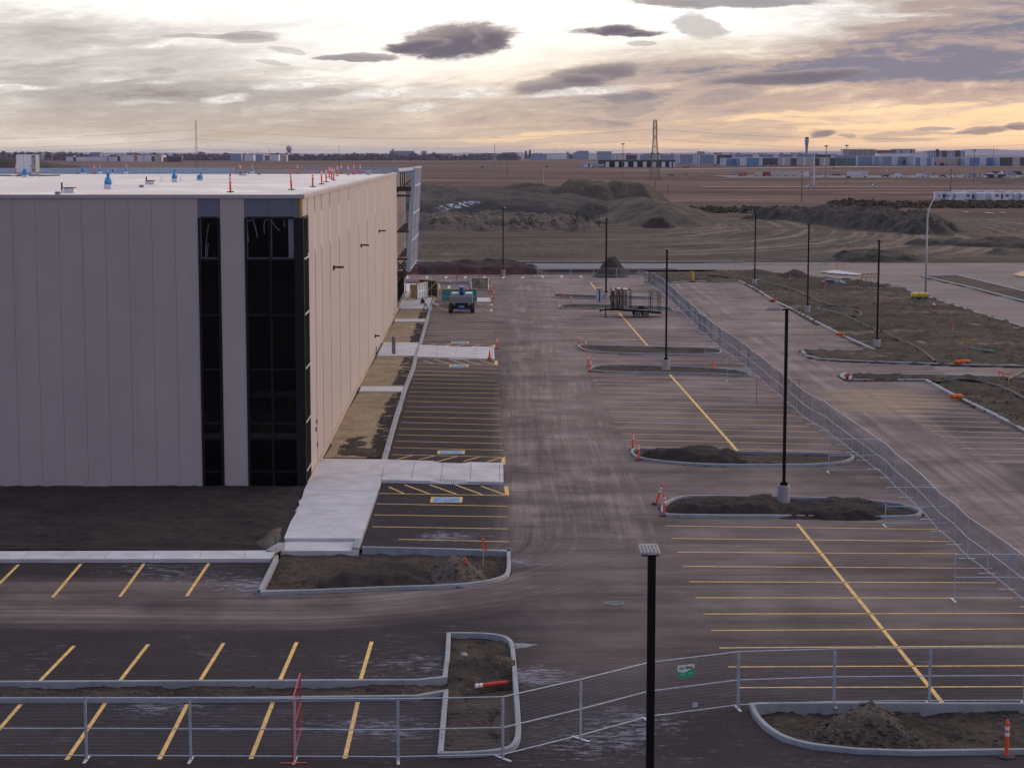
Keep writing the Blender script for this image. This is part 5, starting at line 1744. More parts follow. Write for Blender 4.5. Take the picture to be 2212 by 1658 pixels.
# ================================================================ orange delineator posts
def make_delineator(name, wide):
    r = thing(name, '', 'delineator post')
    mb = MB()
    mb.lathe([(.060, .05), (.058, .9), (.055, 1.02), (.035, 1.05), (.035, 1.08), (.02, 1.10)], 10)
    mb.build('post', M['orange'], r)
    mb = MB()
    mb.lathe([(.063, .80), (.063, .90)], 10)
    mb.build('reflective_band', M['reflect'], r)
    mb = MB()
    mb.lathe([(.063, .63), (.063, .73)], 10)
    mb.build('reflective_band', M['reflect'], r)
    mb = MB()
    if wide:
        mb.lathe([(.24, 0), (.24, .035), (.18, .055), (.07, .06)], 14)
    else:
        mb.box(-.20, .20, -.20, .20, 0, .05, bevel=.015)
    mb.build('base', M['rubber'], r)
    return r
d0 = make_delineator('delineator_post', True)
d0.location = G(*zL(2012, 1588))
tag(d0, 'orange post on a round rubber base beside the nearest curved bed', None)
d1 = make_delineator('delineator_post', False)
d1.location = G(*zI(438, 895))
GRD = [(zI, 438, 893, 0, 0, 'orange post with white bands, second pair left end, nearer of the two'),
       (zI, 400, 823, 0, 0, 'orange post at the left tip of the second kerbed bed, farther one'),
       (zI, 612, 1268, 0, 0, 'upright orange post at the left tip of the nearest long bed'),
       (zI, 556, 1190, .30, 1, 'strongly leaning orange post at the left tip of the nearest long bed'),
       (zI, 38, 122, 0, 0, 'orange post at the left tip of the fourth bed, farther one'),
       (zI, 82, 156, 0, 0, 'orange post at the left tip of the fourth bed, nearer one'),
       (zI, 100, 262, -.04, 0, 'orange post at the left tip of the third bed, farther one'),
       (zI, 115, 299, 0, 0, 'orange post at the left tip of the third bed, nearer one'),
       (zF, 232, 445, 0, 0, 'leftmost orange post of the far group near the trailer'),
       (zF, 330, 480, 0, 0, 'orange post second from left in the far group near the trailer'),
       (zF, 412, 545, 0, 0, 'rightmost orange post of the far group near the trailer'),
       (zF, 318, 585, 0, 0, 'nearest orange post of the far group near the trailer'),
       (zE, 500, 525, 0, 0, 'orange post beside the entrance glazing'),
       (zE, 1628, 512, .03, 0, 'orange post left of a pair behind the lift'),
       (zE, 1662, 510, 0, 0, 'orange post with a wide white top right of a pair behind the lift'),
       (zE, 1686, 602, .03, 0, 'orange post rightmost near the far crossing by the lift'),
       (zE, 1660, 662, 0, 0, 'orange post at the corner of the far crossing by the lift'),
       (zE, 1735, 1280, 0, 0, 'single orange post at the aisle end of the second crossing')]
for k, (z_, x, y, tilt, _, lab) in enumerate(GRD):
    loc = G(*z_(x, y))
    if k == 0:
        d1.location = loc
        tag(d1, lab, None)
        continue
    dup(d1, loc, 0, lab, rot=(0, tilt, RNG.uniform(-.4, .4)))
RF = [(562, 447, 0, 'orange roof post nearest the front edge, by itself'), (1078, 428, -.05, 'leaning orange roof post at the front right corner'),
      (1257, 402, 0, 'third orange roof post along the right edge from the front corner'), (1332, 380, 0, 'fourth orange roof post along the right edge from the front corner'),
      (1370, 362, 0, 'fifth orange roof post along the right edge from the front corner'), (1397, 322, 0, 'orange roof post in the crowded cluster, farthest left'),
      (1416, 335, 0, 'orange roof post in the middle of the crowded cluster'), (1434, 348, 0, 'orange roof post in the crowded cluster, nearest the viewer'),
      (1463, 308, 0, 'orange roof post just right of the crowded cluster'), (1497, 284, 0, 'orange roof post behind the crowded cluster near the back'),
      (1557, 302, -.04, 'slightly leaning orange roof post third from the right end'), (1603, 297, 0, 'orange roof post second from the right end'),
      (1657, 288, 0, 'rightmost orange roof post near the far corner'), (1128, 277, 0, 'lone orange roof post near the back edge centre')]
for x, y, t, lab in RF:
    dup(d1, RG(*zO(x, y)), 0, lab, rot=(0, t, 0), group='orange posts on the roof')
dup(d1, RG(*zA(1546, 470)) + Vector((.1, .6, .1)), 0, 'strongly leaning orange roof post over a small wrapped vent', rot=(0, -.28, 0), group='orange posts on the roof')
dup(d1, RG(*zN(1213, 425)), 0, 'orange roof post at the back parapet left of a stack vent', group='orange posts on the roof')
dup(d1, RG(*zN(206, 427)), 0, 'orange roof post at the far left beside the white cabinet', group='orange posts on the roof')
M['redplastic'] = simple('red_plastic', (0.55, 0.03, 0.025), 0.5)
# the red and white tube lying in the pit
a, b = G(*zK(1490, 1125), .05), G(*zK(1695, 1102), .05)
r = thing('marker_tube', 'red tube with white bands lying in the gravel pit', 'marker tube', a)
mb = MB()
L = (b - a)
mb.tube([L * .22, L], .075, 8)
mb.build('tube', M['redplastic'], r)
mb = MB()
mb.tube([L * 0, L * .08], .076, 8)
mb.build('reflective_band', M['reflect'], r)
mb = MB()
mb.tube([L * .12, L * .21], .077, 8)
mb.build('reflective_band', M['reflect'], r)
# cones
def make_cone():
    r = thing('traffic_cone', '', 'traffic cone')
    mb = MB()
    mb.lathe([(.15, .035), (.13, .08), (.03, .70), (.015, .72)], 12)
    mb.build('cone', M['orange'], r)
    mb = MB()
    mb.box(-.2, .2, -.2, .2, 0, .035, bevel=.01)
    mb.build('base', M['rubber'], r)
    return r
c0 = make_cone()
c0.location = G(*zE(1633, 1410), WZ)
tag(c0, 'orange traffic cone on the corner of the second crossing')
dup(c0, G(*zF(1953, 1240)), 0, 'orange traffic cone on the asphalt beside the third bed')

# ================================================================ lamp posts
def make_lamp(two):
    r = thing('lamp_post', '', 'lamp post')
    mb = MB()
    mb.lathe([(.30, -.1), (.30, .80), (.28, .83)], 20)
    mb.smooth = False
    mb.build('pedestal', M['pedestal'], r)
    mb = MB()
    mb.box(-.19, .19, -.19, .19, .83, .88)
    mb.box(-.155, .155, -.155, .155, .88, 1.0)
    mb.build('base_plate', M['black'], r)
    mb = MB()
    mb.box(-.075, .075, -.075, .075, 1.0, 9.50)
    mb.build('pole', M['black'], r)
    def head(sgn, L):
        mb = MB()
        mb.box(min(.075 * sgn, .26 * sgn), max(.075 * sgn, .26 * sgn), -.04, .04, 9.40, 9.48)
        mb.build('arm', M['black'], r)
        x0, x1 = sorted((.24 * sgn, (.24 + L) * sgn))
        mb = MB()
        mb.box(x0, x1, -.19, .19, 9.40, 9.49, bevel=.03)
        mb.cur = 1
        mb.box(x0 + .05, x1 - .05, -.17, .17, 9.385, 9.399)
        mb.cur = 2
        for k in range(-2, 3):
            mb.box(x0 + .08, x1 - .08, k * .07 - .01, k * .07 + .01, 9.491, 9.515)
        mb.build('lamp_head', [M['lampgrey'], M['white'], M['greysteel']], r)
    head(-1, .80)
    if two:
        head(1, .50)
    return r
lp1 = make_lamp(False)
lp2 = make_lamp(True)
def place_lamp(proto, x, y, rz, lab, first=[0]):
    loc = G(x, y)
    if first[0] == 0 and proto is lp1:
        proto.location = loc
        proto.rotation_euler = (0, 0, rz)
        tag(proto, lab, None, 'black lamp posts of the parking lot')
        first[0] = 1
        return
    dup(proto, loc, rz, lab, 'black lamp posts of the parking lot')
place_lamp(lp1, 1692.5, 1083, 0, 'black lamp post on a concrete pedestal in the nearest long bed')
ln = G(1403, 1658)
ntop = onY(1410, 1214, 36.0)
dn = dup(lp1, (ntop.x - .02, 36.0, 0), R(-90))
tag(dn, 'nearest black lamp post seen from above with a pale finned head', None, 'black lamp posts of the parking lot')
place_lamp(lp1, 1438.5, 799, R(-96), 'black lamp post standing in the third bed with the centre line before it')
lp2.location = G(1309, 647)
lp2.rotation_euler = (0, 0, R(30))
tag(lp2, 'black lamp post just behind the black trailer', None, 'black lamp posts of the parking lot')
place_lamp(lp1, 1087, 595, R(-100), 'farthest left black lamp post by the far fence and entrance')
place_lamp(lp1, 1630, 616, 0, 'black lamp post at the far corner of the upper right stalls')
place_lamp(lp1, 1744, 676, 0, 'black lamp post beside the looped hose')
place_lamp(lp1, 1894, 753, 0, 'black lamp post at the corner of the bare verge spit')
# curved galvanised street light
sl_ = thing('street_light', 'tall pale galvanised street light with a curved arm above the yellow roller', 'street light', G(1999, 646))
Yk = G(1999, 646).y / FPX / CP
zt_ = hz(415, G(1999, 646).y)
mb = MB()
pth = [(0, 0, .3), (0, 0, zt_ * .55), (.02, 0, zt_ * .76), (.12, 0, zt_ * .83), (.45, 0, zt_ * .905), (1.0, 0, zt_ * .96), (1.7, 0, zt_ * .99), (2.4, 0, zt_), (2.9, 0, zt_)]
mb.smooth = True
mb.tube(pth, [.13, .10, .085, .08, .07, .06, .055, .05, .05], 10)
mb.build('pole', M['silver'], sl_)
mb = MB()
mb.box(-.19, .19, -.19, .19, 0, .3, bevel=.02)
mb.build('base', M['greysteel'], sl_)

# ================================================================ temporary fence panels
def make_panel(L, mat, name='mesh_fence'):
    r = thing(name, '', 'fence panel')
    Hh, z0 = 1.80, .10
    mb = MB()
    t = .021
    for x in (t, L - t):
        mb.tube([(x, 0, .03), (x, 0, Hh + .02)], t, 6)
    for z in (z0 + .03, (Hh + z0) * .48, Hh):
        mb.tube([(t, 0, z), (L - t, 0, z)], t * .85, 6)
    mb.build('frame', M[mat], r)
    mb = MB()
    w_ = 0.0023 if mat == 'galv' else .0014
    def wire(p, q):
        mb.tube([p, q], w_, 3, cap=False)
    n = int(L / .052)
    for k in range(1, n):
        wire((L * k / n, .0, z0 + .03), (L * k / n, .0, Hh))
    for k in range(1, 16):
        z = z0 + .03 + (Hh - z0 - .03) * k / 16
        wire((t, .004, z), (L - t, .004, z))
    mb.build('mesh', M['wire'] if mat == 'galv' else M['red'], r)
    mb = MB()
    mb.box(-.045, .045, -.36, .36, .0, .03, bevel=.008)
    mb.build('foot', M['silver'] if mat == 'galv' else M['red'], r)
    return r
PANL = 2.93
fp = make_panel(PANL, 'galv')
rp = make_panel(PANL, 'red', 'mesh_fence')
used = {'galv': False, 'red': False}
def panel(a, b, lab, kind='galv', group='temporary mesh fence panels'):
    proto = fp if kind == 'galv' else rp
    d = b - a
    L = Vector((d.x, d.y, 0)).length
    rz = math.atan2(d.y, d.x)
    if not used[kind]:
        used[kind] = True
        proto.location = (a.x, a.y, 0)
        proto.rotation_euler = (0, 0, rz)
        proto.scale = (L / PANL, 1, 1)
        tag(proto, lab, None, group)
        return proto
    return dup(proto, (a.x, a.y, 0), rz, lab, group, scale=(L / PANL, 1, 1))
near = [(-38, 1640), (187, 1640), (412, 1641), (637, 1642), (860, 1643), (1086, 1638), (1254, 1596), (1399, 1556), (1594, 1530), (1801, 1523), (2007, 1521), (2212, 1520), (2420, 1520)]
NL = ['mesh fence panel cut off by the left edge of the photo', 'mesh fence panel left of the nearest-left full pair of posts', 'mesh fence panel just left of the red panel standing crosswise',
      'mesh fence panel just right of the red panel standing crosswise', 'mesh fence panel across the foot of the gravel pit', 'mesh fence panel slanting away right of the gravel pit',
      'slanting mesh fence panel just left of the nearest lamp post', 'mesh fence panel carrying the green and white sign', 'mesh fence panel right of the one with the sign',
      'mesh fence panel over the middle of the curved bed', 'mesh fence panel where the centre line ends', 'mesh fence panel cut off by the lower right edge']
NP = []
for k in range(len(near) - 1):
    a, b = G(*near[k]), G(*near[k + 1])
    NP.append(panel(a, b, NL[k]))
# perpendicular red one
a, b = G(633, 1648), G(650, 1581)
b = a + (b - a).normalized() * PANL
panel(a, b, 'red mesh panel standing crosswise through the near fence', 'red', 'red mesh fence panels')
# long wavy run on the right lot
line = [G(2360, 1395), G(2212, 1305), G(2070, 1188), G(*zG(1310, 1598)), G(*zG(1190, 1492)), G(*zG(1065, 1412)), G(*zG(905, 1275)), G(*zG(700, 1150)), G(*zG(620, 1068)), G(*zG(410, 890)), G(*zG(318, 808)), G(*zG(268, 770)), G(*zG(165, 694)), G(*zG(0, 562)),
        G(*zF(1880, 880)), G(*zF(1700, 720)), G(*zF(1540, 560)), G(*zF(1420, 440)), G(*zF(1290, 350))]
pts = [line[0]]
seg, pos = 0, line[0].copy()
k = 0
while seg < len(line) - 1:
    tgt = line[seg + 1]
    d = (tgt - pos)
    if d.length < PANL:
        seg += 1
        if seg >= len(line) - 1:
            break
        # walk round the corner
        rest = PANL - d.length
        nd = (line[seg + 1] - tgt).normalized()
        pos = tgt + nd * rest
    else:
        pos = pos + d.normalized() * PANL
    k += 1
    pts.append(pos + Vector((0.06 if k % 3 == 0 else (-0.07 if k % 2 else 0.02), 0, 0)))
for k in range(len(pts) - 1):
    panel(pts[k], pts[k + 1], 'galvanised mesh fence panel, %s from the near end of the long wavy run' % nth(k + 1), group='long wavy fence run on the right')
# braces standing across the run
BR = [((2060, 1297), (2200, 1297), 'mesh brace panel across the long run at the right edge of the photo'), (zI(2100, 1337), None, 'mesh brace panel across the long run beside the nearest long bed'),
      (zI(1718, 975), None, 'mesh brace panel across the long run behind the second bed'), (zG(205, 914), None, 'mesh brace panel across the long run beside the third bed'),
      (zF(1860, 1080), None, 'mesh brace panel across the long run beside the fourth bed'), (zF(1525, 802), None, 'mesh brace panel across the long run beyond the trailer')]
for p, q, lab in BR:
    a = G(*p)
    panel(a, a + Vector((PANL, 0.05, 0)), lab)
a = G(*zG(402, 1079))
panel(a, a + Vector((PANL, .02, 0)), 'red mesh brace panel across the long run behind the second lamp post', 'red', 'red mesh fence panels')
# far fence
for k in range(5):
    a = G(*zF(165 + 247 * k, 303))
    b = G(*zF(165 + 247 * (k + 1), 303))
    if k < 4:
        panel(a, b, 'mesh fence panel, %s from the left in the far cross fence' % nth(k + 1), group='far cross fence')
for (x0, y0, x1, y1, lab) in ((52, 296, 84, 300, 'mesh panel folded edge-on at the left end of the far cross fence'), (1128, 330, 1180, 335, 'mesh panel turned edge-on at the right end of the far cross fence'),
                              (1222, 350, 1290, 395, 'mesh panel slanting at the start of the long wavy run')):
    a, b = G(*zF(x0, y0)), G(*zF(x1, y1))
    dr = (b - a).normalized()
    panel(a, a + dr * PANL * .8, lab)
for k, (x0, x1, y) in enumerate(((868, 1187, 352), (1187, 1495, 352), (1495, 1790, 345), (1790, 2105, 341))):
    a, b = G(*zE(x0, y)), G(*zE(x1, y))
    panel(a, b, 'thin red mesh fence panel, %s from the left beyond the entrance' % nth(k + 1), 'red', 'red mesh fence panels')
a = G(*zE(575, 372))
panel(a, a + Vector((.75, PANL, 0)), 'red mesh panel edge-on below the hanging screen', 'red', 'red mesh fence panels')
# sign on the fence
sgp = NP[7]
a, b = G(*near[7]), G(*near[8])
dirv = (b - a).normalized()
ps = a.lerp(b, (1478.5 - 1399) / (1594 - 1399))
sg = thing('fence_sign', 'green and white sign hung high on the near fence', 'sign', (ps.x, ps.y, 1.40), math.atan2(dirv.y, dirv.x))
mb = MB()
Ws, Hs = .29, .20
mb.box(-Ws, Ws, -.032, -.027, -Hs, Hs)
mb.build('board', M['white'], sg)
mb = MB()
N = 14
top = [(-Ws + 2 * Ws * k / N, .012 - .05 * math.sin((k / N) * 5.2 - .4) * (1 - k / N * .2) + .02 * k / N) for k in range(N + 1)]
for k in range(N):
    mb.quad([(top[k][0], -.035, -Hs), (top[k + 1][0], -.035, -Hs), (top[k + 1][0], -.035, top[k + 1][1]), (top[k][0], -.035, top[k][1])])
mb.build('green_wave', M['brightgreen'], sg)
text_mesh('lettering', 'fast', .14, M['brightgreen'], sg, (-.225, -.038, .115), (R(90), 0, 0), .003, .001, 'LEFT', .86)
text_mesh('lettering', 'fence', .14, M['ink'], sg, (-.012, -.038, .115), (R(90), 0, 0), .003, .001, 'LEFT', .80)
mb = MB()
for (x0, x1, z) in ((-.20, -.03, -.075), (.06, .22, -.065), (-.16, -.05, -.11), (.08, .2, -.10)):
    mb.box(x0, x1, -.039, -.036, z - .008, z + .008)
mb.build('small_lettering', M['paleblue'], sg)
mb = MB()
mb.box(-.09, .09, -.032, -.026, -.07, .07)
o = mb.build('blue_tag', M['paleblue'])
q = a.lerp(b, (1499 - 1399) / (1594 - 1399))
o.location = (q.x, q.y, .32)
o.rotation_euler = (0, 0, math.atan2(dirv.y, dirv.x))
tag(o, 'small blue-grey tag low on the fence panel with the sign', 'tag')
mb = MB()
mb.box(-.28, .28, -.03, -.025, -.2, .2)
o = mb.build('fence_sign', M['paleblue'])
aa, bb = pts[2], pts[3]
q = G(2186, 1277)
o.location = (q.x + .1, q.y, 1.3)
o.rotation_euler = (0, 0, math.atan2((bb - aa).y, (bb - aa).x) + math.pi)
tag(o, 'pale blue sign seen from behind on the long fence at the right edge', 'sign')

# ================================================================ machines and site things in the parking lot
def wheel(mb, x, y, r, wd, n=16):
    Mx = Matrix.Translation((x, y, r)) @ Matrix.Rotation(R(90), 4, 'Y')
    mb.lathe([(r * .7, -wd / 2), (r * .95, -wd / 2), (r, -wd * .35), (r, wd * .35), (r * .95, wd / 2), (r * .7, wd / 2)], n, 0, 0, Mx)
# boom lift seen from behind
p = G(997, 676)
bl = thing('boom_lift', 'blue and grey boom lift parked with its rear to the camera near the entrance', 'boom lift', p)
for x in (-1.15, 1.15):
    for y in (.15, 2.75):
        mb = MB()
        wheel(mb, x, y, .50, .42)
        wh = mb.build('wheel', M['rubber'], bl)
        mb = MB()
        Mx = Matrix.Translation((x, y, .5)) @ Matrix.Rotation(R(90), 4, 'Y')
        mb.lathe([(.26, -.22), (.26, .22)], 12, 0, 0, Mx)
        mb.build('rim', M['greysteel'], wh)
mb = MB()
mb.box(-.72, .72, .0, 2.9, .48, .92, bevel=.04)
mb.box(-1.0, 1.0, .05, .28, .42, .62)
mb.box(-1.0, 1.0, 2.6, 2.85, .42, .62)
mb.build('chassis', M['frame'], bl)
mb = MB()
mb.box(-.44, .42, -.22, -.01, .34, .92, bevel=.03)
mb.box(.43, .95, -.12, .02, .34, .60)
mb.build('rear_plate', M['blue'], bl)
text_mesh('lettering', 'S-60', .24, M['white'], bl, (0, -.226, .70), (R(90), 0, 0), .006, .003)
mb = MB()
mb.box(-.62, .62, -.30, -.16, .24, .31, bevel=.02)
mb.build('bumper', M['silver'], bl)
mb = MB()
mb.box(-.75, .75, .3, 2.3, .93, 1.10)
mb.build('turntable', M['frame'], bl)
mb = MB()
prof = [(-.72, 1.10), (-.74, 1.75), (-.62, 2.02), (-.35, 2.14), (1.4, 2.14), (1.6, 2.0), (1.6, 1.10)]
mb.extr(prof, -1.12, -.34)
mb.extr(prof, .38, 1.16)
mb.extr([(-.76, 1.12), (-.78, 1.72), (-.66, 1.92), (-.3, 1.98), (-.3, 1.12)], -.335, .375)
ho = mb.build('hood', M['greyhood'], bl)
mb = MB()
mb.box(-1.10, -.36, -.36, 1.42, 2.142, 2.16)
mb.box(.40, 1.14, -.36, 1.42, 2.142, 2.16)
mb.build('hood_top', M['white'], ho)
mb = MB()
mb.box(-.20, .24, -.62, .1, 1.985, 2.42)
mb.extr([(-.55, 2.43), (-.60, 2.80), (.35, 2.88), (.5, 2.43)], -.21, .21)
mb.beam((0, .3, 2.62), (0, 7.6, 2.20), .30, .40)
mb.beam((0, 6.9, 2.2), (0, 9.4, 1.6), .2, .24)
mb.build('boom', M['blue'], bl)
mb = MB()
mb.box(-.16, .20, -.63, -.61, 2.05, 2.2)
mb.tube([(-1.05, -.5, 2.14), (-1.12, -.5, 2.3)], .05, 6)
mb.build('hydraulics', M['black'], bl)
mb = MB()
for z in (.5, 1.0, 1.55):
    mb.tube([(-.9, 9.5, z), (.9, 9.5, z), (.9, 10.4, z), (-.9, 10.4, z)], .025, 5, closed=True)
for x, y in ((-.9, 9.5), (.9, 9.5), (.9, 10.4), (-.9, 10.4)):
    mb.tube([(x, y, .45), (x, y, 1.55)], .025, 5)
mb.box(-.9, .9, 9.5, 10.4, .45, .5)
mb.build('platform', M['blue'], bl)

# lumber-framed hoardings and crates round the entrance
def hoarding(label, a, b, h, board, zz=0.0, n=4, sill=.0, name='hoarding'):
    d = b - a
    L = Vector((d.x, d.y, 0)).length
    r = thing(name, label, 'hoarding', (a.x, a.y, zz), math.atan2(d.y, d.x))
    mb = MB()
    mb.box(0.02, L - .02, .0, .02, sill, h - .05)
    mb.build('sheathing', M[board], r)
    mb = MB()
    mb.box(-.03, L + .03, -.06, .0, h - .09, h)
    mb.box(0, L, -.05, .0, h * .5 - .03, h * .5 + .03)
    mb.box(0, L, -.05, .0, sill, sill + .08)
    for k in range(n + 1):
        x = L * k / n
        mb.box(x - .03, x + .03, -.055, -.001, 0, h - .091)
    mb.build('studs', M['wood'], r)
    return r, L
a, b = G(*zS(790, 830)), G(*zS(1650, 835))
r, L = hoarding('lumber-framed hoarding with teal sheets standing behind the boom lift', a, b, 1.75, 'tealboard', 0, 4, .28)
a, b = G(*zS(245, 660)), G(*zS(690, 690))
r, L = hoarding('green-sheathed lumber hoarding with a diagonal brace left of the boom lift', a, b, 1.95, 'greenboard', WZ, 3)
mb = MB()
mb.beam((L * .45, -1.0, .05), (L * 1.15, -.1, 2.2), .07, .12)
mb.beam((L + .05, -.05, 0), (L + .05, -.05, 1.75), .2, .1)
mb.build('brace', M['wood'], r)
mb = MB()
mb.box(L * .3, L * .95, -.9, -.1, 0, .10)
mb.box(L * .45, L * .85, -.75, -.3, .10, .18)
o = mb.build('lumber_stack', M['wood'])
o.location = (a.x, a.y, WZ)
o.rotation_euler = (0, 0, math.atan2((b - a).y, (b - a).x))
tag(o, 'small stack of lumber lying before the green-sheathed hoarding', 'lumber stack')
a, b = G(*zS(195, 740)), G(*zS(440, 700))
d = b - a
L = Vector((d.x, d.y, 0)).length
r = thing('window_crate', 'white gridded window crate leaning in a lumber frame beside the wall', 'crate', (a.x, a.y, WZ), math.atan2(d.y, d.x))
mb = MB()
mb.box(0, L, .02, .08, .08, 1.72)
mb.build('board', M['paleblue'], r)
mb = MB()
for k in range(5):
    mb.box(L * k / 4 - .035, L * k / 4 + .035, -.05, .015, .05, 1.72)
mb.box(-.03, L + .03, -.045, .017, .85, .95)
mb.build('grid', M['white'], r)
mb = MB()
mb.box(-.04, L + .04, -.06, .1, 1.725, 1.86)
mb.box(-.12, -.045, -.06, .9, 0, 1.7)
mb.beam((-1.5, .5, 0), (-.1, .5, 1.5), .07, .1)
mb.beam((-1.6, .3, .1), (0, .3, .1), .1, .08)
mb.build('lumber', M['wood'], r)
p = G(*zS(320, 815), WZ)
r = thing('plate_compactor', 'small black engine-driven compactor standing on the entrance paving', 'compactor', p, .3)
mb = MB()
mb.extr([(-.3, .05), (.3, .05), (.38, .18), (-.38, .18)], -.22, .22)
mb.build('plate', M['greysteel'], r)
mb = MB()
mb.box(-.18, .2, -.2, .2, .19, .42, bevel=.03)
mb.lathe([(.13, .421), (.13, .56), (.06, .60)], 10, .0, .0)
mb.build('engine', M['frame'], r)
mb = MB()
mb.tube([(-.15, -.25, .3), (-.3, -.8, .8), (.3, -.8, .8), (.15, -.25, .3)], .022, 6)
mb.build('handle', M['greysteel'], r)
p = G(*zS(625, 880))
mb = MB()
mb.smooth = True
def lump(mb, cx, cy, cz, rx, ry, rz_, n=9, m=6, j=.25):
    base = len(mb.v)
    for i in range(m + 1):
        t = math.pi * i / m
        for k in range(n):
            u = 2 * math.pi * k / n
            q = 1 + RNG.uniform(-j, j)
            mb.add([(cx + rx * q * math.sin(t) * math.cos(u), cy + ry * q * math.sin(t) * math.sin(u), cz + rz_ * q * math.cos(t))])
    for i in range(m):
        for k in range(n):
            mb.face([base + i * n + k, base + i * n + (k + 1) % n, base + (i + 1) * n + (k + 1) % n, base + (i + 1) * n + k])
lump(mb, 0, 0, .16, .28, .22, .18)
lump(mb, -.22, .1, .2, .16, .18, .2)
lump(mb, .24, -.1, .12, .2, .16, .13)
o = mb.build('wrap_pile', M['pinkwrap'])
o.location = p
tag(o, 'crumpled pale wrapping dumped at the kerb left of the boom lift', 'wrapping')
p = G(*zS(395, 995))
r = thing('sawhorse', 'dark folding sawhorse standing at the far bed edge', 'sawhorse', p, .2)
mb = MB()
for s in (-1, 1):
    for y in (-.25, .25):
        mb.beam((s * .32, y, .1), (0, y * .6, .78), .05, .05)
mb.build('legs', M['greysteel'], r)
mb = MB()
mb.box(-.06, .06, -.4, .4, .76, .84)
mb.build('top_bar', M['greysteel'], r)

# open utility trailer with tall racks, loaded with wrapped board bundles
S_ = .003823
def tx(v):
    return (v - 270) * S_
def tz(v):
    return (945 - v) * S_
p = G(*zT(270, 945))
tr = thing('utility_trailer', 'black tandem-axle utility trailer with tall racks carrying wrapped boards', 'trailer', p, 0.0)
W_ = 2.1
mb = MB()
for y in (0.05, W_ - .05):
    mb.beam((tx(540), y, tz(715)), (tx(1940), y, tz(815)), .09, .17)
mb.beam((tx(545), 0, tz(715)), (tx(545), W_, tz(715)), .1, .14)
mb.beam((tx(1930), 0, tz(815)), (tx(1930), W_, tz(815)), .1, .14)
mb.build('frame', M['black'], tr)
mb = MB()
mb.beam((tx(560), W_ / 2, tz(690)), (tx(1920), W_ / 2, tz(785)), W_ - .2, .05)
mb.build('deck', M['twood'], tr)
mb = MB()
mb.beam((tx(280), W_ / 2, tz(758)), (tx(700), .1, tz(735)), .09, .13)
mb.beam((tx(280), W_ / 2, tz(758)), (tx(700), W_ - .1, tz(735)), .09, .13)
mb.box(tx(270), tx(330), W_ / 2 - .06, W_ / 2 + .06, tz(800), tz(745))
mb.build('tongue', M['black'], tr)
mb = MB()
mb.tube([(tx(432), W_ / 2 - .5, tz(900)), (tx(432), W_ / 2 - .5, tz(640))], .05, 8)
mb.box(tx(400), tx(465), W_ / 2 - .6, W_ / 2 - .4, tz(945), tz(905))
mb.build('jack', M['black'], tr)
def rot_wheel(xc, y):
    mb = MB()
    Mx = Matrix.Translation((xc, y, .345)) @ Matrix.Rotation(R(90), 4, 'X')
    mb.lathe([(.22, -.11), (.32, -.11), (.345, -.07), (.345, .07), (.32, .11), (.22, .11)], 18, 0, 0, Mx)
    w_ = mb.build('wheel', M['rubber'], tr)
    mb = MB()
    mb.lathe([(.08, -.10), (.21, -.115), (.21, .115), (.08, .10)], 14, 0, 0, Mx)
    mb.build('rim', M['silver'], w_)
for xc in (1275, 1505):
    for y in (-.02, W_ + .02):
        rot_wheel(tx(xc), y)
mb = MB()
for y0, y1 in ((-.16, .10), (W_ - .1, W_ + .16)):
    pr = [(tx(1130), tz(760)), (tx(1180), tz(705)), (tx(1240), tz(690)), (tx(1540), tz(690)), (tx(1590), tz(710)), (tx(1630), tz(775))]
    for q0, q1 in zip(pr[:-1], pr[1:]):
        mb.quad([(q0[0], y0, q0[1]), (q1[0], y0, q1[1]), (q1[0], y1, q1[1]), (q0[0], y1, q0[1])])
        mb.quad([(q0[0], y0, q0[1]), (q1[0], y0, q1[1]), (q1[0], y0, q1[1] - .09), (q0[0], y0, q0[1] - .09)])
mb.build('fender', M['black'], tr)
mb = MB()
mb.box(tx(1315), tx(1465), -.1, .2, tz(685), tz(620), bevel=.01)
mb.build('toolbox', M['black'], tr)
for y in (0.0, W_):
    mb = MB()
    for xz, top in ((575, 160), (600, 165), (720, 165), (745, 170), (880, 165), (900, 200), (1095, 165), (1135, 200), (1640, 235), (1690, 240), (1870, 240), (1920, 270)):
        zb_ = .98 - (tx(xz) - 1.0) * .075
        mb.beam((tx(xz), y, zb_), (tx(xz), y, tz(top)), .045, .045)
    for (x0, x1, yz) in ((575, 1130, 205), (575, 1130, 345), (575, 1130, 520), (575, 1130, 580), (1130, 1920, 240), (1690, 1880, 335)):
        mb.beam((tx(x0), y, tz(yz)), (tx(x1), y, tz(yz)), .035, .035)
    mb.build('rack', M['black'], tr)
for k, (x0, x1, yt, yb, mat, lab) in enumerate(((605, 700, 210, 690, 'twood', 'tan wrapped board bundle at the tongue end of the trailer'), (755, 870, 165, 700, 'greysteel', 'grey and tan board bundle in the middle of the trailer load'),
                                                (915, 1065, 175, 705, 'pedestal', 'pale wrapped board bundle nearest the trailer wheels'))):
    r = thing('board_bundle', lab, 'board bundle', p + Vector((tx(x0), .45, .96 - k * .06)), 0)
    Wb, Hb = (tx(x1) - tx(x0)) * .72, tz(yt) - 1.05 + k * .05
    mb = MB()
    mb.box(0, Wb, 0, 1.2, 0.04, Hb, bevel=.02)
    mb.build('boards', M[mat], r)
    mb = MB()
    mb.box(Wb * .55, Wb * .75, -.012, 0, .3, Hb - .25)
    mb.build('slit', M['frame'], r)
    mb = MB()
    mb.box(-.02, Wb + .02, -.03, 1.22, Hb + .001, Hb + .13, bevel=.02)
    mb.build('top_wrap', M['pinkwrap'], r)
    mb = MB()
    mb.box(.05, Wb * .45, -.02, .0, Hb * .35, Hb * .7)
    mb.build('tan_sheet', M['tan'], r)
a, b = G(*zT(175, 512)), G(*zT(345, 512))
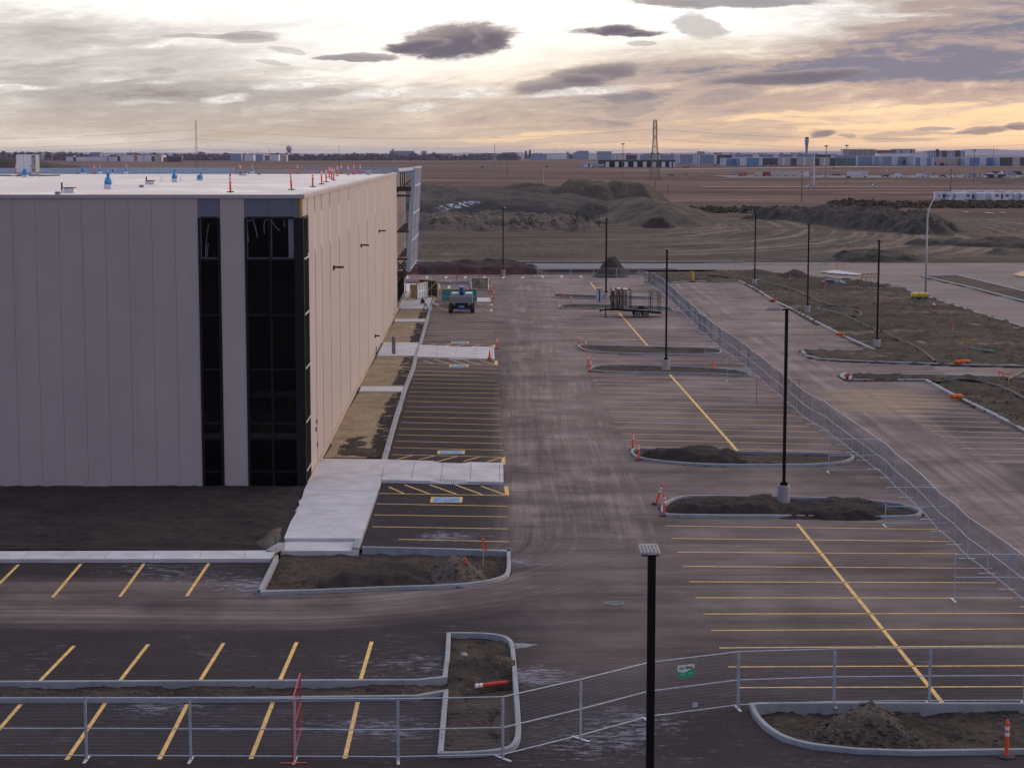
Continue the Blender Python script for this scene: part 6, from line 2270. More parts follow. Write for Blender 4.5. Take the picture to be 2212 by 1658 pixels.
r = thing('board_bundle', 'pale crate of boards standing left of the pedestal behind the trailer', 'board bundle', a)
Wb = b.x - a.x
mb = MB()
mb.box(0, Wb * .42, 0, .8, .0, 1.42, bevel=.02)
mb.box(Wb * .6, Wb, 0, .8, .0, 1.38, bevel=.02)
mb.build('boards', M['paleblue'], r)
mb = MB()
mb.box(Wb * .43, Wb * .59, .05, .75, .02, 1.35)
mb.build('slit', M['frame'], r)
mb = MB()
mb.box(-.03, Wb + .03, -.03, .83, 1.43, 1.55, bevel=.02)
mb.build('top_wrap', M['wood'], r)

# yellow articulated trench roller
p = G(1985, 653)
r = thing('trench_roller', 'yellow and black articulated trench roller at the foot of the street light', 'roller', p, R(-8))
mb = MB()
for x0 in (-.9, .08):
    Mx = Matrix.Translation((x0 + .42, 0, .30)) @ Matrix.Rotation(R(90), 4, 'X')
    mb2 = MB()
    mb2.lathe([(.30, -.42), (.30, .42)], 16, 0, 0, Mx)
    for k in range(12):
        t = 2 * math.pi * k / 12
        mb2.beam((x0 + .42 + .32 * math.cos(t), -.4, .30 + .32 * math.sin(t)), (x0 + .42 + .32 * math.cos(t), .4, .30 + .32 * math.sin(t)), .05, .05)
    mb2.build('drum', M['greysteel'], r)
mb.box(-.88, -.06, -.38, .38, .45, .66, bevel=.03)
mb.box(.08, .90, -.38, .38, .45, .66, bevel=.03)
mb.box(-.12, .12, -.15, .15, .30, .55)
mb.build('chassis', M['black'], r)
mb = MB()
mb.extr([(-.42, .665), (.42, .665), (.42, .95), (.30, 1.10), (-.30, 1.10), (-.42, .95)], -.92, -.05)
mb.extr([(-.42, .665), (.42, .665), (.42, .98), (.30, 1.13), (-.30, 1.13), (-.42, .98)], .06, .94)
mb.build('hood', M['yellowpaint'], r)
# hydrant
p = G(*zQ(770, 828))
r = thing('fire_hydrant', 'dark red fire hydrant with a white cap on the bare verge', 'fire hydrant', p)
mb = MB()
mb.lathe([(.16, 0), (.16, .06), (.11, .08), (.11, .62), (.14, .64), (.14, .68)], 12)
for s in (-1, 1):
    mb.tube([(0, 0, .45), (s * .2, 0, .45)], .055, 8)
mb.build('barrel', M['red'], r)
mb = MB()
mb.lathe([(.13, .681), (.11, .78), (.05, .84), (.03, .90)], 12)
mb.build('cap', M['white'], r)
# things on the verge
def stake(z_, x, y, h, lab, tilt=0.0, ribbon=True, zz=0.08):
    p = G(*z_(x, y))
    r = thing('survey_stake', lab, 'survey stake', (p.x, p.y, zz), 0)
    r.rotation_euler = (0, tilt, RNG.uniform(-.5, .5))
    mb = MB()
    mb.box(-.02, .02, -.015, .015, -.1, h)
    mb.build('stake', M['wood'], r)
    mb = MB()
    mb.box(-.04, .04, -.03, .03, h * .62, h + .02)
    mb.quad([(.03, 0, h * .8), (.03, .02, h * .62), (.16, .04, h * .45), (.15, .02, h * .62)])
    mb.build('ribbon', M['orange'], r)
stake(zK, 1541, 342, 1.05, 'tall survey stake with an orange top at the right end of the corner bed', 0, True, .05)
stake(zK, 1400, 430, .62, 'short leaning stake with orange ribbon in the corner bed heap', .25, True, .25)
stake(zQ, 752, 1160, .55, 'low orange-topped stake near the hose on the verge')
stake(zQ, 1040, 1125, .8, 'orange-ribboned stake in the middle of the bare verge', .1)
stake(zQ, 1240, 1510, 1.15, 'white stake with orange flag beside the green pipe', .06)
stake(zQ, 180, 790, .8, 'stake with faint ribbon left of the red hydrant')
stake(zG, 632, 238, .8, 'survey stake before the dark soil heap beside the far road')
stake(zG, 708, 252, .5, 'low orange stake second from left beside the far road')
stake(zG, 868, 305, 1.2, 'taller stake with orange ribbon on the upper verge')
stake(zG, 1040, 325, .6, 'small orange stake beside the diagonal road kerb')
stake(zG, 945, 185, 1.5, 'orange post on the small pale traffic island', 0, True, .14)
stake(zG, 990, 183, 1.3, 'brown stake right of the orange post on the small traffic island', 0, True, .14)
a = G(*zR(1705, 440))
r = thing('stake_barrier', 'orange tape strung between stakes by the thick hose', 'stake barrier', (a.x, a.y, .1))
mb = MB()
b = G(*zR(1850, 475)) - G(*zR(1705, 440))
for q in (Vector((0, 0, 0)), Vector((b.x, b.y, 0))):
    mb.beam(q + Vector((0, 0, -.1)), q + Vector((0, 0, .82)), .05, .05)
mb.build('stakes', M['wood'], r)
mb = MB()
q = Vector((b.x, b.y, 0))
mb.beam(Vector((0, 0, .78)), q * .5 + Vector((0, 0, .66)), .03, .12)
mb.beam(q * .5 + Vector((0, 0, .66)), q + Vector((0, 0, .70)), .03, .12)
mb.beam(q + Vector((0, 0, .7)), q + Vector((.3, .1, .85)), .03, .10)
mb.beam(Vector((.02, -.02, .75)), Vector((-.06, -.04, .55)), .06, .1)
mb.build('tape', M['orange'], r)
mb = MB()
a, b = G(*zQ(1285, 1400)), G(*zQ(1660, 1450))
mb.tube([a + Vector((0, 0, .22)), b + Vector((0, 0, .2))], .13, 10)
tag(mb.build('green_pipe', M['green']), 'short green plastic pipe lying on the bare verge', 'pipe')
p = G(*zQ(1345, 1400))
r = thing('yellow_brace', 'yellow wooden T-brace standing against the green pipe', 'brace', (p.x, p.y, .1))
mb = MB()
mb.beam((0, 0, .1), (-.45, .1, .95), .08, .08)
mb.beam((-1.0, .1, 1.0), (-.4, .1, .82), .08, .1)
mb.beam((-.25, .1, .82), (.32, .1, .86), .08, .1)
mb.build('bars', M['goldfilm'], r)
def sock(z_, x0, y0, x1, y1, r_, lab):
    a, b = G(*z_(x0, y0)), G(*z_(x1, y1))
    mb = MB()
    mb.smooth = True
    n = 9
    mb.tube([a.lerp(b, k / (n - 1)) + Vector((0, 0, r_ + .12 + .02 * math.sin(k * 2.1))) for k in range(n)], [r_ * (.6 if k in (0, n - 1) else 1 + .12 * math.sin(k * 1.7)) for k in range(n)], 8)
    tag(mb.build('drain_sock', M['drain']), lab, 'drain sock')
sock(zG, 500, 378, 545, 380, .13, 'orange drain sock on the kerb of the upper right stalls, farther one')
sock(zG, 940, 614, 1000, 612, .15, 'orange drain sock on the kerb near the end of the upper right stalls')
sock(zQ, 1060, 1612, 1285, 1600, .17, 'long orange drain sock lying on the entrance drive kerb')
sock(zR, 1005, 700, 1175, 685, .17, 'orange drain sock on the kerb of the lower right stalls')
mb = MB()
mb.smooth = True
lump(mb, 0, 0, .3, .26, .26, .30, 10, 8, .02)
p = G(*zG(1033, 916))
r = thing('valve_marker', 'red and white round marker on the kerb tip of the lower verge', 'valve marker', (p.x, p.y + .3, .05))
o = mb.build('ball', M['red'], r)
mb = MB()
mb.smooth = True
lump(mb, .03, -.12, .24, .16, .16, .22, 10, 8, .02)
mb.build('white_face', M['white'], r)
# hoses
def hose(pts, r_, lab, mat='hose', zz=.16, it=3):
    P = chaikin([(G(*q).x, G(*q).y) for q in pts], it, False)
    mb = MB()
    mb.smooth = True
    mb.tube([(x, y, zz + .03 * math.sin(k * .3)) for k, (x, y) in enumerate(P)], r_, 8)
    return tag(mb.build('hose', M[mat]), lab, 'hose')
hose(D(zG, (0, 207), (150, 212), (280, 225), (400, 240), (520, 262), (640, 298), (760, 350), (850, 390), (905, 410), (1000, 430), (1080, 445), (1118, 465), (1100, 485), (1050, 488), (980, 468), (880, 452), (825, 440), (818, 425), (860, 418), (1000, 420), (1165, 437)), .11, 'long black hose with a loop crossing the bare verge')
hose(D(zG, (830, 442), (960, 462), (1020, 488), (1100, 530), (1250, 592), (1380, 650), (1500, 702), (1560, 745), (1608, 795)), .11, 'black hose running from the loop down to the entrance drive kerb')
hose(D(zR, (760, 462), (900, 446), (1050, 436), (1300, 436), (1500, 460), (1750, 535), (2072, 700), (2400, 900)), .13, 'thick black hose arching across the lower verge')
hose(D(zR, (1830, 425), (1950, 360), (2072, 285), (2400, 100)), .13, 'thick black hose leaving the photo behind the orange tape')
# manhole
p = G(1327, 1303)
r = thing('manhole_cover', 'round iron manhole cover in the near drive', 'manhole', (p.x, p.y, 0))
mb = MB()
mb.lathe([(.44, .004), (.44, .012), (.36, .014)], 28)
mb.build('ring', M['steel'], r)
mb = MB()
mb.lathe([(.34, .006), (.34, .018)], 24)
for k in range(-4, 5):
    mb.box(-.3, .3, k * .065 - .012, k * .065 + .012, .019, .024)
mb.build('lid', M['greysteel'], r)
# grey post on the second walkway, thin dark post near the wall
p = G(*zE(338, 1345), WZ)
r = thing('bike_stand', 'grey round-topped bike stand on the second walkway', 'bike stand', p, R(15))
mb = MB()
arch = [(0, -.35, 0), (0, -.35, 1.15)] + [(0, -.35 * math.cos(t), 1.15 + .3 * math.sin(t)) for t in np.linspace(.3, math.pi - .3, 7)] + [(0, .35, 1.15), (0, .35, 0)]
for a, b in zip(arch[:-1], arch[1:]):
    mb.beam(a, b, .16, .08)
mb.build('arch', M['greysteel'], r)
mb = MB()
mb.beam((0, -.34, .6), (0, .34, .6), .06, .06)
mb.build('bar', M['silver'], r)
p = G(*zE(102, 1345), WZ)
mb = MB()
mb.lathe([(.06, 0), (.06, .04), (.035, .05), (.035, .62)], 8)
o = mb.build('short_post', M['frame'])
o.location = p
tag(o, 'short dark post by the wall on the second walkway', 'post')
p = G(*zE(365, 885))
r = thing('wood_prop', 'yellowish timber prop leaning on the wall beyond the thin path', 'prop', (p.x, p.y, .05))
mb = MB()
mb.beam((0, 0, .0), (-.75, .4, 1.5), .06, .06)
mb.build('timber', M['wood'], r)
# leaning yellow bollard far left of the upper right lot
p = G(*zF(1735, 302))
r = thing('yellow_bollard', 'leaning yellow post with a red foot at the far lot edge', 'bollard', p)
r.rotation_euler = (0, -.12, 0)
mb = MB()
mb.lathe([(.16, .25), (.16, 1.35), (.10, 1.42)], 10)
mb.build('post', M['goldfilm'], r)
mb = MB()
mb.box(-.35, .25, -.2, .2, 0, .2, bevel=.03)
mb.build('foot', M['red'], r)
a = G(*zF(1660, 300))
mb = MB()
mb.box(-.5, .5, -.15, .15, 0, .12, bevel=.02)
o = mb.build('red_board', M['red'])
o.location = a
tag(o, 'flat red board lying left of the leaning yellow post', 'board')
p = G(*zG(1160, 243))
r = thing('barricade', 'tilted wooden barricade lying beside the far road bend', 'barricade', (p.x, p.y, .1), .1)
mb = MB()
for k in range(4):
    mb.beam((-1.0 + k * .6, 0, 0), (-.7 + k * .6, 0, 1.1), .07, .07)
mb.build('legs', M['greysteel'], r)
mb = MB()
mb.beam((-1.0, -.02, .9), (1.2, -.02, 1.0), .04, .2)
mb.beam((-1.1, -.02, .5), (1.1, -.02, .55), .04, .2)
mb.build('boards', M['wood'], r)
p = G(*zG(905, 262))
r = thing('plastic_bundle', 'dark grey bundle of plastic lying on the upper verge', 'bundle', (p.x, p.y, .08))
mb = MB()
lump(mb, 0, 0, .3, 1.2, .7, .45)
lump(mb, 1.0, -.3, .2, .9, .6, .35)
mb.build('sheeting', M['greysteel'], r)
# bark of the green pipe pieces by the walkway corner
for k, (z_, x, y, lab) in enumerate(((zK, 197, 228, 'green plastic pipe stub beside the walkway landing'),)):
    p = G(*z_(x, y))
    mb = MB()
    mb.tube([(0, 0, 0), (0, 0, .3), (.05, 0, .36)], .05, 8)
    o = mb.build('pipe_stub', M['green'])
    o.location = (p.x, p.y, .1)
    tag(o, lab, 'pipe stub')
p = G(*zK(205, 258))
mb = MB()
mb.beam((p.x - .25, p.y - .7, .12), (p.x + .12, p.y + .65, .18), .3, .22)
tag(mb.build('kerb_block', M['kerb']), 'loose pale kerb block between sidewalk and walkway landing', 'kerb block')
p = G(*zK(1415, 1000))
mb = MB()
mb.smooth = True
lump(mb, 0, 0, .1, .12, .1, .09, 9, 6, .1)
o = mb.build('boulder', M['pedestal'])
o.location = (p.x, p.y, .3)
tag(o, 'pale round stone in the pit bed', 'stone')
# melted concrete spill outside the pit bed
sp = [(q.x, q.y) for q in GP(D(zK, (1735, 845), (1800, 848), (1890, 855), (1850, 868), (1780, 880), (1745, 888)))]
tag(mound('mortar_spill', sp, .05, .3, M['greysteel'], .06, .02, 2, 0.0, 3), 'small grey mortar spill beside the pit bed kerb', 'mortar spill')

# ================================================================ earthworks beyond the lot
def ehp(label, poly, h, wdt, mat, step, rough, rsc, seed, base=-.3, ridge=0.0, top=None, name='earth_mound', cat='earth mound'):
    return tag(mound(name, poly, h, wdt, M[mat], step, rough, rsc, base, seed, ridge, top), label, cat)
def stock_mat():
    m, n, bs = newmat('stockpile_with_snow')
    P = wpos(n)
    x, y, z = n.xyz(P)[:3]
    a = n.noise(P, 0.10, 7, 0.7)
    b = n.noise(P, 0.9, 6, 0.72)
    rill = n.noise(P, 1.0, 5, 0.7, sc=(0.5, 0.08, 0.08))
    c = n.mix(n.ss(0.35, 0.66, a), (0.046, 0.044, 0.043), (0.094, 0.084, 0.074))
    c = n.mix(n.m('MULTIPLY', n.ss(0.45, 0.7, rill), .5), c, (0.030, 0.030, 0.033))
    c = n.mix(n.m('MULTIPLY', n.ss(0.5, 0.72, b), .5), c, (0.125, 0.108, 0.092))
    # the old snow streak on the slope
    u = n.m('DIVIDE', n.m('SUBTRACT', x, -14.0), 6.5)
    v = n.m('DIVIDE', n.m('SUBTRACT', z, n.m('ADD', 3.4, n.m('MULTIPLY', n.m('SUBTRACT', x, -14.0), .13))), .8)
    q = n.m('ADD', n.m('MULTIPLY', u, u), n.m('MULTIPLY', v, v))
    sn = n.m('MULTIPLY', n.ss(1.2, .3, q), n.ss(0.50, 0.58, n.noise(P, .9, 5, .7, sc=(1, 1, 2.5))))
    c = n.mix(sn, c, (0.62, 0.68, 0.80))
    n.put(bs.inputs['Base Color'], c)
    bs.inputs['Roughness'].default_value = .95
    bs.inputs['Specular IOR Level'].default_value = .12
    n.put(bs.inputs['Normal'], n.bump(b, 1.0, .4))
    return m
M['stock_snow'] = stock_mat()
ehp('long flat-topped dark stockpile with an old snow streak on its slope', [(-75, 496), (26, 494), (34, 505), (34, 560), (10, 590), (-75, 590)], 5.7, 20, 'stock_snow', 0.9, .55, .22, 3.0, ridge=.5)
ehp('big smooth brown earth mound right of the flat-topped stockpile', [(25, 455), (36, 450), (46, 452), (52, 470), (53, 505), (44, 535), (20, 540), (12, 510), (16, 480)], 5.7, 22, 'stockpile', .7, .45, .3, 5.0, ridge=.4)
ehp('low cone of dark earth against the flat-topped stockpile', ell(19.5, 494, 9, 10), 4.4, 9, 'stockpile_dark', .5, .3, .4, 6.0)
ehp('small fresh dark heap at the foot of the big brown mound', ell(33.5, 452, 4.6, 4.5), 2.6, 3.5, 'topsoil', .35, .25, .5, 7.0)
ehp('long rough ridge of clods and dead weeds before the stockpile', [(-48, 430), (-20, 427), (0, 428), (12, 432), (20, 440), (20, 462), (-10, 468), (-48, 468)], 2.3, 8, 'rubble', .38, 1.3, .45, 8.0, ridge=1.2)
ehp('pale heap of broken rubble on the clod ridge', [(q.x, q.y) for q in GP(D(zC, (255, 1050), (320, 1000), (420, 990), (520, 1055), (400, 1062)))], 2.0, 4, 'grey_soil', .25, .9, .9, 9.0)
for k, (x, hh, rr_) in enumerate(((929, 7.6, 13), (985, 6.0, 11), (1130, 8.0, 15), (1190, 6.2, 12), (1250, 7.6, 9), (1285, 8.2, 9), (1340, 8.0, 9), (1378, 7.7, 9))):
    X = (x - 1106) / FPX * 700
    ehp('far green-brown earth mound, %s from the left behind the stockpile' % nth(k + 1), ell(X, 700, rr_ * 1.25, 16), hh * .9, rr_ * 1.1, 'stockpile', .8, .9, .25, 10.0 + k)
ehp('low far spoil bank joining the mounds behind the stockpile', [(-60, 680), (20, 676), (48, 690), (56, 720), (20, 740), (-60, 740)], 4.6, 12, 'stockpile_dark', 1.2, .5, .2, 33.0)
ehp('dark cut bank of rough earth right of the haul road', [(58, 505), (67, 492), (71, 476), (75, 455), (78, 434), (81, 414), (87, 408), (94, 413), (101, 432), (106, 470), (98, 515), (72, 525)], 2.6, 6.5, 'stockpile_dark', .45, 1.5, .35, 14.0, ridge=.9)
ehp('low dark scrape of earth beside the far road', [(50, 309), (58, 305), (66, 307), (68, 318), (60, 330), (52, 326)], 1.3, 5, 'stockpile_dark', .3, .5, .5, 15.0)
ehp('small round earth heap on the far right', ell(83.5, 334, 3.8, 3.5), 1.2, 3.5, 'stockpile', .3, .15, .6, 16.0)
ehp('rough low spoil bank at the far right edge', [(70, 360), (90, 352), (120, 350), (150, 355), (150, 375), (100, 372), (75, 370)], 1.2, 6, 'stockpile_dark', .6, .8, .3, 17.0, ridge=.6)
ehp('dark soil heap where the verge meets the far road', [(q.x, q.y) for q in GP(D(zD, (-60, 1470), (40, 1425), (200, 1415), (290, 1445), (330, 1480), (200, 1490)))], 0.75, 3, 'topsoil', .25, .35, .6, 18.0, base=0.05)
def dtop(X, Y):
    return np.clip((-60 - X) / 130.0, 0.05, 1.0)
ehp('tall dark stockpile rising beyond the roof at the far left', [(-420, 680), (-120, 660), (-70, 672), (-70, 760), (-420, 800)], 15.0, 45, 'stockpile_dark', 3.0, 1.2, .06, 19.0, top=dtop)
ehp('embankment of the overpass at the far right edge', [(262, 1090), (300, 1080), (360, 1085), (420, 1090), (420, 1180), (300, 1180)], 5.5, 30, 'stockpile', 3.0, .3, .1, 20.0)
# puddles on the right
pm, pn, pb = newmat('puddle_water')
pb.inputs['Base Color'].default_value = (.05, .05, .055, 1)
pb.inputs['Roughness'].default_value = .03
pn.put(pb.inputs['Normal'], pn.bump(pn.noise(wpos(pn), 3.0, 2, .5), .02, .02))
M['water'] = pm
for (x0, x1, y) in ((575, 632, 826), (925, 1105, 838), (860, 990, 866), (1260, 1335, 826), (1110, 1140, 827), (1675, 1705, 875), (1870, 1920, 883), (2005, 2035, 880)):
    a, b = G(*zD(x0, y)), G(*zD(x1, y))
    d = a.y
    mb = MB()
    cx, rx, ry = (a.x + b.x) / 2, (b.x - a.x) / 2, d * .0075
    n_ = 20
    mb.quad([(cx + rx * math.cos(t) * (1 + .15 * math.sin(3 * t + x0)), d + ry * math.sin(t) * (1 + .25 * math.sin(2 * t + y)), .72 if d < 520 else .05) for t in [2 * math.pi * k / n_ for k in range(n_)]])
    struct(mb.build('puddle', M['water']))
# far roads
M['farroad'] = road_mat('far_highway', (.25, .21, .20), (.34, .28, .27))
flat('highway', [(95, 968), (700, 968), (700, 984), (95, 984)], .0, M['farroad'])
flat('service_road', [(150, 1345), (900, 1330), (900, 1500), (150, 1480)], -.05, M['backroad'])
flat('far_road', [(150, 2000), (470, 2400), (800, 2440), (800, 2480), (440, 2460), (120, 2030)], -.05, M['farroad'])

# ================================================================ far things
M['fblue'] = simple('blue_cladding', (.10, .23, .44), .6, var=.06, scale=.05)
M['fgrey'] = simple('grey_blue_cladding', (.20, .27, .40), .6, var=.06, scale=.05)
M['fwhite'] = simple('white_cladding', (.66, .68, .74), .6, var=.06, scale=.05)
M['fbeige'] = simple('beige_cladding', (.44, .38, .37), .6, var=.08, scale=.05)
M['fdark'] = simple('dark_cladding', (.030, .030, .045), .4, var=.3, scale=.05)
M['fteal'] = simple('teal_glazing', (.035, .12, .14), .2, var=.3, scale=.05)
M['fpale'] = simple('pale_green_cladding', (.36, .40, .38), .6, var=.08, scale=.05)
M['forange'] = simple('orange_red_cladding', (.42, .13, .10), .6)
M['fred'] = simple('dark_red_cladding', (.25, .05, .05), .6)
M['froof'] = simple('pale_roof', (.42, .43, .46), .6)
def farb(label, z_, d, x0, x1, y_top, segs, strips=(), depth=60, wallmat='fgrey', roofmat='froof', cat='building', name='far_building'):
    """a far building: its wall block and the panels, dark glazing and white fins on its front"""
    X = lambda x: (z_(x, 0)[0] - 1106) / FPX * d
    zt = CAM_H - (z_(0, y_top)[1] - 330) * d / FPX
    r = thing(name, label, cat, (X(x0), d, 0))
    o = X(x0)
    mb = MB()
    mb.box(0, X(x1) - o, 0, depth, -1, zt - (2.45 if roofmat == 'fdark' else .6))
    mb.build('wall', M[wallmat], r)
    mb = MB()
    rb_ = 2.4 if roofmat == 'fdark' else .59
    mb.box(-.3, X(x1) - o + .3, -1.3 if roofmat == 'fdark' else -.3, depth, zt - rb_, zt)
    mb.build('roof', M[roofmat], r)
    for s in segs:
        mb = MB()
        t = CAM_H - (z_(0, s[3])[1] - 330) * d / FPX if len(s) > 3 else zt - .7
        mb.box(X(s[0]) - o, X(s[1]) - o, -.7, -.05, 0, t)
        mb.build('cladding_panel', M[s[2]], r)
    if strips:
        for x in strips:
            mb = MB()
            fw = 2.2 if roofmat == 'fdark' else 1.2
            mb.box(X(x) - o - fw, X(x) - o + fw, -1.2, -.75, 0, zt - (2.5 if fw > 2 else .3))
            mb.build('fin', M['fwhite'], r)
    return r, o, X, zt
farb('long far grey-blue warehouse behind the lattice tower', zX, 3000, 420, 2211, 208, [(420, 480, 'fpale'), (480, 590, 'fbeige'), (590, 735, 'fdark'), (1795, 2070, 'fdark')],
     (445, 500, 540, 575, 745, 765, 950, 990, 1030, 1240, 1270, 1300, 1500, 1530, 1565, 1775, 1795))
farb('far blue warehouse front with white fins left of the control tower', zX, 2620, 1912, 2215, 255, [(1930, 2110, 'fblue')], (1920, 2125, 2160, 2195))
farb('far dark and beige warehouse below the control tower', zU, 2600, -10, 1300, 358, [(10, 305, 'fblue'), (310, 520, 'fdark'), (522, 695, 'fbeige'), (697, 772, 'fdark'), (775, 1018, 'fbeige'), (1020, 1080, 'fdark'), (1084, 1218, 'fbeige'), (1222, 1298, 'fdark')],
     (25, 50, 72, 92, 285, 303, 600, 880, 1150))
farb('long low far warehouse roof behind the control tower base', zU, 2950, -50, 1330, 312, [(1020, 1300, 'fdark')], (195, 215, 240, 260, 470, 495, 520, 735, 760))
farb('far teal glass office block right of the control tower', zU, 2700, 1296, 1572, 328, [(1310, 1570, 'fteal', 370)], (), 40, 'fgrey')
farb('far grey-blue warehouse with white fins right of the teal block', zU, 2750, 1574, 2215, 335, [(1600, 1780, 'fgrey'), (1870, 2050, 'fgrey')], (1560, 1585, 1795, 1815, 1835, 1855, 2065, 2090, 2110, 2125, 2195))
farb('far grey-blue warehouse with an orange framed bay', zV, 2700, -5, 462, 388, [(305, 440, 'forange', 405), (462, 470, 'fwhite')], (140, 165, 190, 212), 60, 'fgrey')
farb('black opening of the orange framed bay', zV, 2694, 312, 425, 438, [(314, 423, 'fdark')], (), 4, 'fdark', cat='loading bay', name='loading_bay')
farb('far bright blue warehouse with white fins at its centre', zV, 2640, 470, 775, 405, [(485, 770, 'fblue')], (480, 580, 604, 630, 652, 750, 768))
farb('far beige and pinkish warehouse between two blue ones', zV, 2640, 776, 1280, 408, [(795, 810, 'fdark', 480), (815, 960, 'fbeige'), (962, 972, 'fdark', 480), (975, 1150, 'fbeige'), (1155, 1163, 'fdark', 478), (1185, 1200, 'fdark', 478), (870, 940, 'forange', 490)], (), 60, 'fbeige')
farb('far bright blue warehouse with white fins nearest the right edge', zV, 2600, 1282, 1788, 405, [(1310, 1770, 'fblue')], (1285, 1305, 1490, 1515, 1542, 1567, 1752, 1775))
farb('far dark-fronted warehouse at the right edge', zV, 2560, 1790, 2600, 400, [(1792, 1978, 'fdark'), (1985, 2095, 'fbeige'), (2102, 2590, 'fdark')], (), 60)
farb('low far garage building with black roof band and white columns', zX, 2330, 215, 1245, 275, [(215, 1170, 'fdark', 277), (335, 1165, 'fgrey', 302), (1175, 1240, 'fbeige', 290)], (340, 465, 590, 715, 840, 965, 1090, 1195, 1225), 30, 'fgrey', 'fdark')
farb('small pale far shed left of the black-roofed garage', zX, 2300, 5, 212, 318, [(20, 80, 'fwhite', 335), (105, 140, 'fwhite', 335), (85, 103, 'fdark')], (), 25)
farb('small far tower block behind the grey-blue warehouse', zX, 4200, 1550, 1645, 165, [(1555, 1640, 'fgrey')], (), 20)
farb('far pale green hotel with vertical window bands', zU, 3600, 1400, 1840, 245, [(1402, 1838, 'fpale')] + [(1410 + 30 * k, 1420 + 30 * k, 'fteal', 258) for k in range(14)], (), 30, 'fpale')
farb('far dark red low block between two hotels', zU, 3650, 1845, 2085, 258, [(1850, 2080, 'fred', 270)], (), 30, 'fdark')
farb('far teal and grey hotel block', zV, 3600, 150, 490, 278, [(190, 262, 'fpale', 285), (262, 290, 'fteal'), (290, 410, 'fpale', 285), (410, 440, 'fteal'), (440, 488, 'fpale', 285)], (), 30, 'fteal')
farb('far white hall in front of the teal hotel', zV, 3300, -60, 680, 340, [(0, 670, 'fwhite')], (), 40, 'fwhite')
farb('far dark grey hotel with three darker towers', zV, 3500, 690, 1250, 306, [(805, 852, 'fdark', 280), (900, 970, 'fdark', 303), (1100, 1172, 'fdark', 300)] + [(720 + 40 * k, 730 + 40 * k, 'fwhite', 330) for k in range(13)], (), 30, 'fgrey')
farb('long white far building left of the lattice pylon', zN, 3950, 885, 1530, 225, [(980, 1015, 'fwhite', 205), (890, 1520, 'fwhite', 232), (1415, 1430, 'fteal')], (), 40, 'fwhite')
farb('large pale far warehouse with a red sign panel', zN, 3900, 1535, 2110, 200, [(1760, 1795, 'forange', 208), (1540, 1580, 'fdark', 218), (1980, 2020, 'fdark', 218), (2030, 2105, 'fbeige')], (), 50, 'fwhite')
farb('far dark red and white low block left of the pylon', zA, 3700, 1090, 1180, 345, [(1095, 1160, 'fdark', 352), (1065, 1092, 'fred', 352)], (), 20, 'fdark')
farb('far blue-grey hotel standing on the horizon', zW, 6000, 195, 415, 105, [(310, 412, 'fgrey'), (215, 235, 'fgrey', 90)], (), 40, 'fgrey')
farb('small far block right of the horizon hotel', zW, 6000, 480, 525, 105, [(482, 523, 'fgrey')], (), 30, 'fgrey')
k = 0
for (x0, x1, yt, d, mt_) in ((1225, 1330, 118, 5200, 'fgrey'), (1330, 1400, 120, 5000, 'fwhite'), (1405, 1425, 105, 6000, 'fdark'), (1442, 1460, 98, 6000, 'fdark'), (1460, 1600, 128, 4800, 'fgrey'), (1600, 1780, 125, 5200, 'fwhite'),
                             (1780, 1800, 112, 5500, 'fgrey'), (1840, 1880, 118, 5200, 'fgrey'), (1870, 1975, 105, 5600, 'fgrey'), (1985, 2050, 125, 4900, 'fwhite'), (2052, 2180, 110, 5200, 'fgrey'), (900, 1000, 128, 5600, 'fgrey'), (1010, 1110, 126, 5300, 'fred'), (1110, 1225, 126, 5300, 'fgrey'), (640, 760, 130, 5600, 'fgrey')):
    k += 1
    farb('hazy far town block, %s of the cluster left of the lattice tower' % nth(k), zW, d, x0, x1, yt, [(x0 + 5, x1 - 5, mt_)], (), 40, mt_)
k = 0
for (x0, x1, yt, d, mt_) in ((1490, 1560, 330, 4200, 'fgrey'), (1580, 1640, 335, 4100, 'fwhite'), (1645, 1700, 332, 4200, 'fgrey'), (1740, 1800, 335, 4100, 'fwhite'), (1810, 1850, 335, 4000, 'fbeige'), (600, 660, 320, 4300, 'fgrey'), (230, 290, 330, 4300, 'fgrey')):
    k += 1
    farb('pale far shed under the tree line, %s of those beyond the roof' % nth(k), zA, d, x0, x1, yt, [(x0 + 5, x1 - 5, mt_)], (), 30, mt_)

# control tower
d = 3400
q_ = d / 7000.0
def qz(L):
    return [(r_ * q_, CAM_H + (z_ - CAM_H) * q_) for r_, z_ in L]
cx = (1738 - 1106) / FPX * d
ct = thing('control_tower', 'airport control tower with a flared head on the right horizon', 'tower', (cx, d, 0))
mb = MB()
mb.lathe(qz([(4.6, -1), (4.4, 20), (4.6, 34), (6.0, 47), (7.4, 58), (7.8, 61)]), 16)
mb.build('shaft', M['fgrey'], ct)
mb = MB()
mb.lathe(qz([(7.9, 61.1), (7.9, 64), (7.2, 64.5)]), 16)
mb.build('deck', M['fwhite'], ct)
mb = MB()
mb.lathe(qz([(6.4, 64.6), (7.4, 69.5), (7.4, 70.5), (5.0, 72.5)]), 16)
mb.build('cab', M['fdark'], ct)
# radome
d = 4500
rd = thing('radome', 'white radar dome on a short red-footed tower above the roof', 'radar dome', ((628 - 1106) / FPX * d, d, 0))
mb = MB()
mb.smooth = True
lump(mb, 0, 0, 26.5, 7.3, 7.3, 7.3, 20, 12, 0.0)
mb.build('dome', M['froof'], rd)
mb = MB()
mb.lathe([(4.6, 17), (4.6, 19.6)], 12)
mb.build('ring', M['fred'], rd)
mb = MB()
for sx_ in (-1, 1):
    for sy_ in (-1, 1):
        mb.beam((sx_ * 4, sy_ * 4, -1), (sx_ * 3.6, sy_ * 3.6, 17), .8, .8)
mb.build('legs', M['fdark'], rd)

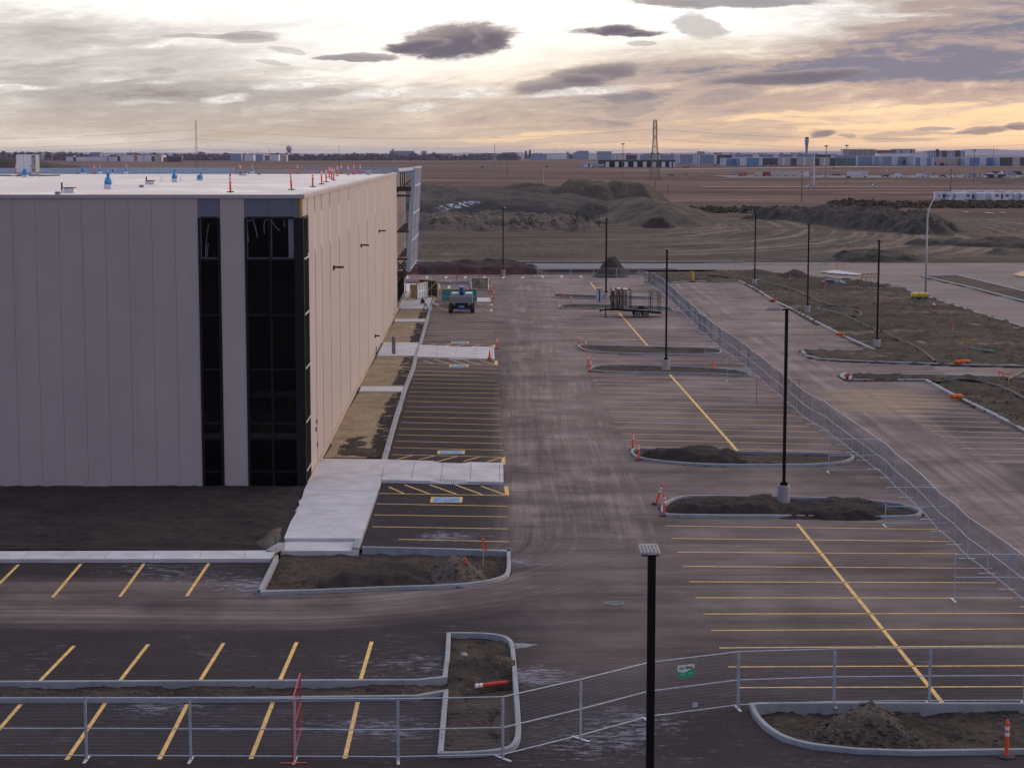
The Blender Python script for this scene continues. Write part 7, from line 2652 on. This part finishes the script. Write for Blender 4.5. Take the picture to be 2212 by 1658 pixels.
# lattice pylons
def pylon(x, d, h, label):
    r = thing('lattice_pylon', label, 'pylon', ((x - 1106) / FPX * d, d, 0), R(8))
    prof = [(0, 3.1), (h * .27, 2.2), (h * .62, 1.25), (h * .74, .95), (h * .76, 1.15), (h * .93, 1.0), (h, .75)]
    def hw(z):
        return float(np.interp(z, [p[0] for p in prof], [p[1] for p in prof]))
    lev = [0, 2.6, 5.2, 7.6, 10, 12.4, 14.8, 17, 19.2, 21.3, 23.3, 25.2, 27, 28.7, 30.4, 32, 33.6, 35.2, 36.5, h]
    mb = MB()
    for sx_ in (-1, 1):
        for sy_ in (-1, 1):
            for z0, z1 in zip(lev[:-1], lev[1:]):
                mb.beam((sx_ * hw(z0), sy_ * hw(z0), z0), (sx_ * hw(z1), sy_ * hw(z1), z1), .24, .24)
    mb.build('legs', M['lattice'], r)
    mb = MB()
    for z0, z1 in zip(lev[:-1], lev[1:]):
        a0, a1 = hw(z0), hw(z1)
        for (p, q) in (((-1, -1), (1, -1)), ((1, -1), (1, 1)), ((1, 1), (-1, 1)), ((-1, 1), (-1, -1))):
            mb.beam((p[0] * a0, p[1] * a0, z0), (q[0] * a1, q[1] * a1, z1), .10, .10)
            mb.beam((q[0] * a0, q[1] * a0, z0), (p[0] * a1, p[1] * a1, z1), .10, .10)
            mb.beam((p[0] * a1, p[1] * a1, z1), (q[0] * a1, q[1] * a1, z1), .10, .10)
    mb.build('bracing', M['lattice'], r)
    for z in (20.5, 26.3, 32.2):
        mb = MB()
        for s in (-1, 1):
            mb.beam((0, 0, z + 1.3), (s * .3, s * 4.6, z), .16, .16)
            mb.beam((-.8, 0, z), (s * .0, s * 4.6, z), .14, .14)
            mb.beam((.8, 0, z), (s * .0, s * 4.6, z), .14, .14)
        mb.build('cross_arm', M['lattice'], r)
    return r
pylon(429, 1250, 37.5, 'lattice pylon beyond the roof of the building').scale = (.42, .42, 1)
pylon(1412.5, 1231, 37.5, 'lattice pylon between the earth mounds and the far warehouses')
xs_p = [-201 - 291, -201.5, 89.8, 381]
k = 0
for a, b in zip(xs_p[:-1], xs_p[1:]):
    for z in (20.0, 25.8, 31.8, 37.4):
        for off in ((-4.6, 4.6) if z < 37 else (0,)):
            k += 1
            mb = MB()
            P = [(a + (b - a) * t / 24, 1240 + off, z - 6.0 * 4 * (t / 24) * (1 - t / 24)) for t in range(25)]
            mb.tube(P, .028, 4)
            o = mb.build('power_line', M['lattice'])
            tag(o, 'sagging power line wire %s the pylons' % ('left of' if a < -300 else 'between' if a < 0 else 'right of'), 'power line', 'power line wires strung on the pylons')

# poles and masts
def pole(x, yt, yb, r_, mat, label, cross=None, d=None, name='utility_pole', cat='pole'):
    d = d or 17 * FPX / (yb - 330)
    zt = CAM_H - (yt - 330) * d / FPX
    X = (x - 1106) / FPX * d
    r = thing(name, label, cat, (X, d, 0))
    mb = MB()
    mb.lathe([(r_ * 1.25, -.3), (r_, zt)], 8)
    mb.build('shaft', M[mat], r)
    if cross == 'lamp':
        mb = MB()
        mb.lathe([(.9, zt), (1.1, zt + .5), (.4, zt + .7)], 10)
        mb.build('lamp_ring', M['greysteel'], r)
    elif cross:
        mb = MB()
        mb.beam((-cross, 0, zt - .6), (cross, 0, zt - .6), .15, .15)
        mb.build('cross_arm', M[mat], r)
pole(735, 314, 357, .22, 'twood', 'tall dark wooden pole beyond the roof posts', .9)
pole(316, 327, 363, .25, 'green', 'thick green steel pole beyond the roof')
pole(357, 333, 366, .22, 'greysteel', 'grey pole right of the thick green pole beyond the roof')
pole(444, 334, 372, .15, 'twood', 'short wooden pole right of the left pylon')
pole(804, 341, 360, .2, 'twood', 'short dark pole beyond the far right corner of the roof')
pole(1069, 313, 368, .22, 'greysteel', 'tall thin grey mast right of the hanging screen')
pole(1096, 344, 380, .14, 'twood', 'short wooden pole right of the tall thin mast')
pole(1344, 312.5, 392, .16, 'greysteel', 'tall light mast left of the lattice pylon', 'lamp', name='light_mast', cat='light mast')
pole(1174, 363, 396, .10, 'silver', 'thin pale pole over the left earth mounds', .3)
pole(1414, 386, 420, .12, 'twood', 'wooden pole before the foot of the right pylon')
pole(1441.5, 400, 420, .10, 'twood', 'short pole with a hanging sign right of the pylon foot', .4)
pole(1754, 331, 402, .38, 'galv', 'thick grey steel pole in front of the far warehouses')
pole(1729, 368, 432.6, .12, 'twood', 'dark wooden pole left of the cut bank scrub', .5)
pole(2049, 363, 431, .12, 'twood', 'dark wooden pole before the parked trailers', .5)
pole(1780, 317, 401, .18, 'greysteel', 'tall light mast right of the thick grey steel pole', 'lamp', name='light_mast', cat='light mast')
pole(1824, 316, 397, .18, 'greysteel', 'tall light mast left of the teal glass block', 'lamp', name='light_mast', cat='light mast')
pole(2139, 316, 342, .5, 'fdark', 'dark high mast above the right blue warehouse', 'lamp', name='light_mast', cat='light mast')
pole(2098, 326, 396, .16, 'greysteel', 'light mast before the dark grey hotel', 'lamp', name='light_mast', cat='light mast')
pole(560, 322, 335, .3, 'twood', 'thin pole on the horizon left of the radar dome', None, 4300)
pole(586, 320, 335, .3, 'twood', 'pole with crossbar on the horizon beside the radar dome', 1.5, 4300)
pole(287, 323, 335, .3, 'twood', 'pole with crossbar on the far left horizon', 1.5, 4300)
pole(119, 325, 338, .3, 'fwhite', 'pale thin pole on the far left horizon', None, 4000)
pole(1198, 318, 333, .3, 'greysteel', 'thin radio mast on the horizon in the town cluster', None, 6000)

# vehicles far away
def far_car(name, label, loc, rz, mat, kind='car'):
    r = thing(name, label, kind, loc, rz)
    return r
def car_proto(mat, kind='car'):
    r = thing({'car': 'parked_car', 'van': 'parked_van', 'rv': 'camper_trailer', 'semi': 'semi_trailer', 'container': 'shipping_container', 'truck': 'pickup_truck'}[kind], '', {'car': 'car', 'van': 'van', 'rv': 'trailer', 'semi': 'trailer', 'container': 'container', 'truck': 'truck'}[kind])
    body, win, wh = MB(), MB(), MB()
    if kind == 'car':
        body.extr([(-2.2, .3), (2.2, .3), (2.25, .75), (1.2, .92), (.7, 1.45), (-1.1, 1.5), (-1.9, .95), (-2.2, .9)], -.88, .88, Matrix.Rotation(R(-90), 4, 'Z'))
        win.extr([(.98, .93), (.62, 1.38), (-1.05, 1.42), (-1.65, .95)], -.90, .90, Matrix.Rotation(R(-90), 4, 'Z'))
        wx_ = (-1.35, 1.35)
        rr_ = .33
    elif kind == 'truck':
        body.extr([(-2.7, .5), (2.7, .5), (2.75, 1.0), (1.5, 1.12), (1.0, 1.8), (-.5, 1.85), (-.75, 1.15), (-2.7, 1.15)], -.95, .95, Matrix.Rotation(R(-90), 4, 'Z'))
        win.extr([(1.35, 1.15), (.95, 1.7), (-.45, 1.75), (-.55, 1.15)], -.97, .97, Matrix.Rotation(R(-90), 4, 'Z'))
        wx_ = (-1.7, 1.7)
        rr_ = .4
    elif kind == 'van':
        body.extr([(-3.2, .4), (3.2, .4), (3.25, 1.1), (2.6, 1.9), (2.2, 2.6), (-3.2, 2.65)], -1.0, 1.0, Matrix.Rotation(R(-90), 4, 'Z'))
        win.extr([(2.62, 1.6), (2.15, 2.3), (1.1, 2.3), (1.1, 1.6)], -1.02, 1.02, Matrix.Rotation(R(-90), 4, 'Z'))
        wx_ = (-2.0, 2.0)
        rr_ = .38
    elif kind == 'rv':
        body.extr([(-3.4, .55), (3.1, .55), (3.5, 1.2), (3.4, 2.6), (2.9, 3.15), (-3.3, 3.2), (-3.45, 2.9)], -1.22, 1.22, Matrix.Rotation(R(-90), 4, 'Z'))
        for (a, b, c, d_) in ((-2.6, -1.5, 1.7, 2.4), (-.6, .1, 1.0, 2.6), (1.0, 2.2, 1.7, 2.4)):
            win.box(a, b, -1.25, 1.25, c, d_)
        wx_ = (-.6, .3)
        rr_ = .36
    elif kind == 'semi':
        body.box(-7.3, 7.3, -1.28, 1.28, 1.15, 4.05)
        win.box(3.6, 5.4, -1.3, -1.285, 2.6, 3.2)
        body.box(-7, 6.5, -.5, .5, .9, 1.149)
        wx_ = (-6.3, -5.1, 5.4)
        rr_ = .5
    else:
        body.box(-2.95, 2.95, -1.22, 1.22, .55, 3.3)
        win.box(-2.96, -2.951, -1.1, 1.1, .6, 3.2)
        body.box(-2.8, 2.8, -.8, .8, .4, .549)
        wx_ = (-2.2, -1.1)
        rr_ = .45
    body.build('body', M[mat], r)
    win.build('windows', M['fdark'] if kind not in ('semi', 'container') else M['fgrey'], r)
    for x in wx_:
        for s in (-1, 1):
            Mx = Matrix.Translation((x, s * (.8 if kind in ('car', 'truck') else 1.05), rr_)) @ Matrix.Rotation(R(90), 4, 'X')
            w_ = MB()
            w_.lathe([(rr_ * .8, -.11), (rr_, -.08), (rr_, .08), (rr_ * .8, .11)], 10, 0, 0, Mx)
            w_.build('wheel', M['rubber'], r)
    return r
M['fcream'] = simple('cream_paint', (.52, .50, .46), .5, var=.05)
M['fsilver'] = simple('silver_paint', (.35, .37, .42), .35, var=.05)
PRO = {}
def veh(kind, mat, x, yb, lab, grp, rz=0.0, dz=0.0, d=None):
    d = d or 17 * FPX / (yb - 330)
    loc = Vector(((x - 1106) / FPX * d, d, dz))
    key = (kind, mat)
    if key not in PRO:
        PRO[key] = car_proto(mat, kind)
        PRO[key].location = loc
        PRO[key].rotation_euler = (0, 0, rz)
        tag(PRO[key], lab, None, grp)
        return
    dup(PRO[key], loc, rz, lab, grp)
g = 'white campers parked in rows behind the scrub'
for k in range(13):
    x = 2035 + k * 15.5
    veh('rv', 'fwhite', x, 433.2 + (k % 3) * .5, 'white camper trailer, %s from the left in the front row behind the scrub' % nth(k + 1), g, R(90 + RNG.uniform(-12, 12)) if k % 4 else R(RNG.uniform(-8, 8)))
for k in range(12):
    x = 2062 + k * 15
    veh('rv', 'fcream', x, 428.5, 'white camper trailer, %s from the left in the rear row behind the scrub' % nth(k + 1), g, R(90 + RNG.uniform(-15, 15)))
g = 'containers and trailers along the service road'
for k, (x0, x1, mat) in enumerate(((0, 110, 'forange'), (218, 330, 'fcream'), (332, 415, 'fred'), (420, 512, 'fcream'), (518, 612, 'fcream'), (618, 716, 'fcream'), (722, 824, 'fcream'), (840, 932, 'fwhite'))):
    x = zU((x0 + x1) / 2, 0)[0]
    veh('container', mat, x, 380.5, '%s box trailer, %s from the left along the service road' % ({'forange': 'orange-red', 'fred': 'dark red', 'fcream': 'cream', 'fwhite': 'white'}[mat], nth(k + 1)), g, R(RNG.uniform(-4, 4)))
veh('semi', 'fwhite', zU(1590, 0)[0], 383, 'long white semi-trailer parked alone on the service road', g)
g = 'vehicles parked on the service road'
VL = [('car', 'fwhite', zU(1165, 0)[0], 381.5, 'white'), ('car', 'fsilver', zU(1230, 0)[0], 379, 'silver'), ('car', 'fdark', zU(1290, 0)[0], 379, 'black'), ('car', 'fdark', zU(1340, 0)[0], 379.5, 'black'), ('car', 'fsilver', zU(975, 0)[0], 381.5, 'silver'),
      ('truck', 'fdark', zV(40, 0)[0], 382, 'black pickup'), ('car', 'fwhite', zV(90, 0)[0], 381, 'white'), ('truck', 'fwhite', zV(200, 0)[0], 380.5, 'white pickup'), ('van', 'fwhite', zV(255, 0)[0], 382, 'white van'), ('truck', 'fwhite', zV(325, 0)[0], 382, 'white pickup'),
      ('van', 'fwhite', zV(590, 0)[0], 382, 'white van'), ('van', 'fcream', zV(650, 0)[0], 382, 'cream van'), ('van', 'fsilver', zV(740, 0)[0], 378.5, 'silver van'), ('truck', 'fdark', zV(915, 0)[0], 382, 'black pickup'), ('truck', 'fcream', zV(1010, 0)[0], 382, 'cream pickup'), ('truck', 'fwhite', zV(1090, 0)[0], 382.5, 'white pickup'),
      ('van', 'fsilver', zV(1305, 0)[0], 382, 'silver van'), ('van', 'fgrey', zV(1365, 0)[0], 382, 'blue-grey van'), ('truck', 'fwhite', zV(1425, 0)[0], 381, 'white pickup'), ('truck', 'fsilver', zV(1470, 0)[0], 382, 'silver pickup')]
for k, (kd, mt_, x, yb, nm) in enumerate(VL):
    veh(kd, mt_, x, yb, '%s%s, %s from the left along the service road' % (nm, ' car' if kd == 'car' else '', nth(k + 1)), g, R(RNG.uniform(-6, 6)))
g = 'cars packed on the far right service lot'
k = 0
for row, (yb, x0, x1, n) in enumerate(((384, 1510, 1900, 7), (381, 1560, 2000, 9), (378.5, 1640, 2120, 10), (376, 1850, 2170, 8))):
    for i in range(n):
        k += 1
        x = zV(x0 + (x1 - x0) * (i + RNG.uniform(-.2, .2)) / (n - 1), 0)[0]
        mt_ = ['fwhite', 'fsilver', 'fdark', 'fwhite', 'fcream', 'fgrey'][int(RNG.integers(0, 6))]
        kd = ['car', 'truck', 'van', 'car'][int(RNG.integers(0, 4))]
        veh(kd, mt_, x, yb, 'vehicle number %s counted from the near left of the packed right lot' % nth(k), g, R(RNG.uniform(-30, 30)), 0.0 if row < 2 else .6)
veh('car', 'fwhite', zU(975, 0)[0], 405.6, 'white car on the near highway below the thick grey pole', None)
veh('car', 'fcream', zU(1850, 0)[0], 402.5, 'cream car on the near highway right of the light masts', None)
for k, (z_, x, yb, mt_) in enumerate(((zV, 100, 371, 'fwhite'), (zV, 995, 368.5, 'fwhite'), (zX, 1110, 362, 'fwhite'), (zX, 1375, 362.5, 'fdark'), (zX, 1420, 361, 'fdark'), (zX, 1550, 358.5, 'fwhite'), (zX, 1655, 373.5, 'fwhite'), (zX, 1780, 357.6, 'fdark'), (zU, 1595, 360, 'fwhite'),
                                       (zU, 1280, 364, 'fdark'), (zW, 1025, 361.5, 'fdark'), (zW, 1600, 361, 'fdark'), (zX, 1195, 379.5, 'fdark'), (zX, 1390, 378.5, 'fsilver'), (zU, 400, 358.5, 'fwhite'), (zU, 480, 358, 'fcream'))):
    veh('car', mt_, z_(x, 0)[0], yb, 'tiny far %s car, %s of those dotted before the warehouses' % ({'fwhite': 'white', 'fdark': 'dark', 'fsilver': 'silver', 'fcream': 'cream'}[mt_], nth(k + 1)), 'tiny far cars before the warehouses')
veh('semi', 'fsilver', zX(215, 0)[0], 361.5, 'silver and blue tanker-like trailer before the black-roofed garage', None)
veh('container', 'fsilver', zX(2060, 0)[0], 377, 'grey box trailer left of the orange-red one', None)

# ================================================================ trees and scrub far off
def foliage_mat(name, a, b):
    m, n, bs = newmat(name)
    f = n.noise(wpos(n), .9, 3, .6)
    n.put(bs.inputs['Base Color'], n.mix(n.ss(.35, .65, f), a, b))
    bs.inputs['Roughness'].default_value = 1.0
    bs.inputs['Specular IOR Level'].default_value = .05
    return m
M['treeline'] = foliage_mat('hazed_winter_wood', (.085, .078, .110), (.135, .122, .155))  # wood colour lightened and blued to stand for distant haze
M['scrub'] = foliage_mat('grey_green_scrub', (.070, .064, .050), (.140, .120, .090))
M['dryscrub'] = foliage_mat('dry_tan_scrub', (.13, .095, .06), (.20, .14, .085))
def leafmass(name, mat, spots, kind='stuff'):
    """crowns of many small leaf cards; spots = (x, y, base z, crown radius, height, n)"""
    V, F = [], []
    for (x, y, z, r_, h, n) in spots:
        u = RNG.random((n, 3))
        th = u[:, 0] * 2 * math.pi
        zz = u[:, 1]
        rad = r_ * np.sqrt(u[:, 2]) * np.sqrt(np.clip(1 - (2 * zz - .9) ** 2, .05, 1))
        px, py, pz = x + rad * np.cos(th), y + rad * np.sin(th), z + h * zz
        s = r_ * .30 * (0.5 + RNG.random(n))
        a = RNG.normal(size=(n, 3))
        a /= np.linalg.norm(a, axis=1)[:, None]
        b = np.cross(a, RNG.normal(size=(n, 3)))
        b /= np.linalg.norm(b, axis=1)[:, None]
        c = np.stack([px, py, pz], 1)
        i = len(V)
        for k in range(n):
            V += [tuple(c[k] - a[k] * s[k]), tuple(c[k] + b[k] * s[k] * .7), tuple(c[k] + a[k] * s[k]), tuple(c[k] - b[k] * s[k] * .7)]
            F.append([i + 4 * k, i + 4 * k + 1, i + 4 * k + 2, i + 4 * k + 3])
    o = sheet(name, V, F, mat, smooth=False)
    o['kind'] = kind
    return o
spots = []
for k in range(430):
    x = RNG.uniform(-80, 1120)
    d = RNG.uniform(4300, 4700)
    X = (x - 1106) / FPX * d
    h = RNG.uniform(8, 14.5) * (1.2 if RNG.random() < .12 else 1.0) + (4 if x < 160 else 0)
    spots.append((X, d, -.2, RNG.uniform(7, 15), h, 30))
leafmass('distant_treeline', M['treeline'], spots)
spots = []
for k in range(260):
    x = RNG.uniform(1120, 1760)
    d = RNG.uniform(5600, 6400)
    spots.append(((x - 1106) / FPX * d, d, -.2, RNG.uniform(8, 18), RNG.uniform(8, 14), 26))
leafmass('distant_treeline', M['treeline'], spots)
spots = []
for k in range(520):
    x, y = zD(RNG.uniform(450, 2500), 0)[0], 0
    d = RNG.uniform(610, 672)
    hh = RNG.uniform(.4, 1.0)
    spots.append(((x - 1106) / FPX * d, d, -.2, RNG.uniform(.8, 2.2), hh, 22))
for k in range(40):
    x = zD(RNG.uniform(560, 840), 0)[0]
    d = RNG.uniform(590, 640)
    spots.append(((x - 1106) / FPX * d, d, -.2, RNG.uniform(1.2, 2.4), RNG.uniform(1.2, 2.4), 40))
for k in range(150):
    x = zC(RNG.uniform(1430, 2300), 0)[0]
    d = RNG.uniform(560, 590)
    spots.append(((x - 1106) / FPX * d, d, -.3, RNG.uniform(.8, 1.8), RNG.uniform(.6, 1.5), 20))
leafmass('scrub', M['scrub'], spots)
spots = []
for k in range(60):
    x = zD(RNG.uniform(900, 2300), 0)[0]
    d = RNG.uniform(605, 660)
    spots.append(((x - 1106) / FPX * d, d, -.2, RNG.uniform(.6, 1.6), RNG.uniform(.6, 1.5), 20))
leafmass('dry_scrub', M['dryscrub'], spots)
spots = []
for k in range(420):
    X, Y = RNG.uniform(-45, 20), RNG.uniform(428, 462)
    spots.append((X, Y, 1.2 + RNG.uniform(-.4, .9), RNG.uniform(.3, .8), RNG.uniform(.4, 1.0), 14))
leafmass('dead_weeds', M['scrub'], spots)
# far hills
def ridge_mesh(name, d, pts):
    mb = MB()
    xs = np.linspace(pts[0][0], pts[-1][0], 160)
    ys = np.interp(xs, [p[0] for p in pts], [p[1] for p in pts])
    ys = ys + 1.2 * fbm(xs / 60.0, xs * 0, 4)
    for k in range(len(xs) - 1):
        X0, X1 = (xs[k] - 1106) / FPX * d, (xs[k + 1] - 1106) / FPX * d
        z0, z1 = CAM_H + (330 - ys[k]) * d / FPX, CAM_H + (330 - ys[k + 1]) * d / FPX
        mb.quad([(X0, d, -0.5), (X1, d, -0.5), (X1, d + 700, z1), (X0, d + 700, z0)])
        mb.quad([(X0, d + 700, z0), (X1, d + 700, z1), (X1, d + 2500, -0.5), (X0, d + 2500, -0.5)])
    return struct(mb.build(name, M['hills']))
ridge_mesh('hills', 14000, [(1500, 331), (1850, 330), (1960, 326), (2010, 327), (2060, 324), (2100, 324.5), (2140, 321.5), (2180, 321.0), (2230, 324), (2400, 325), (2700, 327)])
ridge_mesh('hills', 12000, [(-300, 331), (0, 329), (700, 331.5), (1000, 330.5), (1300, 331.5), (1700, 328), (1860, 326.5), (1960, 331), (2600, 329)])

# ================================================================ the air
hv_m = bpy.data.materials.new('haze_air')
hv_m.use_nodes = True
hn = NT(hv_m.node_tree)
hn.n.clear()
pv_ = hn.new('ShaderNodeVolumePrincipled')
pv_.inputs['Color'].default_value = (0.70, 0.70, 0.84, 1)
pv_.inputs['Density'].default_value = 3.0e-5
pv_.inputs['Anisotropy'].default_value = 0.0
ho_ = hn.new('ShaderNodeOutputMaterial')
hn.l.new(pv_.outputs[0], ho_.inputs['Volume'])
mb = MB()
mb.box(-44000, 44000, -400, 44000, -1.3, 78)
tag(mb.build('haze', hv_m), None, None, None, 'stuff')
